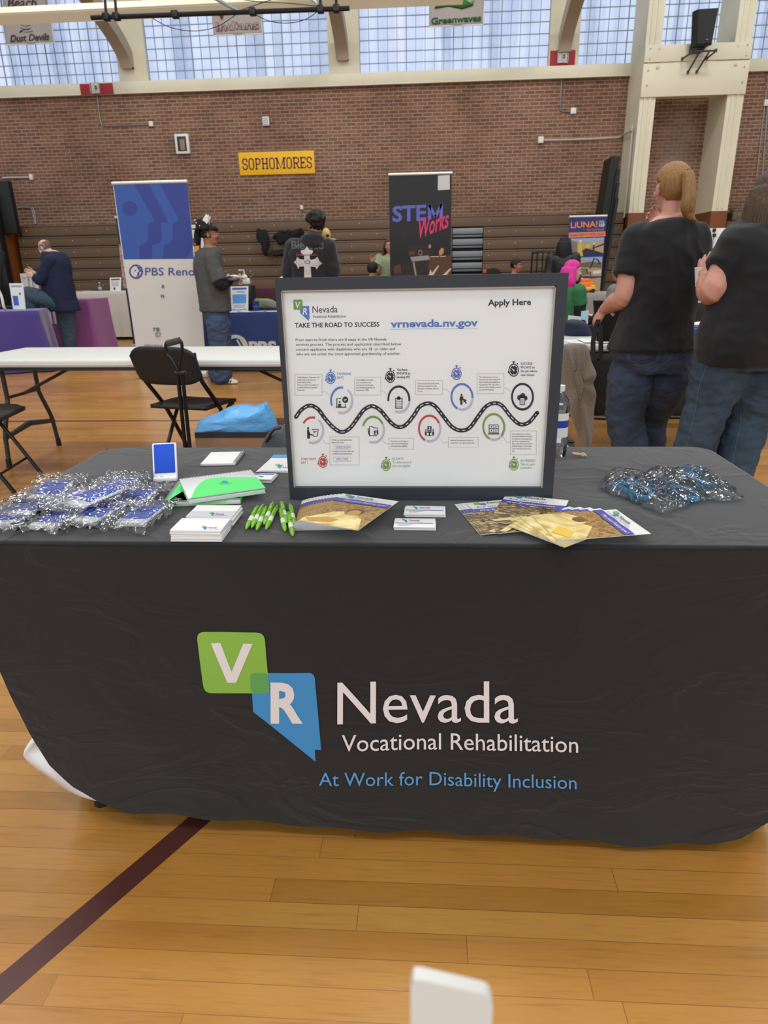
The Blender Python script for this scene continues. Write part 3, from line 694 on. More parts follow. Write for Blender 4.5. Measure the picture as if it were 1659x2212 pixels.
# the folding table under the cloth
M_ftop = mat('table_top_plastic', '#d0d0ca', 0.45, var=0.02, vscale=40, bump=0.05, bscale=200)
M_fleg = mat('dark_grey_leg', '#3a3a3a', 0.4, metal=0.3)
def folding_table(label, c, L, Wd, rz=0.0, z=0.735, th=0.045, topmat=None, group=None):
    t = thing('folding_table', label, 'table', (c[0], c[1], 0), rz, group)
    rt = Matrix.Rotation(rz, 3, 'Z'); P = lambda x, y, zz: Vector((c[0], c[1], 0)) + rt @ Vector((x, y, zz))
    b = MB(); b.rbox(P(0, 0, z - th / 2), (L, Wd, th), topmat or M_ftop, 0.016, rt, 3); b.rbox(P(0, 0, z - th * .62), (L + .006, Wd + .006, th * .1), topmat or M_ftop, 0.002, rt); b.build('tabletop', t)
    b = MB()
    for s in (-1, 1): b.box(P(0, s * (Wd / 2 - .05), z - th - .012), (L - .2, .03, .024), M_fleg, rt)
    b.build('apron_rail', t)
    for s in (-1, 1):
        x = s * (L / 2 - .17)
        for y in (-1, 1):
            yy = y * (Wd / 2 - .2)
            b = MB(); b.tube(smoothpath([P(x, yy, z - th), P(x, yy, .48), P(x, yy + y * .01, .42), P(x, yy + y * .09, .25), P(x, yy + y * .11, .14), P(x, yy + y * .125, .0)], 4), 0.0155, M_fleg, n=8); o = b.build('leg', t)
            b = MB(); b.tube([P(x, yy + y * .122, .06), P(x, yy + y * .125, 0.0)], [.018, .02], M_black); b.build('foot_cap', o)
        b = MB(); b.tube([P(x, -(Wd / 2 - .2), .46), P(x, Wd / 2 - .2, .46)], .011, M_fleg); b.tube([P(x, -(Wd / 2 - .09), .2), P(x, 0, .245), P(x, Wd / 2 - .09, .2)], [.016, .022, .016], M_fleg); b.build('cross_bar', t)
        b = MB(); b.tube(smoothpath([P(x, 0, .46), P(x - s * .35, 0, .62), P(x - s * .42, 0, .66), P(x - s * .5, 0, z - th - .005)], 4), .011, M_fleg); b.build('brace', t)
    return t
folding_table('white folding table hidden under the black cloth, one dark foot showing at lower left', (0, .382, 0), 1.79, .74, z=TZ - .004)

# ================================================================= the framed poster
PY = 0.268
M_fr = mat('black_picture_frame', '#2e3138', 0.45, var=0.04, vscale=8)
M_pap = mat('poster_paper', '#f0efed', 0.55)
M_mat = mat('frame_lip', '#b9b3a6', 0.6)
Ink = lambda n, c: mat(n, c, 0.7)
K1 = Ink('ink_navy', '#2c2b38'); K2 = Ink('ink_text', '#3d3c44'); K3 = Ink('ink_blue', '#5b7fc0'); K4 = Ink('ink_red', '#bf5147'); K5 = Ink('ink_green', '#76a04a'); K6 = Ink('ink_violet', '#6a76bb'); K7 = Ink('ink_grey', '#8f8e92'); K8 = Ink('ink_pale_disc', '#eeedec'); K9 = Ink('ink_disc_shadow', '#c3bcca'); K10 = Ink('ink_link', '#8383b4'); K11 = Ink('ink_box_green', '#b7bda9')
o00, o10, o01, o11 = at(632, 1073.5, Y=PY), at(1198, 1075, Y=PY), at(588, 600, Y=PY), at(1222, 590, Y=PY)
i00, i10, i01, i11 = at(632, 1053, Y=PY), at(1176, 1053, Y=PY), at(610, 626, Y=PY), at(1196, 618, Y=PY)
ox0, ox1 = (o00.x + o01.x) / 2, (o10.x + o11.x) / 2; oz0, oz1 = TZ + .001, (o01.z + o11.z) / 2
ix0, ix1 = (i00.x + i01.x) / 2, (i10.x + i11.x) / 2; iz0, iz1 = (i00.z + i10.z) / 2, (i01.z + i11.z) / 2
t = thing('framed_poster', 'black framed poster of a winding road of eight steps standing on the table', 'framed poster', ((ox0 + ox1) / 2, PY + .01, TZ))
b = MB(); D = .022
def bar(q):                                    # mitred frame bar: q = outer a, outer b, inner b, inner a (x,z)
    f0 = [Vector((x, PY - .004, z)) for x, z in q]; f1 = [Vector((x, PY + D, z)) for x, z in q]
    g0 = [Vector((x, PY - .002, z)) for x, z in q]
    b.add(f0 + f1, [(0, 1, 2, 3), (7, 6, 5, 4), (0, 4, 5, 1), (1, 5, 6, 2), (2, 6, 7, 3), (3, 7, 4, 0)], M_fr)
O = [(ox0, oz0), (ox1, oz0), (ox1, oz1), (ox0, oz1)]; I = [(ix0, iz0), (ix1, iz0), (ix1, iz1), (ix0, iz1)]
for k in range(4): bar([O[k], O[(k + 1) % 4], I[(k + 1) % 4], I[k]])
for a, c, w in ((I[0], I[1], 0), (I[3], I[2], 0)): pass
b.box(((ix0 + ix1) / 2, PY + .003, iz1 - .0015), (ix1 - ix0, .008, .003), M_mat); b.box((ix1 - .001, PY + .003, (iz0 + iz1) / 2), (.002, .008, iz1 - iz0), M_mat); b.box((ix0 + .001, PY + .003, (iz0 + iz1) / 2), (.002, .008, iz1 - iz0), M_mat)
b.build('frame', t, smooth=0)
b = MB(); b.box(((ox0 + ox1) / 2, PY + D + .002, (oz0 + oz1) / 2), (ox1 - ox0 - .03, .004, oz1 - oz0 - .03), M_black); b.build('backing_board', t)
b = MB(); b.box((.07, PY + .095, TZ + .12), (.06, .006, .26), M_black, Matrix.Rotation(R(-32), 3, 'X')); b.build('easel_back', t)
b = MB(); b.box(((ix0 + ix1) / 2, PY + .012, (iz0 + iz1) / 2), (ix1 - ix0, .004, iz1 - iz0), M_pap)
def pfn(px, py, h):
    q = at(px, py, Y=PY + .0095); return Vector((q.x, PY + .0098 - h, q.z))
ar = Art(b, pfn, 0.00025)
class Crop:                                    # artwork read off an enlarged view: x0, y0, scale
    def __init__(s, x0, y0, k): s.x0, s.y0, s.k = x0, y0, k
    def p(s, a, c): return (s.x0 + a / s.k, s.y0 + c / s.k)
    def T(s, body, a0, c0, a1, c1, cap, m, w=0.0, **kw): x0, y0 = s.p(a0, c0); x1, y1 = s.p(a1, c1); ar.text(body, x0, y0, m, x1=x1, y1=y1, cap=cap / s.k, weight=w, res=2, **kw)
    def TT(s, body, a0, c0, cap, m, w=0.0, squeeze=1.0):
        vs, _ = glyphs(body, w, 2); wd = (max(x for x, y in vs) - min(x for x, y in vs)) * cap / CAPH * squeeze; s.T(body, a0, c0, a0 + wd, c0, cap, m, w)
C1, C2, C3, C4 = Crop(580, 580, 4.879), Crop(900, 580, 4.879), Crop(580, 780, 4.879), Crop(900, 780, 4.879)
P1 = C1.p
ar.rrect([P1(260, 328), P1(357, 327), P1(360, 434), P1(265, 436)], 3, K5, 2)
ar.poly([P1(332, 396), P1(428, 396), P1(433, 532), P1(424, 532), P1(424, 553), P1(333, 470)], K3, 1)
ar.text('V', *P1(282, 416), M_pap, x1=P1(340, 0)[0], cap=66 / 4.879, weight=.01, k=4, shear=.12); ar.text('R', *P1(360, 484), M_pap, x1=P1(410, 0)[0], cap=64 / 4.879, weight=.02, k=4, shear=.15)
C1.T('Nevada', 463, 467, 727, 462, 70, K2, 0.0); C1.T('Vocational Rehabilitation', 466, 521, 815, 517, 29, K2, 0.0)
C1.T('TAKE THE ROAD TO SUCCESS', 276, 623, 1168, 611, 47, K2, 0.022)
x0, y0 = C1.p(1286, 621); x1, y1 = C2.p(645, 607); ar.text('vrnevada.nv.gov', x0, y0, K3, x1=x1, y1=y1, cap=15.2, weight=.03)
ar.line([C1.p(1283, 641), C2.p(648, 628)], .5, K3)
for s, a1, cc in (('From start to finish there are 8 steps in the VR Nevada', 1243, 765), ('services process. The process and application described below', 1398, 815), ('concern applicants with disabilities who are 18  or older and', 1333, 866), ('who are not under the court appointed guardianship of another.', 1393, 916)):
    C1.T(s, 285 + (cc - 765) * .04, cc, a1, cc - 6, 28, K2, 0.003)
C2.T('Apply Here', 751, 390, 1207, 382, 60, K2, 0.028)
def watch(C, a, c, r, m, m2):
    x, y = C.p(a, c); q = r / C.k; ry = q * 1.24
    ar.arc(x, y, q, ry, q * .16, 0, 360, m, 2); ar.disc(x, y, q * .72, ry * .72, m, 2)
    for k in range(4): dx, dy = ((0, -1), (1, 0), (0, 1), (-1, 0))[k]; ar.line([(x + dx * q * .56, y + dy * ry * .56), (x + dx * q * .74, y + dy * ry * .74)], q * .14, m2, 3)
    ar.line([(x - q * .42, y - ry * .3), (x, y)], q * .12, m2, 3); ar.disc(x, y, q * .14, ry * .14, m2, 4)
    ar.line([(x - q * .25, y - ry * 1.3), (x + q * .25, y - ry * 1.3)], q * .2, m); ar.line([(x, y - ry * 1.3), (x, y - ry * .95)], q * .22, m); ar.line([(x + q * .6, y - ry * 1.1), (x + q * .8, y - ry * .92)], q * .2, m)
    ar.poly([(x - q * 1.1, y + ry * .05), (x - q * .75, y + ry * .35), (x - q * 1.1, y + ry * .5)], m, 3)
watch(C1, 655, 1154, 52, K3, M_pap); C1.TT('5 WORKING', 721, 1122, 25, K3, .01, .72); C1.TT('DAYS', 721, 1161, 25, K3, .01, .8)
watch(C1, 1284, 1140, 52, K1, M_pap)
for k, s in enumerate(('You have', '90 DAYS to', 'develop IPE')): C1.TT(s, 1352, 1078 + 39 * k, 25, K1, .018, .8)
watch(C2, 421, 1110, 53, K6, M_pap)
watch(C2, 1023, 1072, 55, K1, M_pap)
for k, s in enumerate(('SUCCESS!', '90 DAYS on', 'the job before', 'case closure')): C2.TT(s, 1097, 1014 + 39.5 * k, 24, K1, .012, .84)
watch(C3, 573, 1062, 50, K4, M_pap); C3.TT('START NOW', 343, 1044, 25, K4, .008, .74); C3.TT('DAY 1', 343, 1082, 25, K4, .008, .74)
watch(C3, 1240, 1096, 50, K5, M_pap)
for k, s in enumerate(('60 DAYS', 'To determine if', 'you are eligible')): C3.TT(s, 1305, 1041 + 37 * k, 25, Ink('ink_grey_green', '#8d9c83'), .004, .85)
watch(C4, 1025, 1092, 50, K5, M_pap)
for k, s in enumerate(('AS NEEDED', 'Talk to your', 'counselor')): C4.TT(s, 1093, 1061 + 37 * k, 25, Ink('ink_grey_green', '#8d9c83'), .006, .84)
def note(C, a0, c0, a1, c1, tx, ty, lines, step=26.7):
    x0, y0 = C.p(a0, c0); x1, y1 = C.p(a1, c1); ar.frame(x0, y0, x1, y1, .55, K7)
    for k, s in enumerate(lines): C.TT(s, tx, ty + step * k, 14.5, K2, .006, .86)
note(C3, 278, 140, 566, 362, 302, 178, ('A Rehabilitation Technician will', 'contact you to do the pre-', 'intake within 5 days.', 'Then you will be scheduled for', 'an intake with your assigned', 'Counselor.'))
note(C3, 905, 167, 1184, 360, 922, 206, ('Once eligible, work with', 'your counselor to do', 'assessments and develop', 'your individualized plan for', 'employment. (IPE)'))
note(C4, -12, 202, 274, 355, 10, 243, ('Once you are job ready, work', 'with your counselor or job', 'developer to find the right job', 'for you.'))
note(C4, 635, 133, 922, 345, 658, 175, ('We will close the case and', 'reach success after at least 90', 'days of stable and satisfactory', 'employment. We will contact', 'you at 3 and 6 months to see if', 'you are still working.'))
note(C3, 645, 798, 957, 1096, 666, 838, ('Watch our orientation video:', 'https://YouTu.be/'))
for c0, c1, s, cb, a0 in ((882, 930, 'ORIENTATION', 916, 707), (1010, 1057, 'APPLY HERE', 1042, 714)):
    x0, y0 = C3.p(685, c0); x1, y1 = C3.p(869, c1); ar.frame(x0, y0, x1, y1, .7, K11); C3.TT(s, a0, cb, 20, K10, .004, .8); ar.line([C3.p(a0, cb + 4), C3.p(a0 + 132, cb + 4)], .4, K10)
C3.TT('To apply for services click here:', 668, 957, 14.5, K2, .006, .86); C3.TT('vrnevada.nv.gov/applications', 670, 983, 14.5, K2, .006, .86)
note(C3, 1270, 812, 1532, 930, 1288, 851, ('Counselor has 60 days to', 'collect proof of disability', 'and determine eligibility.'))
note(C4, 332, 802, 650, 908, 358, 842, ('Receive the services you need to', 'prepare for your goal employment.'))
note(C4, 988, 735, 1262, 988, 1006, 775, ('Post employment services', 'may be provided if necessary', 'to assist you in keeping your', 'job. Once employed you', 'may work with a job coach if', 'needed. Keep in touch with', 'your counselor about your', 'job.'), 25.8)
for C, pts in ((C3, [(566, 324), (608, 324), (640, 362)]), (C3, [(1184, 322), (1222, 322), (1252, 360)]), (C4, [(275, 296), (315, 296), (346, 332)]), (C4, [(922, 286), (955, 286), (990, 326)]), (C3, [(568, 828), (606, 870), (644, 870)]), (C3, [(1200, 832), (1238, 872), (1270, 872)]), (C4, [(248, 822), (282, 860), (332, 860)]), (C4, [(905, 784), (948, 855), (988, 855)])): ar.line([C.p(*q) for q in pts], .55, K7)
# the road
road = [C3.p(*q) for q in ((290, 588), (350, 510), (435, 468), (520, 505), (600, 610), (690, 705), (775, 748), (860, 705), (940, 600), (1010, 510), (1095, 475), (1180, 520), (1260, 615), (1330, 680), (1395, 695), (1460, 660), (1540, 560))] + [C4.p(*q) for q in ((15, 500), (60, 463), (130, 445), (200, 480), (280, 580), (370, 690), (465, 732), (560, 700), (650, 580), (730, 480), (820, 442), (900, 470), (980, 570), (1060, 650), (1120, 668), (1190, 640), (1270, 545))]
rp = [(v.x, v.y) for v in smoothpath([Vector((x, y, 0)) for x, y in road], 6)]
ar.line(rp, 8.6, K1, 2); ar.disc(*rp[0], 4.3, 4.3, K1, 2); ar.disc(*rp[-1], 4.3, 4.3, K1, 2)
acc = 0; dash = []
for a, c in zip(rp, rp[1:]):
    L = math.dist(a, c)
    if (acc % 13) < 6.5: dash.append((a, c))
    acc += L
for a, c in dash: ar.line([a, c], 1.5, M_pap, 4)
def step(C, a, c, n, m, a0, a1, ty):
    x, y = C.p(a, c); rx, ry = 24.6, 30
    ar.arc(x + 1.5, y + 1.5, rx * .98, ry * .97, 4.5, -115, 60, K9, 1); ar.disc(x, y, rx * .86, ry * .84, K8, 2)
    ar.arc(x, y, rx, ry, rx * .165, a0, a1, m, 3); C.TT('STEP %d' % n, a - 44, ty, 30, K1, .03, .78)
    return x, y
def man(x, y, s): ar.disc(x, y - 5.4 * s, 1.6 * s, 2 * s, K1, 5); ar.line([(x, y - 3 * s), (x, y + 2 * s)], 3.4 * s, K1, 5)
x, y = step(C3, 462, 728, 1, K4, 75, 148, 665); man(x - 9, y + 2.5, 1.3); ar.rect(x - 11, y + 4, x - 5, y + 18, K1, 5); ar.line([(x - 9, y + 8), (x + 3, y + 11)], 2.4, K1, 5); ar.line([(x - 1, y - 2), (x + 13, y - 2), (x + 11, y + 13), (x + 2, y + 13)], 1.6, K1, 5, closed=False); ar.line([(x + 2, y + 2), (x + 10, y + 2)], 1.2, K1, 5); ar.line([(x + 2, y + 5), (x + 7, y + 5)], 1.2, K1, 5)
x, y = step(C3, 770, 412, 2, K3, 82, 205, 344); ar.line([(x - 12, y + 15), (x + 10, y + 15)], 2.4, K1, 5); ar.line([(x - 10, y + 14), (x - 10, y - 4), (x - 1, y - 4)], 1.8, K1, 5); ar.disc(x + 8, y - 1, 6.4, 7, K1, 5); ar.line([(x + 5, y - 2), (x + 11, y - 2)], 1.2, M_pap, 6); ar.line([(x + 5, y + 1), (x + 9, y + 1)], 1.2, M_pap, 6); ar.disc(x - 4, y + 4, 1.7, 2.4, K1, 5); ar.rect(x - 7, y + 8, x - 1, y + 14, K1, 5); ar.line([(x + 8, y + 8), (x + 8, y + 14)], 1.4, K1, 5)
x, y = step(C3, 1103, 722, 3, K5, 28, 163, 663); ar.line([(x - 8, y + 13), (x - 8, y - 7), (x - 2, y - 7), (x + 1, y - 4), (x + 9, y - 4), (x + 9, y + 2)], 1.8, K1, 5); ar.line([(x - 11, y - 3), (x - 9, y + 11)], 1.8, K1, 5); ar.line([(x - 9, y + 13), (x + 8, y + 13)], 1.8, K1, 5); ar.rect(x + 2, y + 2, x + 11, y + 11, K1, 5); ar.disc(x + 6.5, y + 5, 1.4, 1.6, M_pap, 6); ar.rect(x + 4.5, y + 7.5, x + 8.5, y + 10, M_pap, 6)
x, y = step(C3, 1373, 402, 4, K1, -8, 188, 344); ar.frame(x - 7.5, y - 3, x + 8, y + 20, 1.8, K1, 5); ar.rect(x - 3.5, y - 5.5, x + 3.5, y + 1, K1, 5); ar.disc(x, y - 4.5, 2, 2.2, K1, 5)
for k in range(3): ar.line([(x - 4.5, y + 4.6 + 5 * k), (x - 3.4, y + 6 + 5 * k), (x - 1.4, y + 3.6 + 5 * k)], 1.0, K1, 5); ar.line([(x, y + 5 + 5 * k), (x + 5, y + 5 + 5 * k)], 1.2, K1, 5)
x, y = step(C4, 135, 710, 5, K4, 25, 245, 648); ar.rect(x - 4.5, y - 5, x + 4.5, y + 5, K1, 5); ar.disc(x, y - 1.6, 1.5, 1.7, M_pap, 6); ar.rect(x - 2, y + 1, x + 2, y + 3, M_pap, 6); ar.rect(x - 5, y + 6, x + 5, y + 9, K1, 5); ar.rect(x - 1.5, y + 6, x + 1.5, y + 16, K1, 5); ar.line([(x - 5, y + 15.5), (x + 5, y + 15.5)], 1.6, K1, 5)
for s in (-1, 1): ar.disc(x + 8 * s, y + 3.2, 1.5, 1.9, K1, 5); ar.rect(x + 6.2 * s, y + 6, x + 9.8 * s, y + 15, K1, 5)
x, y = step(C4, 477, 377, 6, K3, -4, 245, 312); ar.disc(x - .8, y - 4.5, 1.9, 2.4, K1, 5); ar.poly([(x - 4, y - 1.5), (x + 2.5, y - 1.5), (x + 3, y + 7), (x + 1, y + 7), (x + 1, y + 17), (x - 3.4, y + 17), (x - 3.4, y + 7), (x - 5.6, y + 8)], K1, 5); ar.poly([(x + 3, y + 3), (x + 11, y + 7.5), (x + 8, y + 9), (x + 10.5, y + 13.5), (x + 8, y + 15), (x + 6, y + 10.5), (x + 3.8, y + 12.5)], K1, 5)
x, y = step(C4, 812, 693, 7, K5, -42, 247, 638); ar.rect(x - 10.5, y - 5, x + 10.5, y + 13, K1, 5); ar.line([(x - 12.5, y + 15), (x + 12, y + 15)], 2.6, K1, 5)
for i in range(2):
    for j in range(2): ar.rect(x - 9 + 9.6 * i, y - 3.6 + 8.5 * j, x - .8 + 9.6 * i, y + 3.6 + 8.5 * j, M_pap, 6); ar.disc(x - 4.9 + 9.6 * i, y - 1 + 8.5 * j, 1.4, 1.5, K1, 7); ar.line([(x - 7.5 + 9.6 * i, y + 3 + 8.5 * j), (x - 4.9 + 9.6 * i, y + 1.4 + 8.5 * j), (x - 2.3 + 9.6 * i, y + 3 + 8.5 * j)], 1.3, K1, 7)
x, y = step(C4, 1115, 375, 8, K1, 0, 360, 308); ar.disc(x - 6, y + 2, 5.4, 5.8, K1, 5); ar.disc(x + 6, y + 3, 4.8, 5.4, K1, 5); ar.disc(x + .5, y - 2, 5.5, 6, K1, 5); ar.frame(x - 6, y + 2, x + 5.4, y + 17.5, 1.3, K1, 7); ar.rect(x - 5, y + 3, x + 4.4, y + 16.5, M_pap, 6)
for k in range(4): ar.line([(x - 3.6, y + 6 + 2.9 * k), (x + 3, y + 6 + 2.9 * k)], 1.0, K1, 7)
b.build('printed_sheet', t, smooth=0)
M_glass = mat('clear_glass', '#ffffff', 0.03, spec=0.5, trans=1.0, alpha=1)
def thin_clear(name, tint='#ffffff', rough=0.05, fres=1.0, base=0.0, bump=0.0, bscale=60):
    """thin clear film: mirror reflection by angle, the rest passes straight through"""
    m = bpy.data.materials.new(name); m.use_nodes = True; nt = m.node_tree; nt.nodes.remove(nt.nodes['Principled BSDF'])
    out = nt.nodes['Material Output']; tr = nd(nt, 'ShaderNodeBsdfTransparent'); tr.inputs[0].default_value = rgb(tint)
    gl = nd(nt, 'ShaderNodeBsdfGlossy'); gl.inputs['Roughness'].default_value = rough
    lw = nd(nt, 'ShaderNodeFresnel'); lw.inputs['IOR'].default_value = 1.45
    fac = mth(nt, 'ADD', mth(nt, 'MULTIPLY', lw.outputs[0], fres), base)
    mx = nd(nt, 'ShaderNodeMixShader'); nt.links.new(fac, mx.inputs[0]); nt.links.new(tr.outputs[0], mx.inputs[1]); nt.links.new(gl.outputs[0], mx.inputs[2]); nt.links.new(mx.outputs[0], out.inputs[0])
    if bump:
        tc = nd(nt, 'ShaderNodeTexCoord'); n = nd(nt, 'ShaderNodeTexNoise'); n.inputs['Scale'].default_value = bscale; n.inputs['Detail'].default_value = 4; n.inputs['Distortion'].default_value = 1.5; nt.links.new(tc.outputs['Object'], n.inputs['Vector'])
        bp = nd(nt, 'ShaderNodeBump'); bp.inputs['Strength'].default_value = bump; bp.inputs['Distance'].default_value = 0.01; nt.links.new(n.outputs[0], bp.inputs['Height'])
        nt.links.new(bp.outputs[0], gl.inputs['Normal']); nt.links.new(bp.outputs[0], lw.inputs['Normal'])
    MATS[name] = m; return m
M_pane = thin_clear('poster_pane', rough=0.06, fres=0.7)
b = MB(); b.add([(ix0, PY + .004, iz0), (ix1, PY + .004, iz0), (ix1, PY + .004, iz1), (ix0, PY + .004, iz1)], [(0, 1, 2, 3)], M_pane); b.build('glass_pane', t, smooth=0)
# ================================================================= things lying on the table
def T0(px, py, z=0.0): return at(px, py, Z=TZ + z)
def frame_of(FL, FR, BR, BL, z=0.0):
    """centre, angle, width, depth on the table of a four-sided outline"""
    p = [T0(*q, z) for q in (FL, FR, BR, BL)]; c = (p[0] + p[1] + p[2] + p[3]) / 4
    u = ((p[1] - p[0]) + (p[2] - p[3])) / 2; v = ((p[3] - p[0]) + (p[2] - p[1])) / 2
    a = math.atan2(u.y, u.x); a2 = math.atan2(-v.x, v.y)
    return c, (a + a2) / 2, u.length, v.length
M_pw = mat('white_glossy_plastic', '#e4e4e6', 0.25); M_pb = mat('blue_microfibre', '#1d4fc4', 0.75, bump=0.15, bscale=300)
M_film = thin_clear('clear_bag_film', rough=0.07, fres=1.6, base=0.09)
M_film2 = thin_clear('clear_glasses_bag_film', tint='#f4f8fa', rough=0.08, fres=1.3, base=0.05)
M_pr1 = mat('print_teal', '#3b86b4', 0.6)
def logo(ar, x, y, s, txt=None, k=4):
    """small two-tone map logo: x right, y down"""
    ar.rrect([(x, y), (x + s, y), (x + 1.05 * s, y + .85 * s), (x + .08 * s, y + .85 * s)], .12 * s, M_lg, k)
    ar.poly([(x + .8 * s, y + .55 * s), (x + 1.7 * s, y + .55 * s), (x + 1.75 * s, y + 1.7 * s), (x + 1.65 * s, y + 1.9 * s), (x + .82 * s, y + 1.15 * s)], M_lb, k)
    if txt:
        ar.text('Nevada', x + 2.1 * s, y + 1.2 * s, txt, x1=x + 4.9 * s, cap=.75 * s, k=k, weight=.01); ar.text('Vocational Rehabilitation', x + 2.1 * s, y + 1.6 * s, txt, x1=x + 5.9 * s, cap=.25 * s, k=k)
# --- phone stands: origin at the middle of the underside, x across, y along, blue pad on top
def stand_parts(t, W_, L_, H_, wrap=None):
    b = MB(); b.rbox((0, 0, H_ * .62), (W_, L_, H_ * .5), M_pw, .006, seg=3); b.rbox((0, -L_ / 2 + .008, H_ * .5), (W_, .016, H_ * .95), M_pw, .006, seg=3); b.rbox((0, .012, H_ * .2), (W_ * .8, L_ * .7, H_ * .36), M_pb, .002)
    b.build('stand_body', t, loc=(0, 0, 0))
    b = MB(); b.rbox((0, .010, H_ * .88), (W_ * .9, L_ * .78, .0016), M_pb, .0007)
    b.build('blue_pad', t, loc=(0, 0, 0))
def bag_mesh(seed, W_, L_, H_, mw, ml):
    rnd = random.Random(seed); off = Vector((rnd.random() * 50, rnd.random() * 50, 0)); b = MB(); nu, nv = 64, 84
    def f(u, v):
        x = (u - .5) * 2; y = (v - .5) * 2; X = x * (W_ / 2 + mw); Y = y * (L_ / 2 + ml)
        ex = max(0, abs(X) - W_ / 2) / mw; ey = max(0, abs(Y) - L_ / 2) / ml; e = min(1, math.hypot(ex, ey))
        n1 = 1 - 2.6 * abs(noise.noise(Vector((X * 30, Y * 24, 0)) + off)); n2 = 1 - 2.4 * abs(noise.noise(Vector((X * 58, Y * 42, 5)) + off))
        z = (H_ + .004) * (1 - e * .75) + .007 * n1 * (.3 + e * .9) + .0055 * n2 * (.3 + e) + .003
        edge = 1 + .12 * noise.noise(Vector((x * 2.2, y * 2.2, 9)) + off)
        return Vector((X * edge, Y * edge, max(.0015, z)))
    b.grid(f, nu, nv, M_film); return b
SL, SW, SH = .112, .066, .014
protos = []
for k in range(3):
    t = thing('bagged_phone_stand', 'x', 'phone stand', (0, 0, 0), 0, 'phone stands in clear bags'); stand_parts(t, SW, SL, SH)
    bag_mesh(11 + k, SW, SL, SH, .026, .038).build('clear_bag', t, loc=(0, 0, 0), smooth=180); protos.append(t)
stands = [
    ('bagged phone stand at the back left of the pile, blue side up', (68, 1080), (129, 1077), (158, 1055), (92, 1058), .018, 3),
    ('bagged phone stand at the left of the pile, behind the cut-off one', (25, 1107), (90, 1122), (112, 1098), (48, 1086), .008, 0),
    ('bagged phone stand cut off by the left picture edge', (-10, 1137), (58, 1139), (62, 1112), (-2, 1110), 0, 0),
    ('bagged phone stand front left in the pile, nearest the table edge', (70, 1147), (132, 1152), (176, 1112), (118, 1106), 0, 0),
    ('bagged phone stand lying on top of the middle of the pile, long side slanted', (146, 1083), (198, 1111), (257, 1076), (212, 1055), .024, 4),
    ('bagged phone stand in the front middle of the pile, under the top one', (155, 1133), (213, 1138), (268, 1103), (214, 1096), .004, 0),
    ('bagged phone stand at the back right of the pile beside the green notebooks', (250, 1095), (312, 1097), (335, 1072), (280, 1070), .005, 0),
    ('bagged phone stand at the front right of the pile, next to the white note pads', (255, 1140), (319, 1144), (356, 1104), (296, 1100), 0, 0),
    ('bagged phone stand half hidden under the top one, left of it', (104, 1100), (162, 1103), (190, 1075), (135, 1070), .006, 0),
    ('bagged phone stand at the very back of the pile, behind the top one', (222, 1068), (275, 1070), (288, 1048), (238, 1046), .010, 0),
]
for i, (lab, FL, FR, BR, BL, z, tl) in enumerate(stands):
    c, a, w, d = frame_of(FL, FR, BR, BL, z)
    o = protos[i] if i < 3 else copy_tree(protos[i % 3]); o['label'] = lab
    o.location = (c.x, c.y, TZ + z + .0012); o.rotation_euler = (R(tl), R(tl * .8), a)
# upright stand
p0, p1 = T0(331, 1042), T0(384, 1039); c = (p0 + p1) / 2; w = (p1 - p0).length
top = at(349, 956, Y=c.y + .045); hh = math.hypot(top.z - TZ, top.y - c.y)
t = thing('phone_stand', 'white phone stand with a blue pad standing upright behind the bagged pile', 'phone stand', c, math.atan2(p1.y - p0.y, p1.x - p0.x))
rt = Matrix.Rotation(math.atan2(top.y - c.y, top.z - TZ) * -1, 3, 'X')
b = MB(); b.rbox(rt @ Vector((0, .004, hh / 2)), (w, .008, hh), M_pw, .007, rt, 3); b.rbox((0, .005, .006), (w * .98, .022, .012), M_pw, .004)
ar = Art(b, lambda x, y, h: rt @ Vector((-w / 2 + x * w, -.0003 - h, hh - y * hh)), .0003)
logo(ar, .3, .86, .1); ar.text('Nevada', .5, .93, M_pr1, x1=.72, cap=.03); ar.text('Vocational Rehabilitation', .5, .955, M_pr1, x1=.86, cap=.014)
b.build('stand_body', t, loc=(0, 0, 0))
b = MB(); b.rbox(rt @ Vector((0, -.001, hh * .59)), (w * .84, .0025, hh * .74), M_pb, .001, rt); b.build('blue_pad', t, loc=(0, 0, 0))
b = MB(); b.tube([rt @ Vector((0, .008, hh * .6)), (0, .085, .004)], .006, M_pw, flat=3); b.build('support_leg', t, loc=(0, 0, 0))
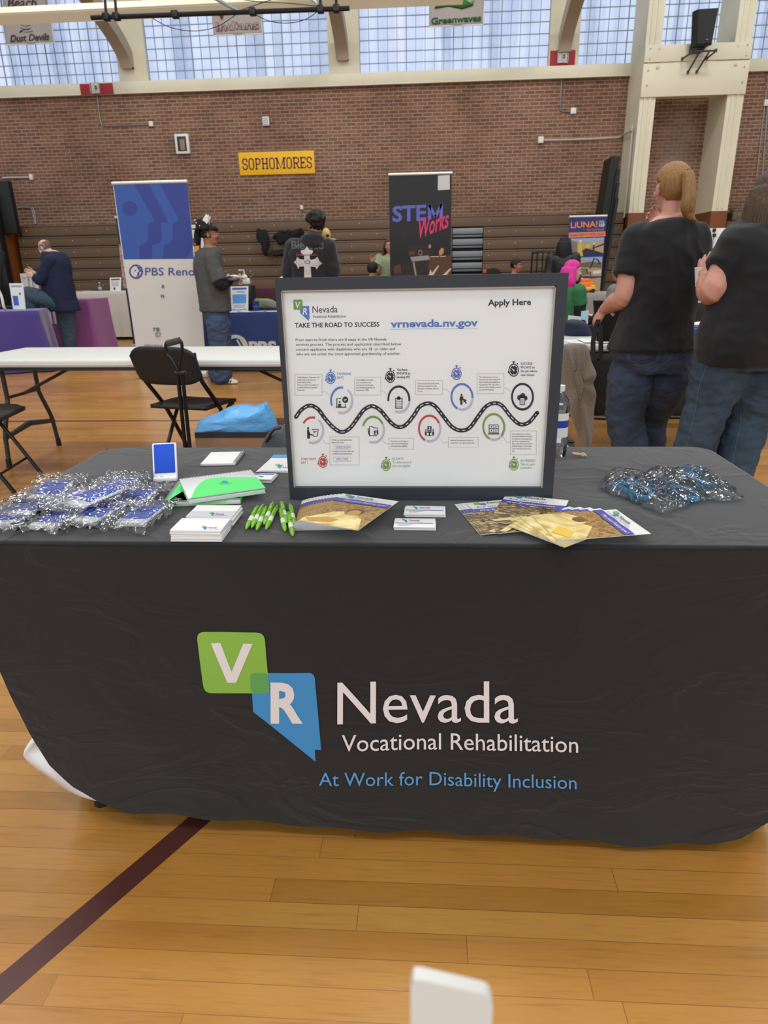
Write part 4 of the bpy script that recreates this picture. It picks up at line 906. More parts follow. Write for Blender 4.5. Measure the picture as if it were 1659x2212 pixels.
# --- spiral notebooks
M_gcov = mat('green_notebook_cover', '#52d96b', 0.3, spec=0.5); M_page = mat('white_page', '#d9d9d6', 0.7); M_wire = mat('spiral_wire', '#9a9da0', 0.3, metal=0.8); M_bkcov = mat('clear_grey_cover', '#c9ccc9', 0.35)
def notebook(label, quad, z, edge, th=.013, art=True, page_m=M_page, cover=M_gcov, name='spiral_notebook', back=None, grp=None, tilt=0):
    c, a, w, d = frame_of(*quad, z)
    t = thing(name, label, 'notebook', (c.x, c.y, TZ + z + .001), a, grp); t.rotation_euler = (R(tilt), 0, a)
    b = MB(); b.rbox((0, 0, th * .45), (w * .985, d * .985, th * .7), page_m, .001); b.build('pages', t, loc=(0, 0, 0))
    b = MB(); b.rbox((0, 0, .0008), (w, d, .0016), back or cover, .0006); b.build('back_cover', t, loc=(0, 0, 0))
    if art:
        b = MB(); b.rbox((0, 0, th), (w, d, .0016), M_bkcov, .0006)
        ar = Art(b, lambda x, y, h: Vector((-w / 2 + x * w, -d / 2 + y * d, th + .0008 + h)), .0003)
        if art == 'full': ar.rect(0, 0, 1, 1, cover)
        pts = [(1, 0), (1, .55)] + [(1 - .96 * k / 16, .55 + .37 * math.sin(PI * (.0 + .5 * k / 16)) if k < 9 else .55 + .37 * math.sin(PI * .5 * k / 16) - .9 * ((k - 8) / 8) ** 2.4) for k in range(1, 17)] + [(.02, 0)]
        ar.poly(pts, cover); ar.rrect([(.50, .56), (.55, .62), (.6, .5), (.55, .46)], .01, M_pr1, 2); ar.text('Nevada', .47, .46, M_pr1, x1=.6, cap=.07, down=False, k=2); ar.text('Vocational Rehabilitation', .47, .41, M_pr1, x1=.64, cap=.03, down=False, k=2)
        b.build('front_cover', t, loc=(0, 0, 0))
    b = MB(); n = 22
    for k in range(n):
        f = (k + .5) / n - .5
        ctr = Vector((f * w * .96, d / 2 - .002, th * .5)) if edge == 'back' else Vector((edge * (w / 2 - .002), f * d * .96, th * .5)); ax = Vector((0, 1, 0)) if edge == 'back' else Vector((1, 0, 0))
        b.tube([ctr + ax * math.cos(q) * th * .6 + Vector((0, 0, math.sin(q) * th * .75)) for q in [2 * PI * j / 8 for j in range(9)]], .0008, M_wire, n=4, cap=False)
    b.build('wire_spiral', t, loc=(0, 0, 0)); return t
notebook('green spiral notebook at the bottom of the pair, its spiral toward the bagged pile', ((361, 1097), (515, 1089), (541, 1046), (384, 1052)), 0, -1, art='full', back=M_gcov)
notebook('bright green spiral notebook on top of the other green one', ((414, 1088), (579, 1063), (541, 1033), (382, 1046)), .017, 'back', tilt=2)
notebook('white spiral memo pad with a red back lying open near the rear table edge', ((432, 1007), (511, 1008), (525, 980), (457, 983)), 0, 1, th=.009, art=False, back=mat('red_card', '#a5525a', .6), name='memo_pad')
# --- stacks of note pads and cards
M_env = mat('white_pad_paper', '#dedddb', 0.65)
def paper_stack(name, cat, labels, quad, n, th, grp, ztop, draw=None, jit=.002, m=None):
    """n separate sheets/pads stacked; quad is the outline of the top face"""
    c, a, w, d = frame_of(*quad, ztop); rnd = random.Random(n * 31 + int(quad[0][0]))
    for k in range(n):
        t = thing(name, labels[k] if isinstance(labels, list) else labels, cat, (c.x + (rnd.random() - .5) * jit + .0, c.y + (rnd.random() - .5) * jit, TZ + .0008 + k * (th + .0004)), a + (rnd.random() - .5) * .03, grp)
        b = MB(); b.rbox((0, 0, th / 2), (w, d, th), m or M_env, min(.0008, th * .3))
        if draw and k == n - 1:
            ar = Art(b, lambda x, y, h: Vector((-w / 2 + x * w, d / 2 - y * d, th + h)), .0003); draw(ar, d / w)
        b.build(name + '_block', t, loc=(0, 0, 0))
def dpad(ar, r):
    s = .045
    ar.rrect([(.56, .66), (.64, .66), (.645, .78), (.57, .78)], .01, M_lg); ar.poly([(.62, .74), (.69, .74), (.695, .94), (.66, .94), (.62, .84)], M_lb)
    ar.text('Nevada', .71, .83, I1, x1=.88, cap=.1, weight=.01); ar.text('Vocational Rehabilitation', .71, .91, I1, x1=.96, cap=.045)
def dpad2(ar, r): ar.rect(0, .52, 1, 1, mat('pad_fold_grey', '#bcbcc4', .6), 1); ar.rrect([(.44, .62), (.52, .62), (.525, .76), (.45, .76)], .01, M_lg, 2); ar.poly([(.5, .7), (.57, .7), (.575, .93), (.54, .93), (.5, .8)], M_lb, 2); ar.text('Nevada', .6, .84, I1, x1=.78, cap=.12, k=2); ar.text('Vocational Rehabilitation', .6, .92, I1, x1=.86, cap=.05, k=2)
wl = ['white note pad, %s of the front stack beside the pens' % s for s in ('bottom', 'second level', 'third level', 'fourth level', 'very top')]
paper_stack('note_pad', 'note pad', wl, ((367, 1146), (476, 1147), (500, 1120), (392, 1120)), 5, .0046, 'white note pads, front stack', .0245, dpad)
wl = ['white note pad, %s of the rear stack by the green notebooks' % s for s in ('bottom', 'second level', 'third level', 'fourth level', 'very top')]
paper_stack('note_pad', 'note pad', wl, ((404, 1117), (500, 1118), (524, 1092), (424, 1092)), 5, .0042, 'white note pads, rear stack', .0225, dpad2, .004)
M_cardb = mat('card_stripe_blue', '#4f6fae', .6); M_cardg = mat('card_grey_print', '#77787c', .6)
def dcard(ar, r):
    logo_s = .06
    ar.rrect([(.18, .06), (.25, .06), (.255, .26), (.19, .26)], .02, M_lg); ar.poly([(.24, .2), (.31, .2), (.315, .46), (.28, .46), (.24, .34)], M_lb)
    ar.text('Nevada', .36, .33, I1, x1=.62, cap=.17, weight=.01); ar.text('Vocational Rehabilitation', .36, .43, I1, x1=.7, cap=.05)
    ar.rect(.03, .53, .95, .6, M_cardb); ar.text('Vocational Rehabilitation Counselor', .1, .59, M_env, x1=.55, cap=.04, k=3)
    for k in range(3): ar.rect(.1, .68 + .09 * k, .5 - .08 * k, .7 + .09 * k, M_cardg)
def cards(quad, where, n=4, d=dcard): paper_stack('business_card', 'business card', ['business card, %s of the stack %s' % (('bottom', 'second', 'third', 'fourth', 'fifth')[k] if k < n - 1 else 'top', where) for k in range(n)], quad, n, .0016, 'business cards ' + where, n * .002, d, .003)
cards(((872, 1110), (962, 1111), (961, 1094), (877, 1093)), 'before the poster, farther from the table edge')
cards(((850, 1138), (940, 1139), (941, 1120), (854, 1119)), 'before the poster, nearer the table edge')
def dcard2(ar, r): ar.rect(.04, .1, .96, .25, M_cardb); ar.rect(.25, .05, .5, .35, M_cardg, 2); logo(ar, .55, .5, .1)
cards(((513, 1033), (586, 1037), (597, 1023), (525, 1021)), 'left of the poster behind the green notebooks', 5, dcard2)
# --- pens
M_pen = mat('lime_green_plastic', '#6fa821', 0.3, spec=0.5); M_band = mat('white_band', '#d5dccb', 0.4)
b_ = []
def pen_proto():
    t = thing('ballpoint_pen', 'x', 'pen', (0, 0, 0), 0, 'green ballpoint pens')
    b = MB(); b.tube([(0, -.07, .006), (0, -.066, .006), (0, -.052, .006), (0, -.045, .006), (0, .05, .006), (0, .056, .006), (0, .058, .006), (0, .070, .006)], [.0012, .0022, .0046, .0052, .0052, .005, .0034, .0032], M_pen, n=12); b.build('barrel', t, loc=(0, 0, 0), smooth=50)
    b = MB(); b.tube([(0, -.071, .006), (0, -.0745, .006)], [.0011, .0005], M_blackm, n=6); b.build('tip', t, loc=(0, 0, 0))
    b = MB(); b.rbox((.0015, .032, .0118), (.004, .04, .0016), M_pen, .0007); b.rbox((.0015, .05, .0105), (.004, .004, .004), M_pen, .0007); b.build('clip', t, loc=(0, 0, 0))
    b = MB(); b.tube([(0, -.028, .006), (0, -.002, .006)], .00535, M_band, n=12); b.build('printed_band', t, loc=(0, 0, 0)); return t
pens = [((610, 607), (690, 448), 'leftmost of the loose group of five'), ((652, 598), (730, 438), 'second from the left in the group of five'), ((680, 615), (748, 452), 'middle one of the group of five'), ((735, 574), (797, 422), 'lying farthest back in the group of five'), ((748, 610), (828, 446), 'rightmost of the group of five'),
        ((880, 622), (848, 463), 'leftmost of the four by the left brochure fan'), ((892, 560), (858, 420), 'farthest back of the four by the left brochure fan'), ((935, 657), (903, 490), 'nearest the table edge of the four by the left brochure fan'), ((948, 590), (912, 430), 'rightmost of the four, touching the left brochure fan')]
pp = pen_proto()
for i, (a, c, lab) in enumerate(pens):
    p, q = T0(340 + a[0] / 3.19, 960 + a[1] / 3.19), T0(340 + c[0] / 3.19, 960 + c[1] / 3.19); m_ = (p + q) / 2; ang = math.atan2(-(q.x - p.x), q.y - p.y)
    o = pp if i == 0 else copy_tree(pp); o.location = (m_.x, m_.y, TZ + .001 + (.0 if i not in (3, 6) else .0)); o.rotation_euler = (0, [0.3, -.4, .9, 0.2, -.3, .5, -.2, .1, .6][i] * .2, ang); o['label'] = 'lime green ballpoint pen, ' + lab
# --- brochures: x across, y up the page
M_bw = mat('brochure_white', '#d6d6d4', .35); M_bp = mat('brochure_purple', '#4a46a0', .35)
def photo_material(name, stops, scale, dist=1.5, st=(1, 1, 1)):
    m, nt, b = nodes_mat(name, 0.3, 0.5); tc = nd(nt, 'ShaderNodeTexCoord'); mp = nd(nt, 'ShaderNodeMapping'); mp.inputs['Scale'].default_value = st; nt.links.new(tc.outputs['Object'], mp.inputs[0])
    n = nd(nt, 'ShaderNodeTexNoise'); n.inputs['Scale'].default_value = scale; n.inputs['Detail'].default_value = 3; n.inputs['Distortion'].default_value = dist; nt.links.new(mp.outputs[0], n.inputs['Vector'])
    nt.links.new(ramp(nt, n.outputs[0], stops), b.inputs['Base Color']); return m
M_ph1 = photo_material('photo_autumn_leaves', [(.3, '#4f3718'), (.45, '#8a6428'), (.58, '#b08a3e'), (.72, '#6b4d22')], 60)
M_ph2 = photo_material('photo_cream_clothes', [(.3, '#b58f3c'), (.5, '#dcc77e'), (.7, '#e8dcae')], 14)
M_ph3 = photo_material('photo_dark_pages', [(.3, '#1d1710'), (.5, '#5a4420'), (.62, '#cfae62'), (.75, '#3a2c16')], 34, 2, (1, 2.4, 1))
M_ph4 = mat('photo_skin', '#b98f4a', .4); M_ph5 = mat('photo_dark_hair', '#6e4a26', .4)
BW, BL = .14, .188
def brochure(th, kind):
    b = MB(); b.rbox((0, 0, th / 2), (BW, BL, th), M_bw, th * .3)
    ar = Art(b, lambda x, y, h: Vector((-BW / 2 + x * BW, BL / 2 - y * BL, th + h)), .00025)
    ar.rect(0, .27, 1, 1, M_ph1, 1)
    if kind == 0:
        ar.poly([(.12, .8), (.3, .62), (.45, .56), (.52, .64), (.7, .62), (.85, .72), (.98, .96), (.98, 1), (.02, 1), (.02, .9)], M_ph2, 2)
        ar.disc(.62, .52, .14, .1, M_ph5, 2); ar.disc(.62, .56, .1, .085, M_ph4, 3); ar.poly([(.05, .9), (.35, .78), (.55, .82), (.5, .9), (.2, .98)], M_ph4, 4)
    else:
        ar.poly([(0, .62), (.2, .52), (.42, .58), (.62, .5), (1, .7), (1, 1), (0, 1)], M_ph2, 2); ar.poly([(.05, .6), (.45, .5), (.5, .6), (.12, .72)], M_ph2, 3); ar.disc(.32, .55, .1, .07, M_ph5, 4)
        ar.poly([(.5, .84), (.75, .74), (.95, .86), (.7, .97)], mat('photo_yellow_vest', '#dcb54a', .4), 5)
    ar.poly([(0, .17), (.2, .175), (.4, .165), (.6, .18), (.8, .17), (1, .178), (1, .275), (.85, .29), (.6, .275), (.4, .29), (.2, .275), (0, .285)], M_bp, 6)
    ar.text('Plan your Future now!', .2, .25, M_bw, x1=.95, cap=.04, k=7, shear=.25, weight=.01)
    ar.text('Transition Services', .08, .152, M_cardg, x1=.75, cap=.025, k=7)
    ar.rrect([(.1, .03), (.2, .03), (.205, .085), (.11, .085)], .01, M_lg, 7); ar.poly([(.18, .065), (.28, .065), (.285, .12), (.25, .135), (.18, .1)], M_lb, 7); ar.text('Nevada', .32, .1, I1, x1=.62, cap=.045, k=7, weight=.01); ar.text('Vocational Rehabilitation', .32, .12, I1, x1=.7, cap=.012, k=7)
    return b
def brochure_dark(th):
    b = MB(); b.rbox((0, 0, th / 2), (BW, BL, th), M_bw, th * .3)
    ar = Art(b, lambda x, y, h: Vector((-BW / 2 + x * BW, BL / 2 - y * BL, th + h)), .00025)
    ar.rect(0, .3, 1, 1, M_ph3, 1); ar.poly([(0, .22), (.25, .24), (.5, .22), (.75, .24), (1, .22), (1, .36), (.7, .33), (.4, .36), (0, .34)], M_bp, 2)
    ar.text('Pre-Employment', .08, .32, M_bw, x1=.85, cap=.045, k=3, shear=.25, weight=.01); ar.text('Are you ready?', .08, .2, M_cardg, x1=.7, cap=.05, k=3, shear=.2)
    for k in range(4): ar.poly([(.05 + .22 * k, .95 - .1 * k), (.3 + .2 * k, .8 - .1 * k), (.35 + .2 * k, .86 - .1 * k), (.12 + .22 * k, .99 - .08 * k)], M_ph2, 3)
    ar.rrect([(.1, .03), (.2, .03), (.205, .085), (.11, .085)], .01, M_lg, 7); ar.poly([(.18, .065), (.28, .065), (.285, .12), (.25, .135), (.18, .1)], M_lb, 7); ar.text('Nevada', .32, .1, I1, x1=.66, cap=.05, k=7, weight=.01)
    return b
bm_ = [brochure(.0012, 0).build('brochure', smooth=0), brochure(.0012, 1).build('brochure', smooth=0), brochure_dark(.0012).build('brochure', smooth=0)]
used_b = [0, 0, 0]
def put_brochure(kind, x, y, ang, z, label, grp):
    o = bm_[kind] if not used_b[kind] else bm_[kind].copy()
    if used_b[kind]: COL.objects.link(o)
    used_b[kind] = 1; o.location = (x, y, TZ + z); o.rotation_euler = (0, 0, ang); tag(o, label, 'brochure', grp); return o
# left fan: from the leftmost, lowest one to the top one; quads give the top brochure
c, a, w, d = frame_of((670, 1123), (775, 1146), (840, 1088), (735, 1067), .025)
piv = Vector((c.x, c.y, 0)) - Matrix.Rotation(a, 3, 'Z') @ Vector((.02, .075, 0))
NL = 14
for k in range(NL):
    f = k / (NL - 1); ang = a * f ** 1.3 + R(4) * (1 - f); ctr = T0(712, 1112).lerp(Vector((c.x, c.y, TZ)), f ** 1.3)
    lab = 'yellow-toned brochure on top of the left fan' if k == NL - 1 else ('lowest brochure of the left fan, its corner nearest the pens' if k == 0 else 'brochure in the left fan, %d below the top one' % (NL - 1 - k))
    put_brochure(0, ctr.x, ctr.y, ang, .001 + k * .0019, lab, 'brochures fanned at the left of the poster')
# right fan
def rb(kind, FL, FR, BR, BL_, z, lab):
    c, a, w, d = frame_of(FL, FR, BR, BL_, z); put_brochure(kind, c.x, c.y, a, z, lab, 'brochures fanned at the right of the poster')
q0 = ((1075, 1150), (1150, 1143), (1108, 1080), (1030, 1090))
for k in range(3): rb(2, *[(x - 14 + 7 * k, y + 2 - k) for x, y in q0], .001 + .0018 * k, 'dark-photo brochure in the right fan, %s' % ('lowest at the left', 'second from the left', 'third from the left')[k])
rb(2, (1090, 1153), (1180, 1140), (1120, 1075), (1040, 1088), .0068, 'dark-photo brochure in the right fan, above the three at the left')
rb(2, (1078, 1128), (1180, 1140), (1205, 1082), (1110, 1070), .0088, 'dark-photo brochure with an upright white header in the middle of the right fan')
for k in range(5):
    c, a, w, d = frame_of((1196.7, 1173), (1408, 1150), (1328, 1101), (1134, 1107), .02)
    put_brochure(1, c.x - .034 + .0068 * k + (.0 if k < 4 else .012), c.y + .012 - .003 * k, a - PI / 2 + R(28) - R(7) * k, .0108 + .0018 * k, 'sideways yellow-photo brochure on top of the right fan' if k == 4 else 'sideways brochure in the right fan, %d below the top one' % (4 - k), 'brochures fanned at the right of the poster')
# blue-headed brochures half behind the frame
M_bbl = mat('brochure_blue_header', '#4b8cc4', .4)
for k in range(3):
    c, a, w, d = frame_of((560, 1017), (640, 1020), (662, 986), (586, 982), .004)
    b = MB(); b.rbox((0, 0, .0006), (w, d, .0011), M_bw, .0003); ar = Art(b, lambda x, y, h: Vector((-w / 2 + x * w, d / 2 - y * d, .0012 + h)), .0003); ar.rect(0, 0, 1, .22, M_bbl); ar.rrect([(.28, .6), (.38, .6), (.385, .72), (.29, .72)], .01, M_lg); ar.poly([(.37, .66), (.48, .66), (.485, .9), (.37, .8)], M_lb); ar.text('Nevada', .52, .86, I1, x1=.8, cap=.1)
    o = b.build('brochure', loc=(0, 0, 0), smooth=0); o.location = (c.x + .003 * k, c.y + .002 * k, TZ + .001 + .0016 * k); o.rotation_euler = (0, 0, a + .03 * k)
    tag(o, 'blue-headed white brochure half hidden behind the poster frame, %s of three' % ('bottom', 'middle', 'top')[k], 'brochure', 'blue-headed brochures')
# --- tan claw clip
p = T0(1254, 988); M_tanp = mat('tan_plastic', '#b49a7e', .4)
t = thing('hair_clip', 'small tan hair clip lying near the rear edge of the black cloth', 'hair clip', p, .15)
b = MB(); b.tube([(-.012 + .012 * math.cos(q), .008 * math.sin(q), .008 + .004 * math.sin(q * .5)) for q in [R(30 * j) for j in range(13)]], .0028, M_tanp, n=7); b.build('grip_loop', t, loc=(0, 0, 0))
b = MB(); b.tube([(0, .004, .008), (.008, .003, .01), (.016, 0, .006)], [.003, .0035, .002], M_tanp, n=7); b.tube([(0, -.005, .005), (.008, -.004, .007), (.017, -.002, .003)], [.003, .0032, .0015], M_tanp, n=7); b.build('jaw', t, loc=(0, 0, 0))
# --- sunglasses in clear bags
M_sun = mat('clear_blue_plastic', '#2390c4', 0.12, spec=0.6, trans=0.35); M_lens = mat('dark_lens', '#15171c', 0.08, spec=0.6)
def glasses(t):
    """folded pair lying face up; x across"""
    for s in (-1, 1):
        ring = [(s * .036 + .029 * math.cos(q) * (1 + .1 * math.cos(2 * q)), .020 * math.sin(q) + .002, .014 + .004 * math.cos(q) * -s) for q in [2 * PI * j / 20 for j in range(21)]]
        b = MB(); b.tube(ring, .0048, M_sun, n=8); b.tube([(s * .064, .008, .012), (s * .071, .004, .008), (s * .068, -.004, .005)], .004, M_sun, n=8); b.build('rim', t, loc=(0, 0, 0))
        b = MB(); b.loft([[Vector((x * 1 - (x - s * .036) * .1, y * .9, z - .001)) for x, y, z in ring[:-1]], [Vector((s * .036 + (x - s * .036) * .4, y * .4, z + .003)) for x, y, z in ring[:-1]]], M_lens); b.build('lens', t, loc=(0, 0, 0))
        b = MB(); b.tube([(s * .068, -.006, .006), (s * .02, -.016, .006), (-s * .04, -.02, .005), (-s * .062, -.028, .004)], [.0045, .0048, .005, .004], M_sun, n=8, flat=1.4); b.build('temple', t, loc=(0, 0, 0))
    b = MB(); b.tube([(-.009, .008, .015), (0, .012, .017), (.009, .008, .015)], .0034, M_sun, n=8); b.build('bridge', t, loc=(0, 0, 0))
def film(t, quad, c, rz, seed, ht):
    rnd = random.Random(seed); off = Vector((rnd.random() * 50, rnd.random() * 50, 0)); b = MB()
    P4 = [Matrix.Rotation(-rz, 3, 'Z') @ (T0(*q) - c) for q in quad]
    def f(u, v):
        p = (P4[0] * (1 - u) + P4[1] * u) * (1 - v) + (P4[3] * (1 - u) + P4[2] * u) * v
        e = (4 * u * (1 - u)) ** .6 * (4 * v * (1 - v)) ** .6
        n1 = 1 - 2.6 * abs(noise.noise(Vector((p.x * 22, p.y * 34, 0)) + off)); n2 = 1 - 2.4 * abs(noise.noise(Vector((p.x * 46, p.y * 58, 4)) + off))
        return Vector((p.x + .006 * n2, p.y + .006 * n1, max(.001, .004 + ht * e + .006 * n1 * (.5 + e) + .003 * n2 * (.5 + e))))
    b.grid(f, 90, 70, M_film2); b.build('clear_bag', t, loc=(0, 0, 0), smooth=180)
for i, (lab, mid, along, quad, ht) in enumerate((
        ('blue sunglasses in a clear bag, the leftmost of the three, its corner sticking up', (1366, 1064), ((1326, 1036), (1404, 1092)), ((1290, 1058), (1428, 1114), (1492, 1092), (1316, 1016)), .034),
        ('blue sunglasses with dark lenses in a clear bag, the middle one of three', (1452, 1068), ((1405, 1046), (1500, 1082)), ((1360, 1044), (1478, 1092), (1530, 1084), (1412, 1020)), .034),
        ('blue sunglasses in a clear bag, the rightmost of the three', (1490, 1040), ((1432, 1026), (1540, 1062)), ((1420, 1040), (1540, 1086), (1604, 1084), (1462, 1020)), .036))):
    p, q = T0(*along[0]), T0(*along[1]); c = T0(*mid); rz = math.atan2(q.y - p.y, q.x - p.x)
    t = thing('bagged_sunglasses', lab, 'sunglasses', (c.x, c.y, TZ + .001), rz, 'sunglasses in clear bags'); glasses(t); film(t, quad, Vector((c.x, c.y, TZ)), rz, 5 + i, ht)
p = T0(1208, 984); t = thing('water_bottle', 'clear water bottle with a white and blue label peeping out behind the poster frame', 'bottle', (p.x - .012, p.y, TZ))
M_bot = thin_clear('bottle_plastic', rough=.05, base=.1, fres=1.2)
b = MB(); b.tube([(0, 0, z) for z in (.001, .01, .05, .052, .13, .135, .16, .175, .185)], [.028, .031, .031, .0295, .0295, .031, .026, .014, .0125], M_bot, n=20); b.build('bottle_body', t, loc=(0, 0, 0), smooth=60)
b = MB(); b.tube([(0, 0, .058), (0, 0, .085)], .0305, M_white, n=20, cap=False); b.tube([(0, 0, .085), (0, 0, .105)], .0305, mat('label_blue', '#2a3f9a', .5), n=20, cap=False); b.tube([(0, 0, .105), (0, 0, .125)], .0305, M_white, n=20, cap=False); b.build('label_band', t, loc=(0, 0, 0))
b = MB(); b.tube([(0, 0, .183), (0, 0, .198)], .0145, M_white, n=16); b.build('cap', t, loc=(0, 0, 0))
# --- blurred white stick close to the lens
a, c = at(887, 2112, Y=CAM.y + .205), at(1066, 2152, Y=CAM.y + .215); w = (c - a).length
t = thing('white_stick', 'white rounded stick end very close to the camera at the bottom of the picture', 'stick', ((a.x + c.x) / 2, a.y + .005, 0))
b = MB(); m_ = (a + c) / 2; u = (c - a).normalized(); o = []
prof = [(-.5, -.03), (-.5, -.006), (-.46, -.001), (-.38, 0), (.38, 0), (.46, -.0015), (.5, -.007), (.5, -.03)]
top_ = [m_ + u * (x * w) + Vector((0, 0, z)) for x, z in prof]; lowl, lowr = Vector((m_.x - w * .49, m_.y, .002)), Vector((m_.x + w * .49, m_.y, .002))
outl = top_ + [lowr, lowl]
b.add(outl + [p + Vector((0, .006, 0)) for p in outl], [tuple(range(10)), tuple(range(19, 9, -1))] + [(i, 10 + i, 10 + (i + 1) % 10, (i + 1) % 10) for i in range(10)], mat('matte_white', '#d3d2cc', .5))
b.build('stick_body', t)
# ================================================================= tables, banners and bags behind
def P3(px, py, Y): return at(px, py, Y=Y)
def drape(label, x0, x1, y0, y1, z, m, hem=0.015, flare=0.05, waves=9, amp=0.018, draw=None, name='draped_table', rz=0.0, seed=1):
    c = Vector(((x0 + x1) / 2, (y0 + y1) / 2, 0)); hw, hd = (x1 - x0) / 2, (y1 - y0) / 2
    t = thing(name, label, 'table', c, rz)
    per = []; n = 160; L = 4 * (hw + hd)
    for k in range(n):
        s = L * k / n
        if s < 2 * hw: p = Vector((-hw + s, -hd, 0)); nn = Vector((0, -1, 0))
        elif s < 2 * hw + 2 * hd: p = Vector((hw, -hd + s - 2 * hw, 0)); nn = Vector((1, 0, 0))
        elif s < 4 * hw + 2 * hd: p = Vector((hw - (s - 2 * hw - 2 * hd), hd, 0)); nn = Vector((0, 1, 0))
        else: p = Vector((-hw, hd - (s - 4 * hw - 2 * hd), 0)); nn = Vector((-1, 0, 0))
        per.append((p, (nn + Vector((p.x / hw * .35, p.y / hd * .35, 0))).normalized(), s))
    rings = []
    for j in range(15):
        f = j / 14
        rings.append([p + nn * (f * flare + f * amp * (math.sin(s / L * 2 * PI * waves * 2 + seed) + noise.noise(Vector((s * 2, f, seed))))) + Vector((0, 0, z - f * (z - hem))) for p, nn, s in per])
    b = MB(); b.loft([[Vector((p.x * .99, p.y * .99, z + .003)) for p, nn, s in per]] + rings, m, cap=False)
    b.add([Vector((p.x * .99, p.y * .99, z + .003)) for p, nn, s in per], [tuple(range(n))], m)
    if draw: draw(Art(b, lambda x, y, h: Vector((x, -hd - flare * (z - y) / z - amp * 1.6 * (z - y) / z - .004 - h, y)), .001), hw, z)
    b.build('cloth', t, loc=(0, 0, 0), smooth=50)
    b = MB(); b.rbox((0, 0, z - .03), (2 * hw - .02, 2 * hd - .02, .04), M_ftop, .01)
    for sx in (-1, 1):
        for sy in (-1, 1): b.tube([(sx * (hw - .2), sy * (hd - .1), z - .05), (sx * (hw - .2), sy * (hd - .1), 0)], .014, M_fleg)
    b.build('table_frame', t, loc=(0, 0, 0)); return t
folding_table('long white folding table behind the black draped one, at left', (-1.74, 3.36, 0), 2.44, .76, rz=R(-3), z=.742, th=.05)
M_cy = mat('pale_turquoise_paper', '#9fd3da', .6)
for i, (a_, c_) in enumerate((((300, 757), (368, 764)), ((345, 754), (400, 760)))):
    p, q = at(*a_, Z=.744), at(*c_, Z=.744); m_ = (p + q) / 2
    b = MB(); b.rbox((0, 0, .001), (.24, .17, .0015), M_cy, .0004); o = b.build('flyer', loc=(0, 0, 0)); o.location = (m_.x, 3.3 + .06 * i, .7432 + .002 * i); o.rotation_euler = (0, 0, .3 + .5 * i)
    tag(o, 'pale turquoise flyer on the white folding table, the %s one' % ('left, lower' if i == 0 else 'right, upper'), 'flyer', 'turquoise flyers')

# folding chairs: the sitter faces -y
M_chp = mat('black_chair_plastic', '#1d1c1d', .5, bump=.05, bscale=150)
def fchair(label, loc, rz, g='black folding chairs'):
    t = thing('folding_chair', label, 'chair', loc, rz, g)
    b = MB(); b.grid(lambda u, v: Vector(((u - .5) * (.40 - .05 * (v < .1)), -.2 + .40 * v, .452 - .022 * math.sin(PI * v) * math.sin(PI * u) - .02 * (1 - v) ** 6)), 14, 14, M_chp); b.build('seat', t, loc=(0, 0, 0), solid=.022, smooth=180)
    def bk(u, v):
        x = (u - .5) * .45; w = (1 - (2 * u - 1) ** 6); z = .60 + v * .215; z = .70 + (z - .70) * (.55 + .45 * w); return Vector((x, .235 + .055 * v - .035 * (1 - (2 * u - 1) ** 2) * -1, z))
    b = MB(); b.grid(bk, 18, 10, M_chp); b.build('backrest', t, loc=(0, 0, 0), solid=.02, smooth=180)
    for s in (-1, 1):
        b = MB(); b.tube(smoothpath([(s * .205, .27, .78), (s * .205, .235, .64), (s * .205, .03, .40), (s * .205, -.205, .0)], 5), .0115, M_blackm, n=8, flat=1.3); b.build('leg', t, loc=(0, 0, 0))
        b = MB(); b.tube(smoothpath([(s * .185, -.14, .43), (s * .185, -.06, .40), (s * .185, .05, .26), (s * .185, .24, .0)], 5), .0105, M_blackm, n=8, flat=1.3); b.build('leg', t, loc=(0, 0, 0))
    b = MB(); b.tube([(-.205, -.13, .11), (.205, -.13, .11)], .008, M_blackm); b.tube([(-.185, .16, .11), (.185, .16, .11)], .008, M_blackm); b.build('cross_bar', t, loc=(0, 0, 0)); return t
ch = fchair('black folding chair in front of the white folding table, its back to the camera', (-1.39, 3.0, 0), R(180 - 15))
ch.scale = (1.0, 1.0, 1.04)
copy_tree(ch, (-2.66, 2.72, 0), R(90 + 8), 'black folding chair cut off by the left picture edge')
copy_tree(ch, (at(1236, 600, Y=6.5).x, 6.5, 0), R(112), 'black folding chair under the pink-haired person')
copy_tree(ch, (at(14, 660, Y=8.85).x, 8.85, 0), R(200), 'black folding chair behind the purple draped table')

# hand truck with a carton and a blue bundle
t = thing('hand_truck', 'black folding luggage cart with a loop handle behind the black table', 'cart', (-1.19, 2.28, 0))
b = MB(); yy = 2.25
b.tube(smoothpath([P3(388, 806, yy), P3(372, 778, yy), P3(361, 765, yy), P3(358, 746, yy), P3(363, 739, yy), P3(384, 735, yy), P3(392, 740, yy), P3(393, 762, yy), P3(388, 790, yy), P3(386, 806, yy)], 5), .0085, M_blackm, n=8); b.build('handle_frame', t)
b = MB(); b.tube([P3(361, 742, yy), P3(389, 735, yy)], .017, mat('soft_grey_grip', '#3d3d40', .7), n=10); b.build('grip', t)
for d in (-5, 5):
    b = MB(); p = P3(389 + d, 808, yy); q = P3(406 + d, 975, yy); q = p + (q - p) * 1.8; q.z = max(q.z, .05); b.tube([p, q], .011, M_blackm, n=8); b.build('pole', t)
b = MB(); b.rbox(P3(389, 806, yy), (.06, .03, .02), M_blackm, .005); b.build('latch', t)
b = MB(); b.rbox((-.98, 2.5, .06), (.46, .44, .02), M_blackm, .006); b.build('toe_plate', t)
for s in (-1, 1):
    b = MB(); b.tube([(-1.19 + s * .17, 2.24, .07), (-1.19 + s * .2, 2.24, .07)], .065, M_black, n=16); b.build('wheel', t)
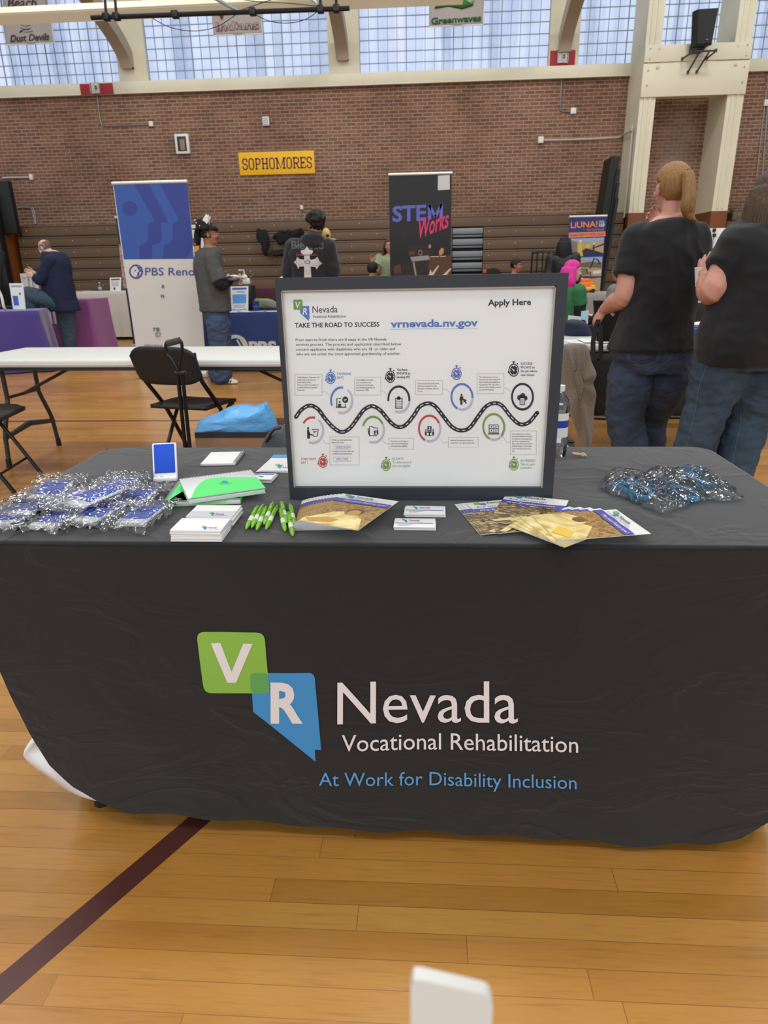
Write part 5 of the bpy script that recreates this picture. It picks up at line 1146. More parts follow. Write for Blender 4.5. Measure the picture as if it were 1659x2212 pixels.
M_cart = mat('brown_cardboard', '#8a6c57', .8, var=.04, vscale=6)
x0, x1 = P3(421, 935, 2.38).x, P3(596, 935, 2.38).x; zt = P3(500, 937, 2.38).z
t = thing('cardboard_box', 'open brown cardboard box behind the black table, holding a light blue bundle', 'box', ((x0 + x1) / 2, 2.58, .07))
b = MB(); th = .006
for (cx, cy, sx, sy) in (((x0 + x1) / 2, 2.38, x1 - x0, th), ((x0 + x1) / 2, 2.8, x1 - x0, th), (x0, 2.59, th, .42), (x1, 2.59, th, .42)): b.box((cx, cy, (zt + .072) / 2), (sx, sy, zt - .072), M_cart)
b.box(((x0 + x1) / 2, 2.59, .076), (x1 - x0, .42, .006), M_cart); b.build('carton', t, smooth=0)
b = MB(); b.box(((x0 + x1) / 2, 2.376, zt - .006), (x1 - x0, .006, .03), mat('carton_dark_rim', '#2c2523', .7)); b.build('dark_rim', t, smooth=0)
def lump(name, label, cat, outline, Y, depth, m, seed=1, rough=.012, group=None, parts=None, n=26, bulge=.5):
    """soft object: a photographed outline given its own depth, rounded front and back"""
    pts = [P3(x, y, Y) for x, y in outline]
    for q, (x, y) in zip(pts, outline):
        if y >= 1040: q.z = .012 + rough
    pts = smoothpath(pts + [pts[0]], 4)[:-1]; c = sum(pts, Vector()) / len(pts)
    t = thing(name, label, cat, (c.x, c.y, min(p.z for p in pts)), 0, group); b = MB(); rings = []
    for k in range(n + 1):
        a = PI * k / n; s = max(.02, math.sin(a)) ** bulge; d = -math.cos(a)
        rings.append([c + (p - c) * s + Vector((0, d * depth / 2, 0)) + Vector((noise.noise(p * 9 + Vector((0, d * 1.4, seed))), noise.noise(p * 9 + Vector((5, d * 1.4, seed))), noise.noise(p * 9 + Vector((9, d * 1.4, seed))))) * rough * 2 * s for p in pts])
    b.loft(rings, m); b.build(parts or 'body', t, smooth=180); return t
M_lblue = mat('light_blue_plastic_bag', '#5fa3dc', .35, bump=.5, bscale=14, stretch=(1, 1, 2.5))
lump('plastic_bundle', 'light blue plastic-wrapped bundle lying on the open cardboard box', 'bag', [(423, 931), (432, 908), (450, 897), (490, 888), (530, 880), (570, 876), (578, 872), (590, 895), (595, 915), (590, 934), (540, 938), (470, 934)], 2.55, .34, M_lblue, 3, .014, parts='wrapped_bundle')
M_bgrey = mat('grey_backpack_fabric', '#45474a', .8, bump=.2, bscale=200)
def backpack(label, outline, Y, depth, m, seed, strap, extra=None):
    t = lump('backpack', label, 'backpack', outline, Y, depth, m, seed, .006, bulge=.4)
    for pts in strap:
        b = MB(); b.tube(smoothpath([P3(x, y, Y - depth * .42) for x, y in pts], 5), .012, M_black, n=6, flat=.5); b.build('strap', t)
    if extra: extra(t)
    return t
backpack('dark grey backpack half hidden behind the left side of the poster frame', [(566, 985), (572, 950), (585, 928), (605, 920), (625, 930), (640, 960), (640, 1060), (566, 1060)], 1.75, .22, M_bgrey, 4, [[(575, 955), (590, 930), (606, 924)]])
def ex(t):
    b = MB(); p = P3(1224, 964, 1.86); b.tube([p, p + Vector((0, -.006, 0))], .007, M_white, n=10); b.build('badge', t)
backpack('grey backpack half hidden behind the right side of the poster frame', [(1196, 930), (1210, 915), (1224, 930), (1238, 958), (1241, 1010), (1238, 1070), (1190, 1070)], 1.95, .2, M_bgrey, 5, [[(1210, 952), (1240, 954)]], ex)

# roll-up banners
M_alu = mat('brushed_aluminium', '#c9c9c6', .35, metal=.4)
def rollup(label, TL, TR, Y, x_bot, m, draw, base=True, zbot=0.0):
    a, c = P3(*TL, Y), P3(*TR, Y); w = c.x - a.x; zt = (a.z + c.z) / 2
    t = thing('rollup_banner', label, 'banner', ((a.x + c.x) / 2, Y, zbot)); b = MB()
    b.grid(lambda u, v: Vector((a.x + w * u, Y + .006 * math.sin(v * 7), zbot + .08 + (zt - zbot - .08) * v)), 10, 24, m)
    draw(Art(b, lambda x, y, h: (lambda q: Vector((q.x, Y - .008 - h, q.z)))(P3(x, y, Y - .008)), .0008)); b.build('print', t, solid=0, smooth=60)
    b = MB(); b.tube([(a.x - .006, Y, zt + .005), (c.x + .006, Y, zt + .005)], .019, M_alu, n=10); b.build('top_rail', t)
    b = MB(); b.rbox(((a.x + c.x) / 2, Y + .02, zbot + .045), (w + .03, .17, .085), M_alu, .02); b.build('base_cassette', t)
    b = MB(); b.tube([((a.x + c.x) / 2, Y + .05, zbot + .08), ((a.x + c.x) / 2, Y + .03, zt)], .012, M_alu, n=8); b.build('support_pole', t); return t
def K(x0, y0, s): return lambda a, c: (x0 + a / s, y0 + c / s)
B1 = mat('banner_royal_blue', '#34539b', .5); B2 = mat('banner_deep_blue', '#303f88', .5); B3 = mat('banner_white', '#c9c6c1', .55); B4 = mat('banner_print_blue', '#39498a', .55)
k3 = K(0, 360, 3.318)
def pbs(ar):
    q = k3; ar.poly([q(812, 118), q(1342, 116), q(1388, 660), q(888, 664)], B1, 1)
    ar.poly([q(958, 120), q(1065, 120), q(1205, 395), q(1155, 400), q(1160, 520), q(1150, 545), q(1090, 562), q(1090, 660), q(1000, 660), q(1000, 565), q(1045, 550), q(1060, 520), q(1060, 410), q(1110, 390)], B2, 2)
    ar.poly([q(1145, 120), q(1338, 118), q(1385, 560), q(1340, 656), q(1165, 656), q(1175, 558), q(1225, 545), q(1238, 510), q(1238, 410), q(1285, 385)], B2, 2)
    x, y = q(930, 300); ar.disc(x, y, 52 / 3.318, 54 / 3.318, B2, 2)
    x, y = q(975, 752); ar.disc(x, y, 15, 15.5, B4, 1); ar.disc(x, y, 11.5, 12, B3, 2); ar.poly([q(975, 712), q(1000, 722), q(1015, 750), q(1000, 758), q(1000, 780), q(975, 792), q(985, 775), q(985, 760), q(1000, 748)], B4, 3); x, y = q(970, 745); ar.disc(x, y, 1.8, 1.8, B4, 3)
    ar.text('PBS Reno', *q(1040, 779), B4, x1=q(1395, 775)[0], cap=16.5, weight=.004)
    ar.text('R', *q(1160, 872), K1, cap=7.5, weight=.01); ar.text('ts', *q(1150, 937), K1, cap=8, weight=.01); ar.text('re', *q(1100, 1178), K1, cap=11, weight=.01); ar.text('pbsreno.', *q(1035, 1288), B4, x1=q(1168, 1288)[0], cap=5.5)
    x, y = q(1130, 1202); ar.arc(x, y, 6, 6, 1, 0, 360, B4); ar.arc(x, y, 3, 3, 1, 40, 320, B4)
rollup('tall roll-up banner, blue above and white below, behind the person in grey', (243, 396), (404, 395), 7.2, 0, B3, pbs)
S1 = mat('stem_black', '#191718', .45); S2 = mat('stem_violet', '#5f61b6', .5); S3 = mat('stem_pink', '#d6316b', .5); S4 = mat('stem_brown', '#54331f', .5); S5 = mat('stem_steel', '#8f8782', .4); S6 = mat('stem_wood', '#b98648', .5); S7 = mat('stem_dark_brown', '#2c1e19', .5); S8 = mat('stem_highlight', '#c7b49a', .5)
k5 = K(800, 360, 3.614)
def stem(ar):
    q = k5
    ar.poly([q(528, 70), q(620, 65), q(620, 180), q(527, 184)], B3); ar.text('STE', *q(172, 428), S2, x1=q(436, 0)[0], y1=q(0, 415)[1], cap=114 / 3.614, weight=.03)
    for pts in ([(462, 412), (462, 296)], [(553, 408), (553, 288)], [(460, 298), (508, 392)], [(508, 392), (555, 290)]): ar.line([q(*p) for p in pts], 7.2 if pts[0][0] == pts[1][0] else 6, S2)
    ar.text('Works', *q(378, 560), S3, x1=q(612, 0)[0], y1=q(0, 470)[1], cap=140 / 3.614, weight=.015, k=2, shear=.22)
    ar.poly([q(200, 790), q(320, 740), q(632, 692), q(632, 850), q(180, 852)], S7, 1); ar.poly([q(430, 700), q(632, 690), q(632, 850), q(470, 850)], S4, 2)
    ar.poly([q(240, 510), q(275, 505), q(285, 575), q(245, 585)], S7, 1); ar.poly([q(288, 650), q(300, 622), q(470, 612), q(492, 640), q(490, 690), q(300, 700)], S7, 2); ar.poly([q(300, 660), q(345, 655), q(345, 690), q(302, 692)], S4, 3)
    x, y = q(390, 672); ar.disc(x, y, 4.5, 6, S5, 4); ar.disc(x, y, 3.3, 4.6, S7, 5); x, y = q(464, 622); ar.disc(x, y, 2.5, 4.5, S6, 4)
    ar.poly([q(310, 705), q(455, 692), q(465, 725), q(325, 742)], S5, 3); ar.poly([q(318, 745), q(462, 730), q(440, 850), q(350, 850)], S7, 3); ar.poly([q(330, 748), q(345, 746), q(362, 850), q(350, 850)], S5, 4)
    x, y = q(553, 668); ar.poly([(x - 4, y + 10), (x - 5, y - 2), (x + 1, y - 10), (x + 6, y - 7), (x + 5, y + 2)], S6, 4); ar.line([q(468, 703), q(590, 700)], 1.6, S8, 4); ar.line([q(535, 705), q(548, 690)], 1.6, S6, 4)
    ar.poly([q(455, 850), q(470, 800), q(480, 830), q(530, 770), q(536, 776), q(490, 850)], S8, 4); ar.poly([q(560, 850), q(625, 790), q(632, 800), q(590, 850)], S8, 3); ar.poly([q(180, 780), q(235, 760), q(240, 830), q(185, 840)], S4, 2)
rollup('black roll-up banner lettered STEM Works with a kitchen mixer photo', (840, 381), (976, 372), 9.0, 0, S1, stem)
L1 = mat('union_navy', '#2a3272', .5); L2 = mat('union_orange', '#e2824a', .5); L3 = mat('union_white', '#d4d4d4', .5); L4 = mat('photo_sky', '#8ea6d2', .5); L5 = mat('photo_sand', '#b39a72', .5); L6 = mat('photo_asphalt', '#2b2b3d', .5); L7 = mat('photo_vest', '#c9b14a', .5); L8 = mat('photo_wall', '#7f7069', .5); L9 = mat('photo_scrub', '#6c6148', .5)
k6 = K(1180, 400, 8.295)
def liuna(ar):
    q = k6
    ar.text('LiUNA!', *q(436, 768), L2, x1=q(918, 0)[0], y1=q(0, 748)[1], cap=102 / 8.295, weight=.025); ar.text('LOCAL', *q(945, 668), L3, x1=q(1045, 0)[0], cap=34 / 8.295, weight=.02); ar.text('169', *q(945, 748), L3, x1=q(1045, 0)[0], cap=66 / 8.295, weight=.03)
    ar.text('Feel the Power', *q(722, 818), L2, x1=q(1040, 0)[0], y1=q(0, 806)[1], cap=38 / 8.295, shear=.3)
    ar.poly([q(404, 852), q(1062, 828), q(1060, 915), q(402, 945)], L2, 1); ar.text('RELIABLE. READY TO WORK. SKILLED', *q(422, 922), L1, x1=q(1040, 0)[0], y1=q(0, 892)[1], cap=44 / 8.295, k=2, weight=.006)
    ar.poly([q(440, 958), q(1035, 935), q(1022, 1222), q(560, 1280), q(470, 1200)], L5, 1); ar.poly([q(440, 958), q(1035, 935), q(1034, 985), q(760, 1010), q(445, 985)], L4, 2); ar.poly([q(445, 985), q(560, 1030), q(550, 1240), q(470, 1200)], L8, 2); ar.poly([q(640, 1170), q(720, 1130), q(1020, 1215), q(1010, 1225), q(660, 1275)], L6, 3); ar.poly([q(1035, 1040), q(800, 1130), q(830, 1140), q(1033, 1070)], L6, 3)
    ar.poly([q(575, 1060), q(610, 1020), q(650, 1060), q(640, 1150), q(660, 1275), q(560, 1270), q(560, 1160)], L7, 4); ar.poly([q(700, 1070), q(760, 1045), q(800, 1090), q(770, 1130), q(705, 1130)], L7, 4); ar.line([q(850, 1060), q(850, 1170)], 3, L6, 4); x, y = q(612, 1005); ar.disc(x, y, 3, 2.4, L3, 5); x, y = q(852, 1050); ar.disc(x, y, 2, 2, L3, 5)
    ar.poly([q(552, 1300), q(1005, 1280), q(985, 1630), q(610, 1632)], L5, 1); ar.poly([q(552, 1300), q(1005, 1280), q(1000, 1370), q(700, 1350), q(570, 1330)], L4, 2); ar.poly([q(590, 1400), q(780, 1370), q(990, 1390), q(985, 1480), q(640, 1470)], L9, 3); ar.line([q(785, 1490), q(860, 1310), q(925, 1340), q(965, 1420)], 3.2, L6, 4); ar.line([q(720, 1500), q(740, 1590), q(790, 1560), q(790, 1620)], 3, L6, 4); ar.poly([q(610, 1500), q(720, 1490), q(730, 1600), q(620, 1620)], L8, 3); ar.poly([q(830, 1540), q(980, 1520), q(980, 1580), q(840, 1590)], L3, 3)
    ar.poly([q(600, 1660), q(980, 1645), q(960, 1910), q(640, 1910)], L9, 1); ar.poly([q(600, 1660), q(660, 1656), q(660, 1740), q(610, 1740)], L3, 2); ar.poly([q(800, 1680), q(975, 1660), q(960, 1900), q(820, 1880)], L5, 2)
rollup('navy and orange roll-up banner with building-site photos beside the black pads', (1230, 470), (1311, 466), 11.0, 0, L1, liuna)
# narrow dark banner and a pin board half hidden behind the blue and white one
k2 = K(0, 380, 5.925)
def dk(ar): ar.poly([k2(1520, 880), k2(1565, 870), k2(1640, 1440), k2(1580, 1440)], mat('floral_print', '#a58a86', .6, var=.5, vscale=30), 1)
rollup('narrow dark banner peeping out left of the tall blue and white one', (249, 470), (300, 470), 10.6, 0, mat('slate_print', '#2b3340', .5), dk)
t = thing('display_board', 'white display board with maroon and gold shirt prints behind the hatted person', 'board', P3(425, 600, 11.6)); b = MB()
p, q = P3(398, 486, 11.6), P3(456, 600, 11.6); b.rbox(((p.x + q.x) / 2, 11.6, p.z / 2), (q.x - p.x, .03, p.z), B3, .01)
ar = Art(b, lambda x, y, h: (lambda v: Vector((v.x, 11.584 - h, v.z)))(P3(x, y, 11.584)), .001); ar.poly([(416, 515), (434, 512), (434, 560), (416, 560)], mat('print_maroon', '#5a2233', .6)); ar.poly([(417, 533), (430, 530), (430, 543), (418, 545)], mat('print_gold', '#cf9a42', .6), 2); ar.rect(420, 525, 432, 528, mat('print_gold', '#cf9a42', .6), 2); b.build('panel', t)

# left-hand tables and what stands on them
M_pur = mat('purple_cloth', '#41347a', .75, sheen=.3); M_magc = mat('magenta_cloth', '#8b4a86', .75, sheen=.3); M_whc = mat('white_table_cloth', '#c9c3b8', .8, sheen=.2); M_nav = mat('navy_cloth', '#26396f', .7, sheen=.2); M_gryc = mat('grey_table_cloth', '#8e8c86', .8); M_blkc = mat('black_skirt_cloth', '#232323', .8)
zz = .735
p = at(83, 671, Y=7.85)
rr = Matrix.Rotation(R(20), 3, 'Z'); cc = p + rr @ Vector((-1.05, .35, 0))
drape('purple draped table at the left edge of the hall', cc.x - 1.05, cc.x + 1.05, cc.y - .35, cc.y + .35, p.z, M_pur, flare=.06, waves=5, amp=.03, seed=2, rz=R(20))
p2 = P3(190, 647, 9.6); p1 = P3(24, 652, 9.6)
def bunting(ar, hw, z):
    for k in range(6): ar.poly([(-hw + .52 + .07 * k, z - .05), (-hw + .555 + .07 * k, z - .05), (-hw + .575 + .07 * k, z - .36), (-hw + .53 + .07 * k, z - .36)], B3)
drape('magenta draped table behind the person in navy', p1.x, p2.x, 9.6, 10.3, p2.z, M_magc, flare=.06, waves=3, amp=.012, draw=bunting)
zM = p2.z
p2 = P3(275, 629, 12.4); p1 = P3(100, 629, 12.4)
drape('white draped table by the bleachers at left', p1.x, p2.x + .25, 12.4, 13.1, p2.z, M_whc, flare=.05, waves=16, amp=.012, hem=.06)
zW = p2.z + .004
def easel_sign(label, TL, TR, BR, BL_, Y, draw, m=M_white, zb=None, lean=.06):
    a, c, d, e = (P3(*q, Y) for q in (TL, TR, BR, BL_)); lo = min(d.z, e.z) if zb is None else zb; d = Vector((d.x, d.y, lo)); e = Vector((e.x, e.y, lo)); a = a + Vector((0, lean, 0)); c = c + Vector((0, lean, 0))
    t = thing('counter_sign', label, 'sign', (d + e) / 2); b = MB(); n = (c - e).cross(a - e); n = (d - e).cross(a - e).normalized()
    if n.y > 0: n = -n
    b.add([a, c, d, e] + [x - n * .008 for x in (a, c, d, e)], [(0, 1, 2, 3), (7, 6, 5, 4), (0, 4, 5, 1), (1, 5, 6, 2), (2, 6, 7, 3), (3, 7, 4, 0)], m)
    ar = Art(b, lambda x, y, h: (e * (1 - x) + d * x) * y + (a * (1 - x) + c * x) * (1 - y) + n * (.0008 + h), .0008); draw(ar); b.build('panel', t, smooth=0)
    b = MB(); m_ = (a + c + d + e) / 4; b.tube([m_ - n * .008, Vector((m_.x, m_.y + .12, lo + .004))], .006, M_white); b.build('support_leg', t); return t
SB = mat('sign_print_blue', '#3a62b0', .6); SL_ = mat('sign_print_light_blue', '#5a97d8', .6); SGr = mat('sign_print_grey', '#9a9aa6', .6); SDk = mat('sign_print_maroon', '#5a2a33', .6)
def s1(ar): ar.rect(.1, .08, .9, .15, SGr); ar.rect(.12, .48, .52, .85, SB); ar.disc(.7, .4, .06, .05, SDk)
tZ = at(83, 671, Y=7.85).z
easel_sign('white counter sign with a blue square on the purple table', (14, 612), (44, 612), (52, 651), (25, 651), 8.2, s1, zb=tZ + .004)
def s2(ar): ar.rect(.12, .1, .88, .2, SDk); ar.disc(.4, .82, .1, .1, SDk); [ar.rect(.15, .3 + .1 * k, .8, .34 + .1 * k, SGr) for k in range(4)]
easel_sign('white counter sign with a maroon heading on the white draped table', (234, 600), (259, 599), (261, 628), (238, 628), 12.55, s2, zb=zW)
for i, q in enumerate((((38, 591), (52, 590), (60, 613), (46, 614)), ((53, 594), (62, 597), (69, 613), (60, 614)), ((62, 597), (76, 600), (82, 613), (72, 614)))):
    easel_sign('leaflet holder on the magenta table, %s of three behind the raised knee' % ('left', 'middle', 'right')[i], q[0], q[1], q[2], q[3], 9.75 + .06 * i, lambda ar: ar.rect(.2, .15, .8, .2, SGr), B3, zb=zM + .004)
p = P3(217, 628, 12.5); t = thing('water_bottle', 'small water bottle on the white draped table by the bleachers', 'bottle', (p.x, p.y, zW)); b = MB(); b.tube([(0, 0, z) for z in (.001, .02, .09, .12, .14, .16)], [.03, .034, .034, .03, .014, .012], M_bot, n=12); b.build('bottle_body', t, loc=(0, 0, 0), smooth=60); b = MB(); b.tube([(0, 0, .04), (0, 0, .085)], .0348, mat('label_pale_blue', '#a9bcd8', .5), n=12, cap=False); b.build('label_band', t, loc=(0, 0, 0)); b = MB(); b.tube([(0, 0, .158), (0, 0, .172)], .014, M_white, n=10); b.build('cap', t, loc=(0, 0, 0))
for i, (x, c_) in enumerate(((165, '#b87a6a'), (176, '#c9957f'), (188, '#d8d0c4'))):
    p = P3(x, 629, 12.55); b = MB(); b.rbox((0, 0, .008), (.14, .1, .014), mat('leaflet_%d' % i, c_, .7), .003); o = b.build('leaflet_stack', loc=(0, 0, 0)); o.location = (p.x, p.y, zW); o.rotation_euler = (0, 0, .3 * i); tag(o, 'small leaflet stack on the white draped table, %s of three' % ('left', 'middle', 'right')[i], 'leaflets')
p = [P3(x, y, 8.0) for x, y in ((-6, 622), (3, 640), (8, 662), (9, 680))]; t = thing('white_hose', 'curved white tube rising at the left picture edge above the purple table', 'tube', (p[-1].x, 8.1, tZ)); p[-1].y = 8.05; p[-1].z = tZ + .01; b = MB(); b.tube(smoothpath(p, 5), .018, M_white, n=8); b.build('tube_body', t)

# the navy draped table and its things
zP = .752
def pbt(ar, hw, z):
    def C(px, py): q = P3(px, py, 7.62); return (q.x + 1.93, q.z)
    cx, cy = C(507, 752); r = .165
    ar.faces([(cx + rr * math.cos(2 * PI * i / 36), cy + rr * math.sin(2 * PI * i / 36)) for i in range(36) for rr in (r, r * .72)], [(2 * i, 2 * i + 1, (2 * i + 3) % 72, (2 * i + 2) % 72) for i in range(36)], B3)
    ar.disc(cx + .02, cy - .01, .022, .022, B3)
    for d in (.05, .1): ar.line([(cx + d - .03, cy + .1), (cx + d + .02, cy), (cx + d, cy - .01), (cx + d, cy - .09)], .024, B3)
    x0, y0 = C(536, 763); x1, y1 = C(596, 763); ar.text('PBS', x0, y0, B3, x1=x1, cap=.135, weight=.05, down=False)
tP = drape('navy draped table with a round white emblem behind the person in grey', -2.83, -1.03, 7.72, 8.45, zP, M_nav, flare=.04, waves=4, amp=.006, draw=pbt)
def s3(ar): ar.rect(.1, .06, .9, .14, SB); ar.rect(.1, .32, .88, .68, SL_); ar.rect(.35, .2, .8, .25, SGr); [ar.rect(.15, .74 + .05 * k, .8, .76 + .05 * k, SGr) for k in range(3)]; ar.line([(.05, .93), (.4, .95), (.9, .91)], .03, SB)
easel_sign('white counter sign with a light blue panel on the navy draped table', (495, 619), (534, 618), (536, 670), (500, 672), 7.95, s3, zb=zP + .004)
p = P3(523, 630, 8.2); t = thing('equipment_case', 'black equipment case standing behind the sign on the navy draped table', 'case', (p.x, 8.25, zP)); zc = P3(520, 616, 8.2).z; b = MB(); b.rbox((p.x, 8.25, (zP + .004 + zc) / 2), (.3, .22, zc - zP - .004), M_black, .015); b.build('case_body', t); b = MB(); b.tube([(p.x - .05, 8.14, zc - .03), (p.x - .05, 8.11, zc - .05), (p.x + .05, 8.11, zc - .05), (p.x + .05, 8.14, zc - .03)], .007, M_blackm); b.build('handle', t)
M_dr = mat('drone_white', '#dddddb', .35)
t = thing('drone', 'white quadcopter drone on top of the black equipment case', 'drone', (p.x, 8.25, zc)); zd = zc + .1; q = P3(505, 592, 8.2); t.location = (q.x, 8.2, zc)
b = MB(); b.ellipsoid((q.x, 8.2, zd), (.07, .09, .035), M_dr)
for a in (45, 135, 225, 315): e = Vector((q.x + .15 * math.cos(R(a)), 8.2 + .15 * math.sin(R(a)), zd + .005)); b.tube([(q.x, 8.2, zd), e], [.03, .014], M_dr); b.tube([e, e + Vector((0, 0, .035))], .016, M_dr)
b.build('airframe', t)
for a in (45, 135, 225, 315): e = Vector((q.x + .15 * math.cos(R(a)), 8.2 + .15 * math.sin(R(a)), zd + .045)); b = MB(); b.rbox(e, (.2, .016, .004), M_dr, .002, Matrix.Rotation(R(a * 2 + 20), 3, 'Z')); b.build('propeller', t)
for s in (-1, 1): b = MB(); b.tube([(q.x + s * .06, 8.14, zd - .02), (q.x + s * .085, 8.14, zc + .008), (q.x + s * .085, 8.26, zc + .008), (q.x + s * .06, 8.26, zd - .02)], .006, M_dr); b.build('landing_leg', t)
q = P3(529, 604, 8.2); t = thing('drone_camera', 'white camera gimbal and controller right of the drone on the black case', 'controller', (q.x, 8.27, zc)); b = MB(); b.rbox((q.x, 8.27, zc + .045), (.1, .08, .08), M_dr, .02); b.ellipsoid((q.x - .01, 8.25, zc + .1), (.035, .03, .035), M_dr); b.build('controller_body', t); b = MB(); b.tube([(q.x + .03, 8.3, zc + .08), (q.x + .1, 8.3, zc + .14)], .005, M_grey); b.tube([(q.x - .02, 8.29, zc + .12), (q.x - .03, 8.29, zc + .19), (q.x - .1, 8.29, zc + .19)], .008, M_dr); b.build('antenna', t)
p = P3(553, 662, 7.95); t = thing('pen_cup', 'dark blue mesh cup on the navy draped table', 'cup', (p.x, p.y, zP)); b = MB(); b.tube([(0, 0, .004), (0, 0, .13)], [.04, .045], mat('dark_blue_mesh', '#27356b', .5), n=16); b.build('cup_body', t, loc=(0, 0, 0), smooth=50); b = MB(); b.tube([(0, 0, .06), (0, 0, .07)], .0455, mat('mesh_rim', '#5a6da8', .5), n=16, cap=False); b.build('rim_band', t, loc=(0, 0, 0))
for i, (x, y, c_) in enumerate(((505, 676, '#c9cfe6'), (520, 673, '#b9c2e2'), (535, 675, '#d6d9e6'), (556, 673, '#c4b9d6'), (590, 675, '#b9e0ea'))):
    p = at(x, y, Z=zP + .004); p.y = min(max(p.y, 7.8), 8.05); b = MB(); b.rbox((0, 0, .0015), (.13, .18, .003), mat('handout_%d' % i, c_, .6), .001); o = b.build('handout', loc=(0, 0, 0)); o.location = (P3(x, y, p.y).x, p.y, zP + .0045); o.rotation_euler = (0, 0, .5 * i); tag(o, 'pale handout on the navy draped table, %s from the left' % ('first', 'second', 'third', 'fourth', 'last, pale turquoise')[i], 'handout', 'handouts on the navy table')
M_mch = mat('maroon_chair_fabric', '#4d2030', .7); p, q = P3(545, 623, 9.1), P3(592, 660, 9.1); t = thing('maroon_chair', 'maroon chair back behind the navy draped table', 'chair', ((p.x + q.x) / 2, 9.1, 0)); cx = (p.x + q.x) / 2; wd = (q.x - p.x) * 1.35
b = MB(); b.rbox((cx + .05, 9.1, p.z - .17), (wd, .05, .36), M_mch, .03); b.build('backrest', t); b = MB(); b.rbox((cx + .05, 9.33, .45), (wd, .44, .06), M_mch, .02); b.build('seat', t)
for sx in (-1, 1):
    for yy in (9.13, 9.5): b = MB(); b.tube([(cx + .05 + sx * wd * .45, yy, .43), (cx + .05 + sx * wd * .45, yy, 0)], .012, M_blackm); b.build('leg', t)
lump('backpack', 'grey-green backpack slumped at the rear of the navy draped table', 'backpack', [(540, 668), (540, 652), (552, 645), (575, 645), (592, 650), (600, 668)], 8.3, .16, mat('grey_green_canvas', '#7d7f6b', .8), 8, .008)
p = P3(600, 598, 8.6); t = thing('table_lamp', 'pale round lamp shade just above the top left corner of the poster frame', 'lamp', (P3(618, 600, 8.3).x, 8.3, zP)); q = P3(614, 608, 8.3); b = MB(); b.ellipsoid(q, (.085, .085, .07), mat('pale_shade', '#d8d2c2', .6)); b.build('shade', t); b = MB(); b.tube([q, (q.x, q.y, zP + .006)], .012, M_white); b.tube([(q.x, q.y, zP + .02), (q.x, q.y, zP + .005)], .06, M_white, n=16); b.build('stand', t)

# things against the bleachers
M_blk1 = mat('black_fleece', '#1b1a1b', .9, bump=.4, bscale=60)
lump('jacket', 'black jacket hanging on the bleachers left of the hooded person', 'jacket', [(553, 500), (560, 497), (572, 499), (582, 515), (580, 535), (576, 552), (568, 552), (566, 530), (558, 516)], 14.0, .12, M_blk1, 2, .03)
lump('duffel_bag', 'black shaggy bag lying on the bleachers behind the hooded person', 'bag', [(592, 512), (600, 500), (640, 498), (652, 494), (655, 512), (640, 524), (606, 527)], 14.0, .14, M_blk1, 6, .04)
lump('coat', 'dark coat lying on the bleachers below the shaggy bag', 'coat', [(580, 552), (590, 542), (650, 540), (655, 550), (620, 551)], 13.98, .1, M_blk1, 7, .03)
t = thing('barrier_rack', 'black steel barrier rack against the bleachers left of the navy and orange banner', 'barrier', P3(1180, 595, 13.6)); t.location.z = 0
y = 13.6; zl = .0; q = lambda x, yy: P3(x, yy, y); b = MB(); tl, tr = q(1150, 545), q(1218, 540); b.tube(smoothpath([(tl.x, y, 0.05), (tl.x, y, tl.z - .12), (tl.x + .03, y, tl.z - .02), (tl.x + .1, y, tl.z)], 4) + [Vector((tr.x, y, tl.z)), Vector((tr.x, y, 0.0))], .018, M_blackm); b.build('frame', t)
for x in (1161, 1173, 1185, 1197, 1208): p = q(x, 545); b = MB(); b.tube([(p.x, y, tl.z), (p.x, y, .1)], .014, M_blackm); b.build('upright', t)
b = MB(); b.tube([(tl.x, y, .1), (tr.x, y, .1)], .016, M_blackm); b.tube([(tl.x, y, .72), (tr.x, y, .72)], .008, M_grey); b.build('rail', t)
t = lump('duffel_bag', 'black bag with a red patch at the foot of the grey aisle steps', 'bag', [(1042, 602), (1046, 584), (1060, 580), (1076, 582), (1083, 600), (1083, 1050), (1042, 1050)], 12.6, .2, M_blk1, 9, .01)
p = P3(1047, 586, 12.46); b = MB(); b.rbox(p, (.07, .03, .07), mat('coral_patch', '#c2473f', .6), .01); b.build('red_patch', t)

# right-hand tables and their things
folding_table('grey-topped folding table with papers behind the two people in black', (1.72, 3.92, 0), 1.75, .74, z=.742, th=.05, topmat=mat('pale_grey_table_top', '#b9b9ba', .5))
t = thing('table_skirt', 'black cloth skirt hanging under the grey-topped table at right', 'cloth', (1.75, 3.56, .7)); b = MB(); b.grid(lambda u, v: Vector((.9 + 1.62 * u, 3.535 + .012 * math.sin(u * 30) * (1 - v), .25 + .43 * v)), 60, 8, M_blkc); b.build('skirt', t, solid=.004)
for i, (x, y, rz) in enumerate(((1256, 738, .1), (1290, 738, -.1), (1318, 741, .25), (1304, 746, .0))):
    p = at(x, y, Z=.744); b = MB(); b.rbox((0, 0, .0012), (.20, .26, .002), M_page, .0004); b.rbox((-.02, .02, .0026), (.11, .014, .0004), SGr, .0001); o = b.build('paper_sheet', loc=(0, 0, 0)); o.location = (p.x, max(3.72, p.y), .743 + i * .0028); o.rotation_euler = (0, 0, rz); tag(o, 'white sheet on the grey-topped table, %s from the left' % ('first', 'second', 'third', 'last, nearest the edge')[i], 'paper', 'papers on the grey-topped table')
p = P3(1512, 732, 4.0); t = thing('blue_tray', 'shiny blue plastic tray with white cloth between the two people in black', 'tray', (p.x, 4.05, .744)); b = MB(); b.rbox((p.x + .05, 4.05, .785), (.3, .2, .075), mat('royal_blue_plastic', '#1f2f7a', .2, spec=.6), .02); b.build('tray_body', t); b = MB(); b.ellipsoid((p.x + .04, 4.06, .825), (.1, .07, .02), M_white); b.build('white_cloth', t)
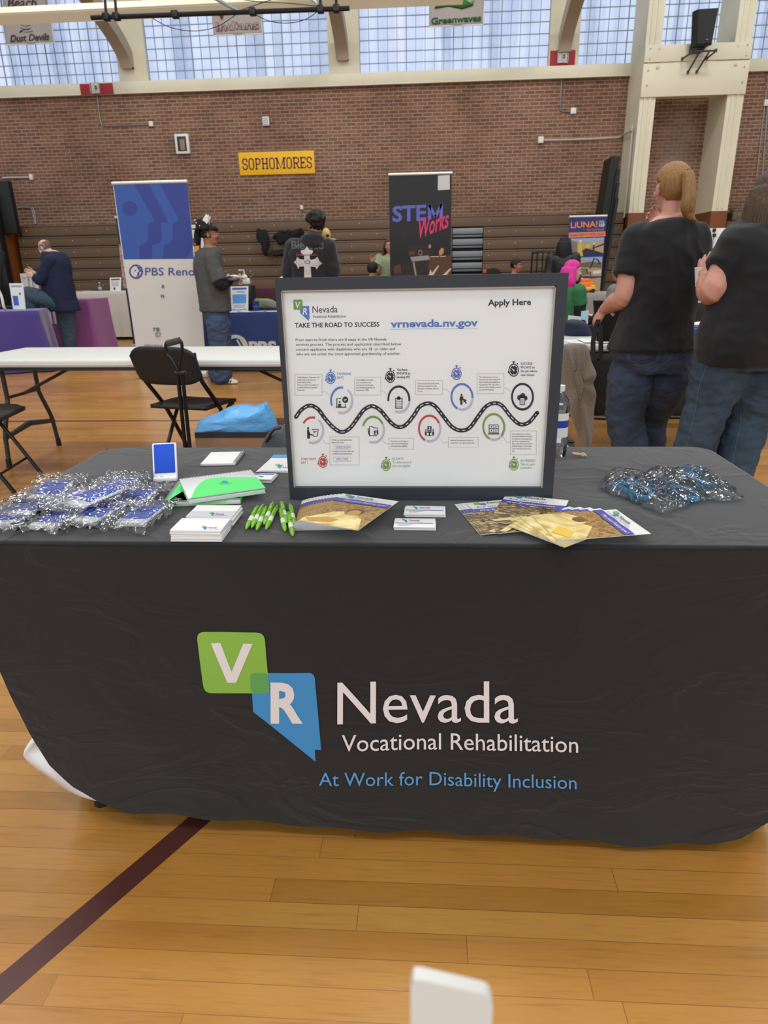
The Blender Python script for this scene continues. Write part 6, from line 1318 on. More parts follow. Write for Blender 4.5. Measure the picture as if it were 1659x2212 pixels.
M_fle = mat('beige_fleece', '#85786b', .95, bump=.6, bscale=120, sheen=.4)
jy = 3.44; outl = [(1212, 744), (1240, 741), (1268, 746), (1277, 780), (1287, 808), (1281, 828), (1287, 850), (1283, 885), (1282, 920), (1274, 962), (1262, 966), (1248, 940), (1230, 890), (1208, 830)]
t = thing('jacket', 'beige fleece jacket hanging over the table edge right of the poster', 'jacket', (P3(1245, 800, jy).x, jy, .3)); b = MB(); c0 = P3(1246, 820, jy); pts = smoothpath([P3(x, y, jy) for x, y in outl] + [P3(*outl[0], jy)], 4)[:-1]; rings = []
for k in range(9):
    f = k / 8; s = [.3, .8, .96, 1, 1, 1, .97, .85, .4][k]; d = [-.045, -.042, -.032, -.015, 0, .012, .03, .04, .045][k]
    rings.append([c0 + (q - c0) * s + Vector((0, d * (1.2 - .5 * (q.z - .2)) + .014 * math.sin(q.x * 60 + q.z * 9), 0)) for q in pts])
b.loft(rings, M_fle); b.build('fleece_body', t, smooth=180)
drape('pale grey draped table in front of the navy and orange banner', P3(1240, 634, 8.7).x, P3(1240, 634, 8.7).x + 1.5, 8.7, 9.4, P3(1270, 634, 8.7).z, M_gryc, flare=.1, waves=5)
zG = P3(1270, 634, 8.7).z + .004
p = P3(1270, 632, 8.85); M_or = mat('bright_orange', '#e8702a', .5); M_ye = mat('toy_yellow', '#d9b23a', .4)
t = thing('orange_caps', 'pile of orange soft caps on the pale grey draped table', 'caps', (p.x, 9.1, zG)); q = P3(1269, 618, 9.0); b = MB(); b.rbox((q.x, 9.1, zG + .075), (.2, .16, .15), M_or, .04); b.rbox((q.x - .01, 9.1, zG + .16), (.14, .12, .05), M_or, .02); b.build('cap_pile', t)
t = thing('toy_truck', 'yellow toy truck in front of the orange caps', 'toy', (p.x, 8.85, zG)); b = MB(); b.rbox((p.x, 8.85, zG + .055), (.2, .08, .045), M_ye, .015); b.rbox((p.x + .06, 8.85, zG + .085), (.06, .07, .04), M_ye, .012); b.build('truck_body', t)
for s in (-.065, .06):
    for w in (-.042, .042): b = MB(); b.tube([(p.x + s, 8.85 + w - .008, zG + .028), (p.x + s, 8.85 + w + .008, zG + .028)], .027, M_black, n=12); b.build('wheel', t)
lump('backpack', 'dark navy backpack stuffed with papers beside the poster frame', 'backpack', [(1214, 730), (1216, 702), (1226, 690), (1248, 688), (1262, 694), (1271, 708), (1274, 722), (1268, 732)], 4.25, .26, mat('navy_nylon', '#1a2236', .6, bump=.3, bscale=40), 12, .012)
for i, (q4, c_) in enumerate(((((1228, 681), (1254, 684), (1258, 700), (1226, 700)), '#d0d0cc'), (((1256, 672), (1270, 671), (1266, 692), (1254, 690)), '#9cc6cf'), (((1264, 672), (1272, 670), (1270, 700), (1266, 700)), '#c9c9c4'))):
    t = thing('document_folder', ('white papers sticking out of the navy backpack', 'pale turquoise folder sticking out of the navy backpack', 'white folder at the right end of the navy backpack')[i], 'folder', P3(*q4[3], 4.25)); b = MB(); v = [P3(x, y, 4.28 + .03 * i) for x, y in q4]; b.add(v + [a + Vector((0, .006, 0)) for a in v], [(0, 1, 2, 3), (7, 6, 5, 4), (0, 4, 5, 1), (1, 5, 6, 2), (2, 6, 7, 3), (3, 7, 4, 0)], mat('folder_%d' % i, c_, .6)); b.build('sheets', t, smooth=0)
p, q = P3(1500, 494, 7.6), P3(1700, 572, 7.6); t = thing('display_board', 'white fold-out display board behind the two people in black', 'board', ((p.x + q.x) / 2, 7.6, 0)); b = MB(); b.rbox(((p.x + q.x) / 2, 7.6, (p.z + q.z) / 2), (q.x - p.x, .02, p.z - q.z), mat('bright_white_board', '#dcdcda', .5), .005); b.build('panel', t)
b = MB(); c = P3(1540, 530, 7.58); b.box((c.x, 7.588, (p.z + q.z) / 2), (.012, .004, p.z - q.z), SGr); b.build('fold_line', t)
for y_ in (497, 508): b = MB(); b.rbox(P3(1543, y_, 7.57), (.035, .03, .035), M_black, .005); b.build('clip', t)
for s in (p.x + .1, q.x - .1): b = MB(); b.tube([(s, 7.62, q.z + .05), (s, 7.7, 0)], .012, M_grey); b.build('stand_leg', t)
drape('black draped table between the two people in black', P3(1400, 662, 5.3).x, P3(1600, 662, 5.3).x, 5.3, 5.95, P3(1510, 656, 5.3).z, M_blkc, flare=.03, waves=6, amp=.01)
zB = P3(1510, 656, 5.3).z + .004
for i, (x, c_) in enumerate(((1500, '#3f63b4'), (1508, '#dcdcdc'))): p = P3(x, 655, 5.42); b = MB(); b.rbox((0, 0, .002), (.16, .12, .003), mat('note_%d' % i, c_, .5), .001); o = b.build('notebook' if i == 0 else 'paper_sheet', loc=(0, 0, 0)); o.location = (p.x, 5.4, zB + .004 * i); tag(o, ('blue note book', 'white sheet')[i] + ' on the black draped table between the two people in black', ('notebook', 'paper')[i])
drape('grey draped table low behind the grey-topped folding table', P3(1270, 900, 4.6).x, P3(1500, 900, 4.6).x, 4.6, 5.1, .55, M_gryc, flare=.03, waves=6, amp=.01, seed=4)
# ================================================================= people
from mathutils.bvhtree import BVHTree
def remesh(mb, voxel, smooth=4, wr=0.0, wscale=9.0, wst=(1, 1, 1), seed=0.0):
    me = bpy.data.meshes.new('tmp'); me.from_pydata(mb.v, [], mb.f); o = bpy.data.objects.new('tmp', me); COL.objects.link(o)
    r = o.modifiers.new('r', 'REMESH'); r.mode = 'VOXEL'; r.voxel_size = voxel
    if smooth: s = o.modifiers.new('s', 'SMOOTH'); s.iterations = smooth; s.factor = 0.5
    dg = bpy.context.evaluated_depsgraph_get(); dg.update()
    m2 = bpy.data.meshes.new_from_object(o.evaluated_get(dg)); bpy.data.objects.remove(o); bpy.data.meshes.remove(me)
    n = len(m2.vertices); co = np.empty(n * 3); m2.vertices.foreach_get('co', co); co = co.reshape(-1, 3)
    if wr:
        no = np.empty(n * 3); m2.vertex_normals.foreach_get('vector', no); no = no.reshape(-1, 3)
        d = np.array([noise.noise(Vector((p[0] * wscale * wst[0] + seed, p[1] * wscale * wst[1], p[2] * wscale * wst[2]))) + .5 * (1 - 2 * abs(noise.noise(Vector((p[0] * wscale * 1.3 + p[2] * wscale * .9, p[1] * wscale * 1.4, p[2] * wscale * wst[2] * 1.7 - p[0] * wscale * .8 + seed))))) for p in co])
        co = co + no * d[:, None] * wr; m2.vertices.foreach_set('co', co.ravel())
    return m2
def put(me, name, parent, m):
    me.name = name; me.materials.clear(); me.materials.append(m); me.polygons.foreach_set('use_smooth', [True] * len(me.polygons)); me.update()
    o = bpy.data.objects.new(name, me); COL.objects.link(o); o.parent = parent
    o.matrix_parent_inverse = Matrix.LocRotScale(parent.location, parent.rotation_euler, None).inverted(); return o
def axes(th): a = R(th); return Vector((math.cos(a), math.sin(a), 0)), Vector((math.sin(a), -math.cos(a), 0))
def limb(mb, pts, rs, n=14, k=5):
    pts = smoothpath(pts, k); rs = smooth1(rs, k); mb.tube(pts, rs, None, n=n); mb.ellipsoid(pts[0], (rs[0],) * 3, None, nu=n, nv=8); mb.ellipsoid(pts[-1], (rs[-1],) * 3, None, nu=n, nv=8)
def torso(mb, rings, l, f, n=28, ex=2.4):
    """rings: (centre, half width, half depth)"""
    out = []; cs = smoothpath([r[0] for r in rings], 4); a = smooth1([r[1] for r in rings], 4); d = smooth1([r[2] for r in rings], 4)
    for c, rx, ry in zip(cs, a, d):
        ring = []
        for k in range(n):
            t = 2 * PI * k / n; ct, st = math.cos(t), math.sin(t)
            ring.append(c + l * rx * math.copysign(abs(ct) ** (2 / ex), ct) + f * ry * math.copysign(abs(st) ** (2 / ex), st))
        out.append(ring)
    mb.loft(out, None)
def hand(mb, w, d, nrm, side, s=1.0, curl=35, spread=1.0):
    """w wrist, d pointing direction, nrm back-of-hand normal, side = +1/-1 which side the thumb leaves"""
    d = d.normalized(); nrm = (nrm - d * nrm.dot(d)).normalized(); x = d.cross(nrm) * side
    L = .088 * s; kn = w + d * L
    mb.loft([[w + d * (L * q) + x * (hw * cx) + nrm * (th * cy) for cx, cy in ((1, .3), (.6, 1), (-.6, 1), (-1, .3), (-1, -.3), (-.6, -1), (.6, -1), (1, -.3))] for q, hw, th in ((-.15, .024 * s, .019 * s), (.15, .030 * s, .017 * s), (.6, .040 * s, .015 * s), (1.0, .041 * s, .012 * s), (1.08, .036 * s, .008 * s))], None)
    for i, (o, ln, r) in enumerate(((.031, .070, .0088), (.0105, .079, .0090), (-.0105, .073, .0088), (-.030, .058, .0078))):
        p = kn + x * o * s - d * .012 * s; dd = (d + x * o * 4.5 * spread).normalized(); pts = [p]; a = 0
        for q in (.5, .3, .2):
            a += R(curl) * (.8 + .08 * i); pts.append(pts[-1] + (dd * math.cos(a) - nrm * math.sin(a)) * ln * q * s)
        limb(mb, pts, [r * s, r * s * .97, r * s * .9, r * s * .78], 8, 3)
    p = w + d * .02 * s + x * .024 * s; q = p + (d * .55 + x * .7 - nrm * .35).normalized() * .042 * s; q2 = q + (d * .85 + x * .3 - nrm * .4).normalized() * .032 * s; q3 = q2 + (d * .95 - nrm * .35).normalized() * .026 * s
    limb(mb, [p, q, q2, q3], [.014 * s, .0115 * s, .0102 * s, .0085 * s], 8, 3)
def headframe(c, yaw, pitch=0.0, roll=0.0):
    l, f = axes(yaw); f = (f * math.cos(R(pitch)) + Vector((0, 0, math.sin(R(pitch))))).normalized(); u = l.cross(f) * -1
    if u.z < 0: u = -u
    l2 = l * math.cos(R(roll)) + u * math.sin(R(roll)); u2 = u * math.cos(R(roll)) - l * math.sin(R(roll))
    return lambda a, b, z: c + l2 * a + f * b + u2 * z, Matrix((l2, f, u2)).transposed()
def head(mb, c, yaw, pitch, roll, s, face=1.0):
    P, M = headframe(c, yaw, pitch, roll)
    E = lambda p, r: mb.ellipsoid(P(*[q * s for q in p]), [q * s for q in r], None, rot=M, nu=18, nv=12)
    E((0, -.012, .026), (.074, .092, .086)); E((0, .018, -.02), (.062, .072, .075)); E((0, .030, -.068), (.048, .052, .042)); E((0, .062, -.088), (.024, .022, .020))
    E((0, .072, .032), (.052, .022, .016)); E((0, .088, -.014), (.0125, .022, .020)); E((0, .090, .010), (.009, .012, .026)); E((0, .082, -.052), (.024, .014, .012))
    for q in (-1, 1): E((.034 * q, .068, -.022), (.026, .022, .022)); E((.076 * q, -.008, -.008), (.009, .020, .031)); E((.080 * q, -.015, .004), (.006, .012, .018))
    return P, M
M_eye = mat('eye_white', '#d8d2cc', .3); M_iris = mat('eye_dark', '#2a1d18', .2)
def face_parts(t, P, M, s, lip, brow, stache=None, glasses=None):
    b = MB()
    for q in (-1, 1): b.ellipsoid(P(.033 * q * s, .0815 * s, .009 * s), (.0125 * s, .006 * s, .0065 * s), M_eye, rot=M, nu=10, nv=6); b.ellipsoid(P(.033 * q * s, .0865 * s, .009 * s), (.0055 * s, .003 * s, .0058 * s), M_iris, rot=M, nu=8, nv=5)
    b.build('eyes', t, smooth=180); b = MB()
    for q in (-1, 1): b.tube(smoothpath([P(.014 * q * s, .093 * s, .030 * s), P(.034 * q * s, .092 * s, .037 * s), P(.056 * q * s, .078 * s, .031 * s)], 3), .0042 * s, brow, n=6)
    b.build('eyebrows', t); b = MB()
    b.ellipsoid(P(0, .0935 * s, -.048 * s), (.024 * s, .006 * s, .005 * s), lip, rot=M, nu=12, nv=6); b.ellipsoid(P(0, .0935 * s, -.057 * s), (.021 * s, .006 * s, .0055 * s), lip, rot=M, nu=12, nv=6); b.build('lips', t, smooth=180)
    if stache: b = MB(); b.tube(smoothpath([P(-.030 * s, .084 * s, -.044 * s), P(-.012 * s, .099 * s, -.036 * s), P(.012 * s, .099 * s, -.036 * s), P(.030 * s, .084 * s, -.044 * s)], 3), [.003 * s] * 1 + [.0045 * s] * 8 + [.003 * s], stache, n=6); b.build('moustache', t)
    if glasses:
        b = MB()
        for q in (-1, 1): b.tube([P((.033 + .023 * math.cos(a)) * q * s, .104 * s, (.006 + .019 * math.sin(a)) * s) for a in [2 * PI * k / 16 for k in range(17)]], .0018 * s, glasses, n=5); b.tube([P(.056 * q * s, .103 * s, .012 * s), P(.079 * q * s, -.01 * s, .012 * s)], .0016 * s, glasses, n=5)
        b.tube([P(-.010 * s, .104 * s, .010 * s), P(.010 * s, .104 * s, .010 * s)], .0016 * s, glasses, n=5); b.build('spectacles', t)
def haircap(mb, P, M, s, keep, k=1.09, nz=0.0, sc=40, c=(0, -.012, .026), r=(.077, .096, .089), nu=64, nv=44):
    vs, fs = [], []; idx = {}
    def pt(i, j):
        th = PI * i / nv; ph = 2 * PI * j / nu; return (math.sin(th) * math.cos(ph), math.sin(th) * math.sin(ph), math.cos(th))
    for i in range(nv):
        for j in range(nu):
            q = [(i, j), (i + 1, j), (i + 1, (j + 1) % nu), (i, (j + 1) % nu)]
            m = [sum(pt(*a)[d] for a in q) / 4 for d in range(3)]
            if not keep(*[c[d] + m[d] * r[d] for d in range(3)]): continue
            f = []
            for a in q:
                for lay in (0, 1):
                    if (a, lay) not in idx:
                        u = pt(*a); g = k * (1 if lay else .93) ; g += nz * noise.noise(Vector(u) * sc * .1) if lay else 0
                        idx[(a, lay)] = len(vs); vs.append(P(*[(c[d] + u[d] * r[d] * g) * s for d in range(3)]))
            fs.append(tuple(idx[(a, 1)] for a in q)); fs.append(tuple(idx[(a, 0)] for a in q[::-1]))
            for e in range(4):
                a, c2 = q[e], q[(e + 1) % 4]; fs.append((idx[(a, 1)], idx[(a, 0)], idx[(c2, 0)], idx[(c2, 1)]))
    mb.add(vs, fs, None)
def hair_mat(name, c1, c2, st=(40, 40, 3)):
    m, nt, b = nodes_mat(name, .55, .3); tc = nd(nt, 'ShaderNodeTexCoord'); mp = nd(nt, 'ShaderNodeMapping'); mp.inputs['Scale'].default_value = st; nt.links.new(tc.outputs['Object'], mp.inputs[0])
    n = nd(nt, 'ShaderNodeTexNoise'); n.inputs['Scale'].default_value = 3; n.inputs['Detail'].default_value = 6; nt.links.new(mp.outputs[0], n.inputs['Vector'])
    nt.links.new(ramp(nt, n.outputs[0], [(.3, c2), (.7, c1)]), b.inputs['Base Color'])
    bp = nd(nt, 'ShaderNodeBump'); bp.inputs['Strength'].default_value = .6; bp.inputs['Distance'].default_value = .01; nt.links.new(n.outputs[0], bp.inputs['Height']); nt.links.new(bp.outputs[0], b.inputs['Normal']); return m
def skin(name, c): return mat(name, c, .5, spec=.35, var=.05, vscale=30)
def std(x, y, H, th, g=1.0, sw=.108, lean=0.0, z0=0.0):
    """standing skeleton: every joint in world space"""
    l, f = axes(th); B = Vector((x, y, z0)); A = lambda a, b, z: B + l * a * H + f * (b + lean * max(0, z - .5)) * H + Vector((0, 0, z * H))
    J = dict(l=l, f=f, H=H, th=th, head=A(0, .012, .925), neck=A(0, -.008, .845), hy=th, hp=-4, hr=0,
             rings=[(A(0, 0, .455), .075 * g, .066 * g), (A(0, -.006, .52), .098 * g, .076 * g), (A(0, 0, .59), .088 * g, .068 * g), (A(0, .004, .66), .086 * g, .066 * g), (A(0, .002, .735), .098 * g, .070 * g), (A(0, 0, .79), .104 * g, .064 * g), (A(0, -.004, .822), .088 * g, .048 * g), (A(0, -.006, .85), .040, .038)])
    for s, q in (('L', 1), ('R', -1)):
        J['sh' + s] = A(q * sw * g ** .6, -.004, .805); J['el' + s] = A(q * (sw + .022) * g ** .6, -.012, .63); J['wr' + s] = A(q * (sw + .03) * g ** .6, .02, .485); J['hd' + s] = Vector((0, 0, -1)) + f * .15; J['hn' + s] = l * q
        J['hip' + s] = A(q * .05 * g, 0, .50); J['kn' + s] = A(q * .055 * g, .012, .275); J['an' + s] = A(q * .058 * g, -.012, .045); J['toe' + s] = f
    J['A'] = A; return J
def person(label, J, sk, top, legs, hair=None, shoes=None, vox=.012, sleeve=1.0, hem=.46, ease=.012, wr=.006, legease=.010, legr=(.088, .062, .040), armr=(.038, .030, .021), hs=None, lip=None, brow=None, stache=None, glasses=None, face=True, collar=None, hcurl=35, jeanwr=.005, ctop=None, hips=None, cuff=None, topname='shirt', legname='trousers', clothvox=None, feet=True):
    H, l, f = J['H'], J['l'], J['f']; s = hs or H / 1.75
    t = thing('person', label, 'person', Vector((J['rings'][0][0].x, J['rings'][0][0].y, 0)))
    scale = lambda r: r * H
    b = MB(); P, M = head(b, J['head'], J['hy'], J['hp'], J['hr'], s)
    limb(b, [J['neck'] - Vector((0, 0, .03)), J['neck'].lerp(P(0, -.02, -.06), .5), P(0, -.02 * s, -.05 * s)], [.031 * H * J.get('nk', 1), .029 * H * J.get('nk', 1), .030 * H * J.get('nk', 1)])
    torso(b, [(c, scale(rx) * (.74 if i == 0 else .92), scale(ry) * (.7 if i == 0 else .92)) for i, (c, rx, ry) in enumerate(J['rings'])], l, f)
    for q in 'LR':
        limb(b, [J['sh' + q], J['sh' + q].lerp(J['el' + q], .5), J['el' + q], J['el' + q].lerp(J['wr' + q], .45), J['wr' + q]], [scale(armr[0]), scale(armr[0] * .9), scale(armr[1]), scale(armr[1] * .95), scale(armr[2] * .85)])
        hand(b, J['wr' + q], J['hd' + q], J['hn' + q], (1 if q == 'L' else -1) * J.get('thumb' + q, 1), s, J.get('curl' + q, hcurl))
        if legs: limb(b, [J['hip' + q], J['hip' + q].lerp(J['kn' + q], .5), J['kn' + q], J['kn' + q].lerp(J['an' + q], .35), J['an' + q]], [scale(legr[0] * .72), scale(legr[0] * .74), scale(legr[1] * .85), scale(legr[1] * .85), scale(legr[2] * .7)])
    put(remesh(b, vox, 3), 'body', t, sk)
    if face: face_parts(t, P, M, s, lip or mat('lips', '#a2645a', .5), brow or M_iris, stache, glasses)
    # upper garment
    b = MB(); base = J['rings'][0][0].z; rr = [r for r in J['rings']]
    hz = J['A'](0, 0, hem).z if 'A' in J else base; R2 = []
    for i, (c, rx, ry) in enumerate(rr):
        if i == len(rr) - 1: R2.append((c + Vector((0, 0, -.012 * H)), scale(rx) + .010, scale(ry) + .010)); continue
        R2.append((c, scale(rx) + ease, scale(ry) + ease))
    if hem < .455: c, rx, ry = R2[0]; R2[0] = (c, R2[1][1] * .985, R2[1][2] * .985); R2.insert(0, (c + Vector((0, 0, hz - c.z)), R2[1][1] * 1.0, R2[1][2] * 1.0))
    elif hem > .47:
        lo = [r for r in R2 if r[0].z <= hz + .01]; R2 = [r for r in R2 if r[0].z > hz + .01]; c, rx, ry = R2[0]
        if lo: k_ = (hz - lo[-1][0].z) / (c.z - lo[-1][0].z); c2 = lo[-1][0].lerp(c, k_); R2.insert(0, (Vector((c2.x, c2.y, hz)), (lo[-1][1] * (1 - k_) + rx * k_) * 1.03, (lo[-1][2] * (1 - k_) + ry * k_) * 1.03))
        else: R2.insert(0, (Vector((c.x, c.y, hz)), rx * 1.02, ry * 1.02))
    torso(b, R2, l, f)
    for q in 'LR':
        S, E_, Wr = J['sh' + q], J['el' + q], J['wr' + q]
        if sleeve >= 1.5: pts, rs = [S, S.lerp(E_, .5), E_, E_.lerp(Wr, .5), E_.lerp(Wr, .95)], [scale(armr[0]) + ease, scale(armr[0] * .95) + ease, scale(armr[1]) + ease * 1.3, scale(armr[1] * .95) + ease, scale(armr[2]) + ease * .6]
        else: pts, rs = [S, S.lerp(E_, .5 * sleeve), S.lerp(E_, sleeve)], [scale(armr[0]) + ease, scale(armr[0] * .97) + ease * 1.1, scale(armr[0] * .94) + ease * 1.3]
        pts2 = smoothpath(pts, 5); rs2 = smooth1(rs, 5); b.tube(pts2, rs2, None, n=16); b.ellipsoid(S, (rs[0],) * 3, None)
    cm = remesh(b, clothvox or vox, 5, wr, 8, (1, 1, .7), len(label)); top_o = put(cm, topname, t, top)
    if cuff:
        b = MB()
        for q in 'LR': a = J['el' + q]; c = a.lerp(J['wr' + q], .92); limb(b, [J['sh' + q].lerp(a, min(.93, sleeve * .85)), a, c], [scale(armr[1]) + .012, scale(armr[1]) + .010, scale(armr[2]) + .010])
        put(remesh(b, vox, 3, .004, 12), 'sleeves', t, cuff)
    if legs:
        b = MB(); hp = hips or [(c, scale(rx) + .004, scale(ry) + .004) for c, rx, ry in rr[:2]] + [(rr[1][0].lerp(rr[2][0], .3), scale(rr[1][1]) - .004, scale(rr[1][2]) - .004)]
        hp = [(hp[0][0] + Vector((0, 0, -.005)), hp[0][1] * .9, hp[0][2] * .95)] + hp[1:]; torso(b, hp, l, f)
        for q in 'LR':
            h, k, a = J['hip' + q], J['kn' + q], J['an' + q]
            limb(b, [h, h.lerp(k, .45), k, k.lerp(a, .4), a + Vector((0, 0, .0))], [scale(legr[0]), scale(legr[0] * .93), scale(legr[1]) + legease * .3, scale(legr[1] * .95) + legease * .5, scale(legr[2]) + legease], 16)
        put(remesh(b, clothvox or vox, 3, jeanwr, 14, (1, 1, 1.6), 3 + len(label)), legname, t, legs)
        if feet:
            for q in 'LR':
                a = J['an' + q]; d = J['toe' + q]; b = MB(); d = Vector((d.x, d.y, 0)).normalized(); sd = Vector((-d.y, d.x, 0)); zf = max(0.0, a.z - .045 * H)
                rows = []
                for k, hw, ht in ((-.055, .03, .055), (-.03, .036, .085), (.03, .040, .085), (.09, .045, .055), (.15, .044, .042), (.185, .03, .03), (.195, .012, .018)):
                    c = a + d * k * s; rows.append([Vector((c.x, c.y, zf)) + sd * hw * s * cx + Vector((0, 0, ht * s * cz + .002)) for cx, cz in ((-1, 0), (-1, .35), (-.75, .85), (0, 1), (.75, .85), (1, .35), (1, 0))])
                b.loft(rows, shoes or M_black); b.build('shoe', t, smooth=50)
    return t, P, M, s, top_o
def hairpart(t, mb, m, vox, name='hair', sm=3, wr=0.0): return put(remesh(mb, vox, sm, wr, 40), name, t, m)
def bvh_of(o):
    me = o.data; return BVHTree.FromPolygons([v.co for v in me.vertices], [p.vertices for p in me.polygons])
def print_on(o, name, t, draw, seg, off=.004):
    bv = bvh_of(o); last = [None]
    def fn(px, py, h):
        d = ray(px, py).normalized(); hit = bv.ray_cast(CAM, d)
        q = hit[0] if hit[0] is not None else (CAM + d * last[0]); last[0] = (q - CAM).length; return q - d * (off + h)
    b = MB(); draw(Art(b, fn, .0006, seg=seg)); b.build(name, t, smooth=60)
M_jean = mat('blue_denim', '#364052', .85, var=.3, vscale=6, bump=.25, bscale=260); M_jean2 = mat('mid_blue_denim', '#344352', .85, var=.3, vscale=6, bump=.2, bscale=200); M_tee = mat('black_tshirt', '#121113', .85, sheen=.12, bump=.15, bscale=300); M_stitch = mat('denim_stitch', '#55637a', .8)
SK1 = skin('skin_fair', '#c08a78'); SK2 = skin('skin_tan', '#a06f58'); SK3 = skin('skin_brown', '#9c6e58'); SK4 = skin('skin_pale', '#d0a594')
H_bl = hair_mat('blond_hair', '#a17849', '#74552f', (70, 70, 3)); H_br = hair_mat('brown_hair', '#5c4632', '#33261d', (60, 60, 3)); H_bk = hair_mat('black_hair', '#1d1a19', '#0c0b0b'); H_pk = hair_mat('pink_hair', '#e0369c', '#b01f78'); H_gy = hair_mat('short_brown_hair', '#5e4a3a', '#3a2d24')

# ---- the blond person with the ponytail, seen from behind
YA = 2.62; A_ = lambda x, y, d=0.0: at(x, y, Y=YA + d)
J = std(A_(1405, 900).x, YA, 1.70, 196)
J['rings'] = [(A_(1408, 800), .112, .088), (A_(1406, 757), .126, .094), (A_(1413, 705, -.01), .108, .080), (A_(1428, 650, -.01), .098, .074), (A_(1440, 590), .104, .076), (A_(1447, 530, .01), .114, .072), (A_(1452, 492, .02), .100, .055), (A_(1452, 464, .02), .044, .044)]
J['neck'] = A_(1450, 460, .02); J['head'] = A_(1450, 408, .05); J['hy'] = 189; J['hp'] = 2
J['shL'], J['elL'], J['wrL'] = A_(1382, 516, .02), A_(1347, 640, -.03), A_(1306, 668, .13); J['hdL'] = Vector((-.35, .45, -.75)); J['hnL'] = Vector((-.8, -.3, .3)); J['curlL'] = 22
J['shR'], J['elR'], J['wrR'] = A_(1497, 516, .02), A_(1494, 625, .16), A_(1432, 490, .34); J['hdR'] = Vector((-.8, .1, .7)); J['hnR'] = Vector((0, 1, 0))
J['hipL'], J['knL'], J['anL'] = A_(1362, 815), A_(1350, 905, .02), A_(1378, 1010, .02); J['hipR'], J['knR'], J['anR'] = A_(1440, 815, .02), A_(1402, 905, .16), A_(1400, 1010, .16)
for q in 'LR': J['an' + q] = J['kn' + q] + (J['an' + q] - J['kn' + q]) * 1.0; J['an' + q].z = .075; J['toe' + q] = J['f']
tA, P, M, s, oA = person('blond person with a ponytail, black T-shirt and jeans, seen from behind', J, SK1, M_tee, M_jean, vox=.006, clothvox=.009, sleeve=.66, hem=.478, ease=.019, wr=.010, jeanwr=.009, legr=(.074, .058, .046), armr=(.041, .031, .021), face=True, hs=1.0, lip=mat('lips', '#a2645a', .5))
b = MB(); haircap(b, P, M, s, lambda x, y, z: z > .045 + .6 * (y - .05) if y > .0 else ((z > -.035 or (y < -.04 and z > -.085)) and not (abs(x) > .05 and -.05 < z < .03 and y > -.034)), 1.14, .03)
tie = P(-.012, -.105, .052)
hairpart(tA, b, H_bl, .006)
b = MB(); pth = [tie, P(-.02, -.135, .05), P(-.03, -.150, .01), P(-.035, -.145, -.06), P(-.04, -.13, -.13), P(-.05, -.115, -.19), P(-.075, -.10, -.235)]
pth = [tie, P(-.01, -.13, .058), A_(1489, 420, -.11), A_(1486, 445, -.11), A_(1487, 463, -.10), A_(1495, 475, -.10), A_(1508, 476, -.09)]
pp_ = smoothpath(pth, 6); rs = smooth1([.018, .028, .033, .034, .028, .018, .004], 6)
for k in range(16):
    a = 2 * PI * k / 16; rr = .55 + .45 * ((k * 7) % 5) / 4
    b.tube([p + (M @ Vector((math.cos(a), math.sin(a) * .8, .15))) * r * rr * .75 for p, r in zip(pp_, rs)], [max(.002, r * .42) for r in rs], None, n=7)
hairpart(tA, b, H_bl, .0055, 'ponytail', 2)
b = MB(); b.tube([tie + M @ Vector((.021 * math.cos(a), .006 * math.cos(a), .021 * math.sin(a))) + M @ Vector((0, -.012, 0)) for a in [2 * PI * k / 16 for k in range(17)]], .0075, M_black, n=7); b.build('hair_tie', tA)
jeA = [c for c in tA.children if c.name.startswith('trousers')][0]
def pk(ar):
    for pts in ([(1360, 757), (1356, 778), (1382, 790), (1418, 780), (1421, 757)], [(1362, 760), (1359, 776), (1382, 787)], [(1452, 757), (1447, 775), (1405, 806)], [(1482, 754), (1480, 768), (1490, 770)]): ar.line([(v.x, v.y) for v in smoothpath([Vector((x, y, 0)) for x, y in pts], 4)], 1.1, M_stitch)
print_on(jeA, 'pocket_stitching', tA, pk, 4, .002)
# the black tote bag in the left hand
YB = 2.72; t = thing('tote_bag', 'black tote bag with a hanging strap held by the blond person', 'bag', at(1310, 700, Y=YB)); b = MB()
q = [at(x, y, Y=YB + d) for x, y, d in ((1283, 650, .12), (1350, 650, .22), (1350, 738, .2), (1290, 738, .1))]; w_ = [p + Vector((.02, .09, 0)) for p in q]
b.loft([q, [p + Vector((.005, .05, 0)) for p in q], w_], M_black); b.build('bag_body', t)
b = MB(); L_ = smoothpath([at(*p, Y=YB - .02) for p in ((1293, 690), (1285, 715), (1281, 745), (1283, 768), (1289, 777), (1294, 778), (1297, 768), (1298, 740), (1296, 700))], 5)
b.loft([[p + Vector((-.013, -.003, 0)), p + Vector((.013, -.003, 0)), p + Vector((.013, .003, 0)), p + Vector((-.013, .003, 0))] for p in L_], M_black); b.build('strap', t)
b = MB(); b.tube([at(1320, 676, Y=YB - .03), at(1326, 681, Y=YB - .03)], .008, mat('metal_white', '#c9c9c9', .3, metal=.5)); b.build('zip_pull', t)

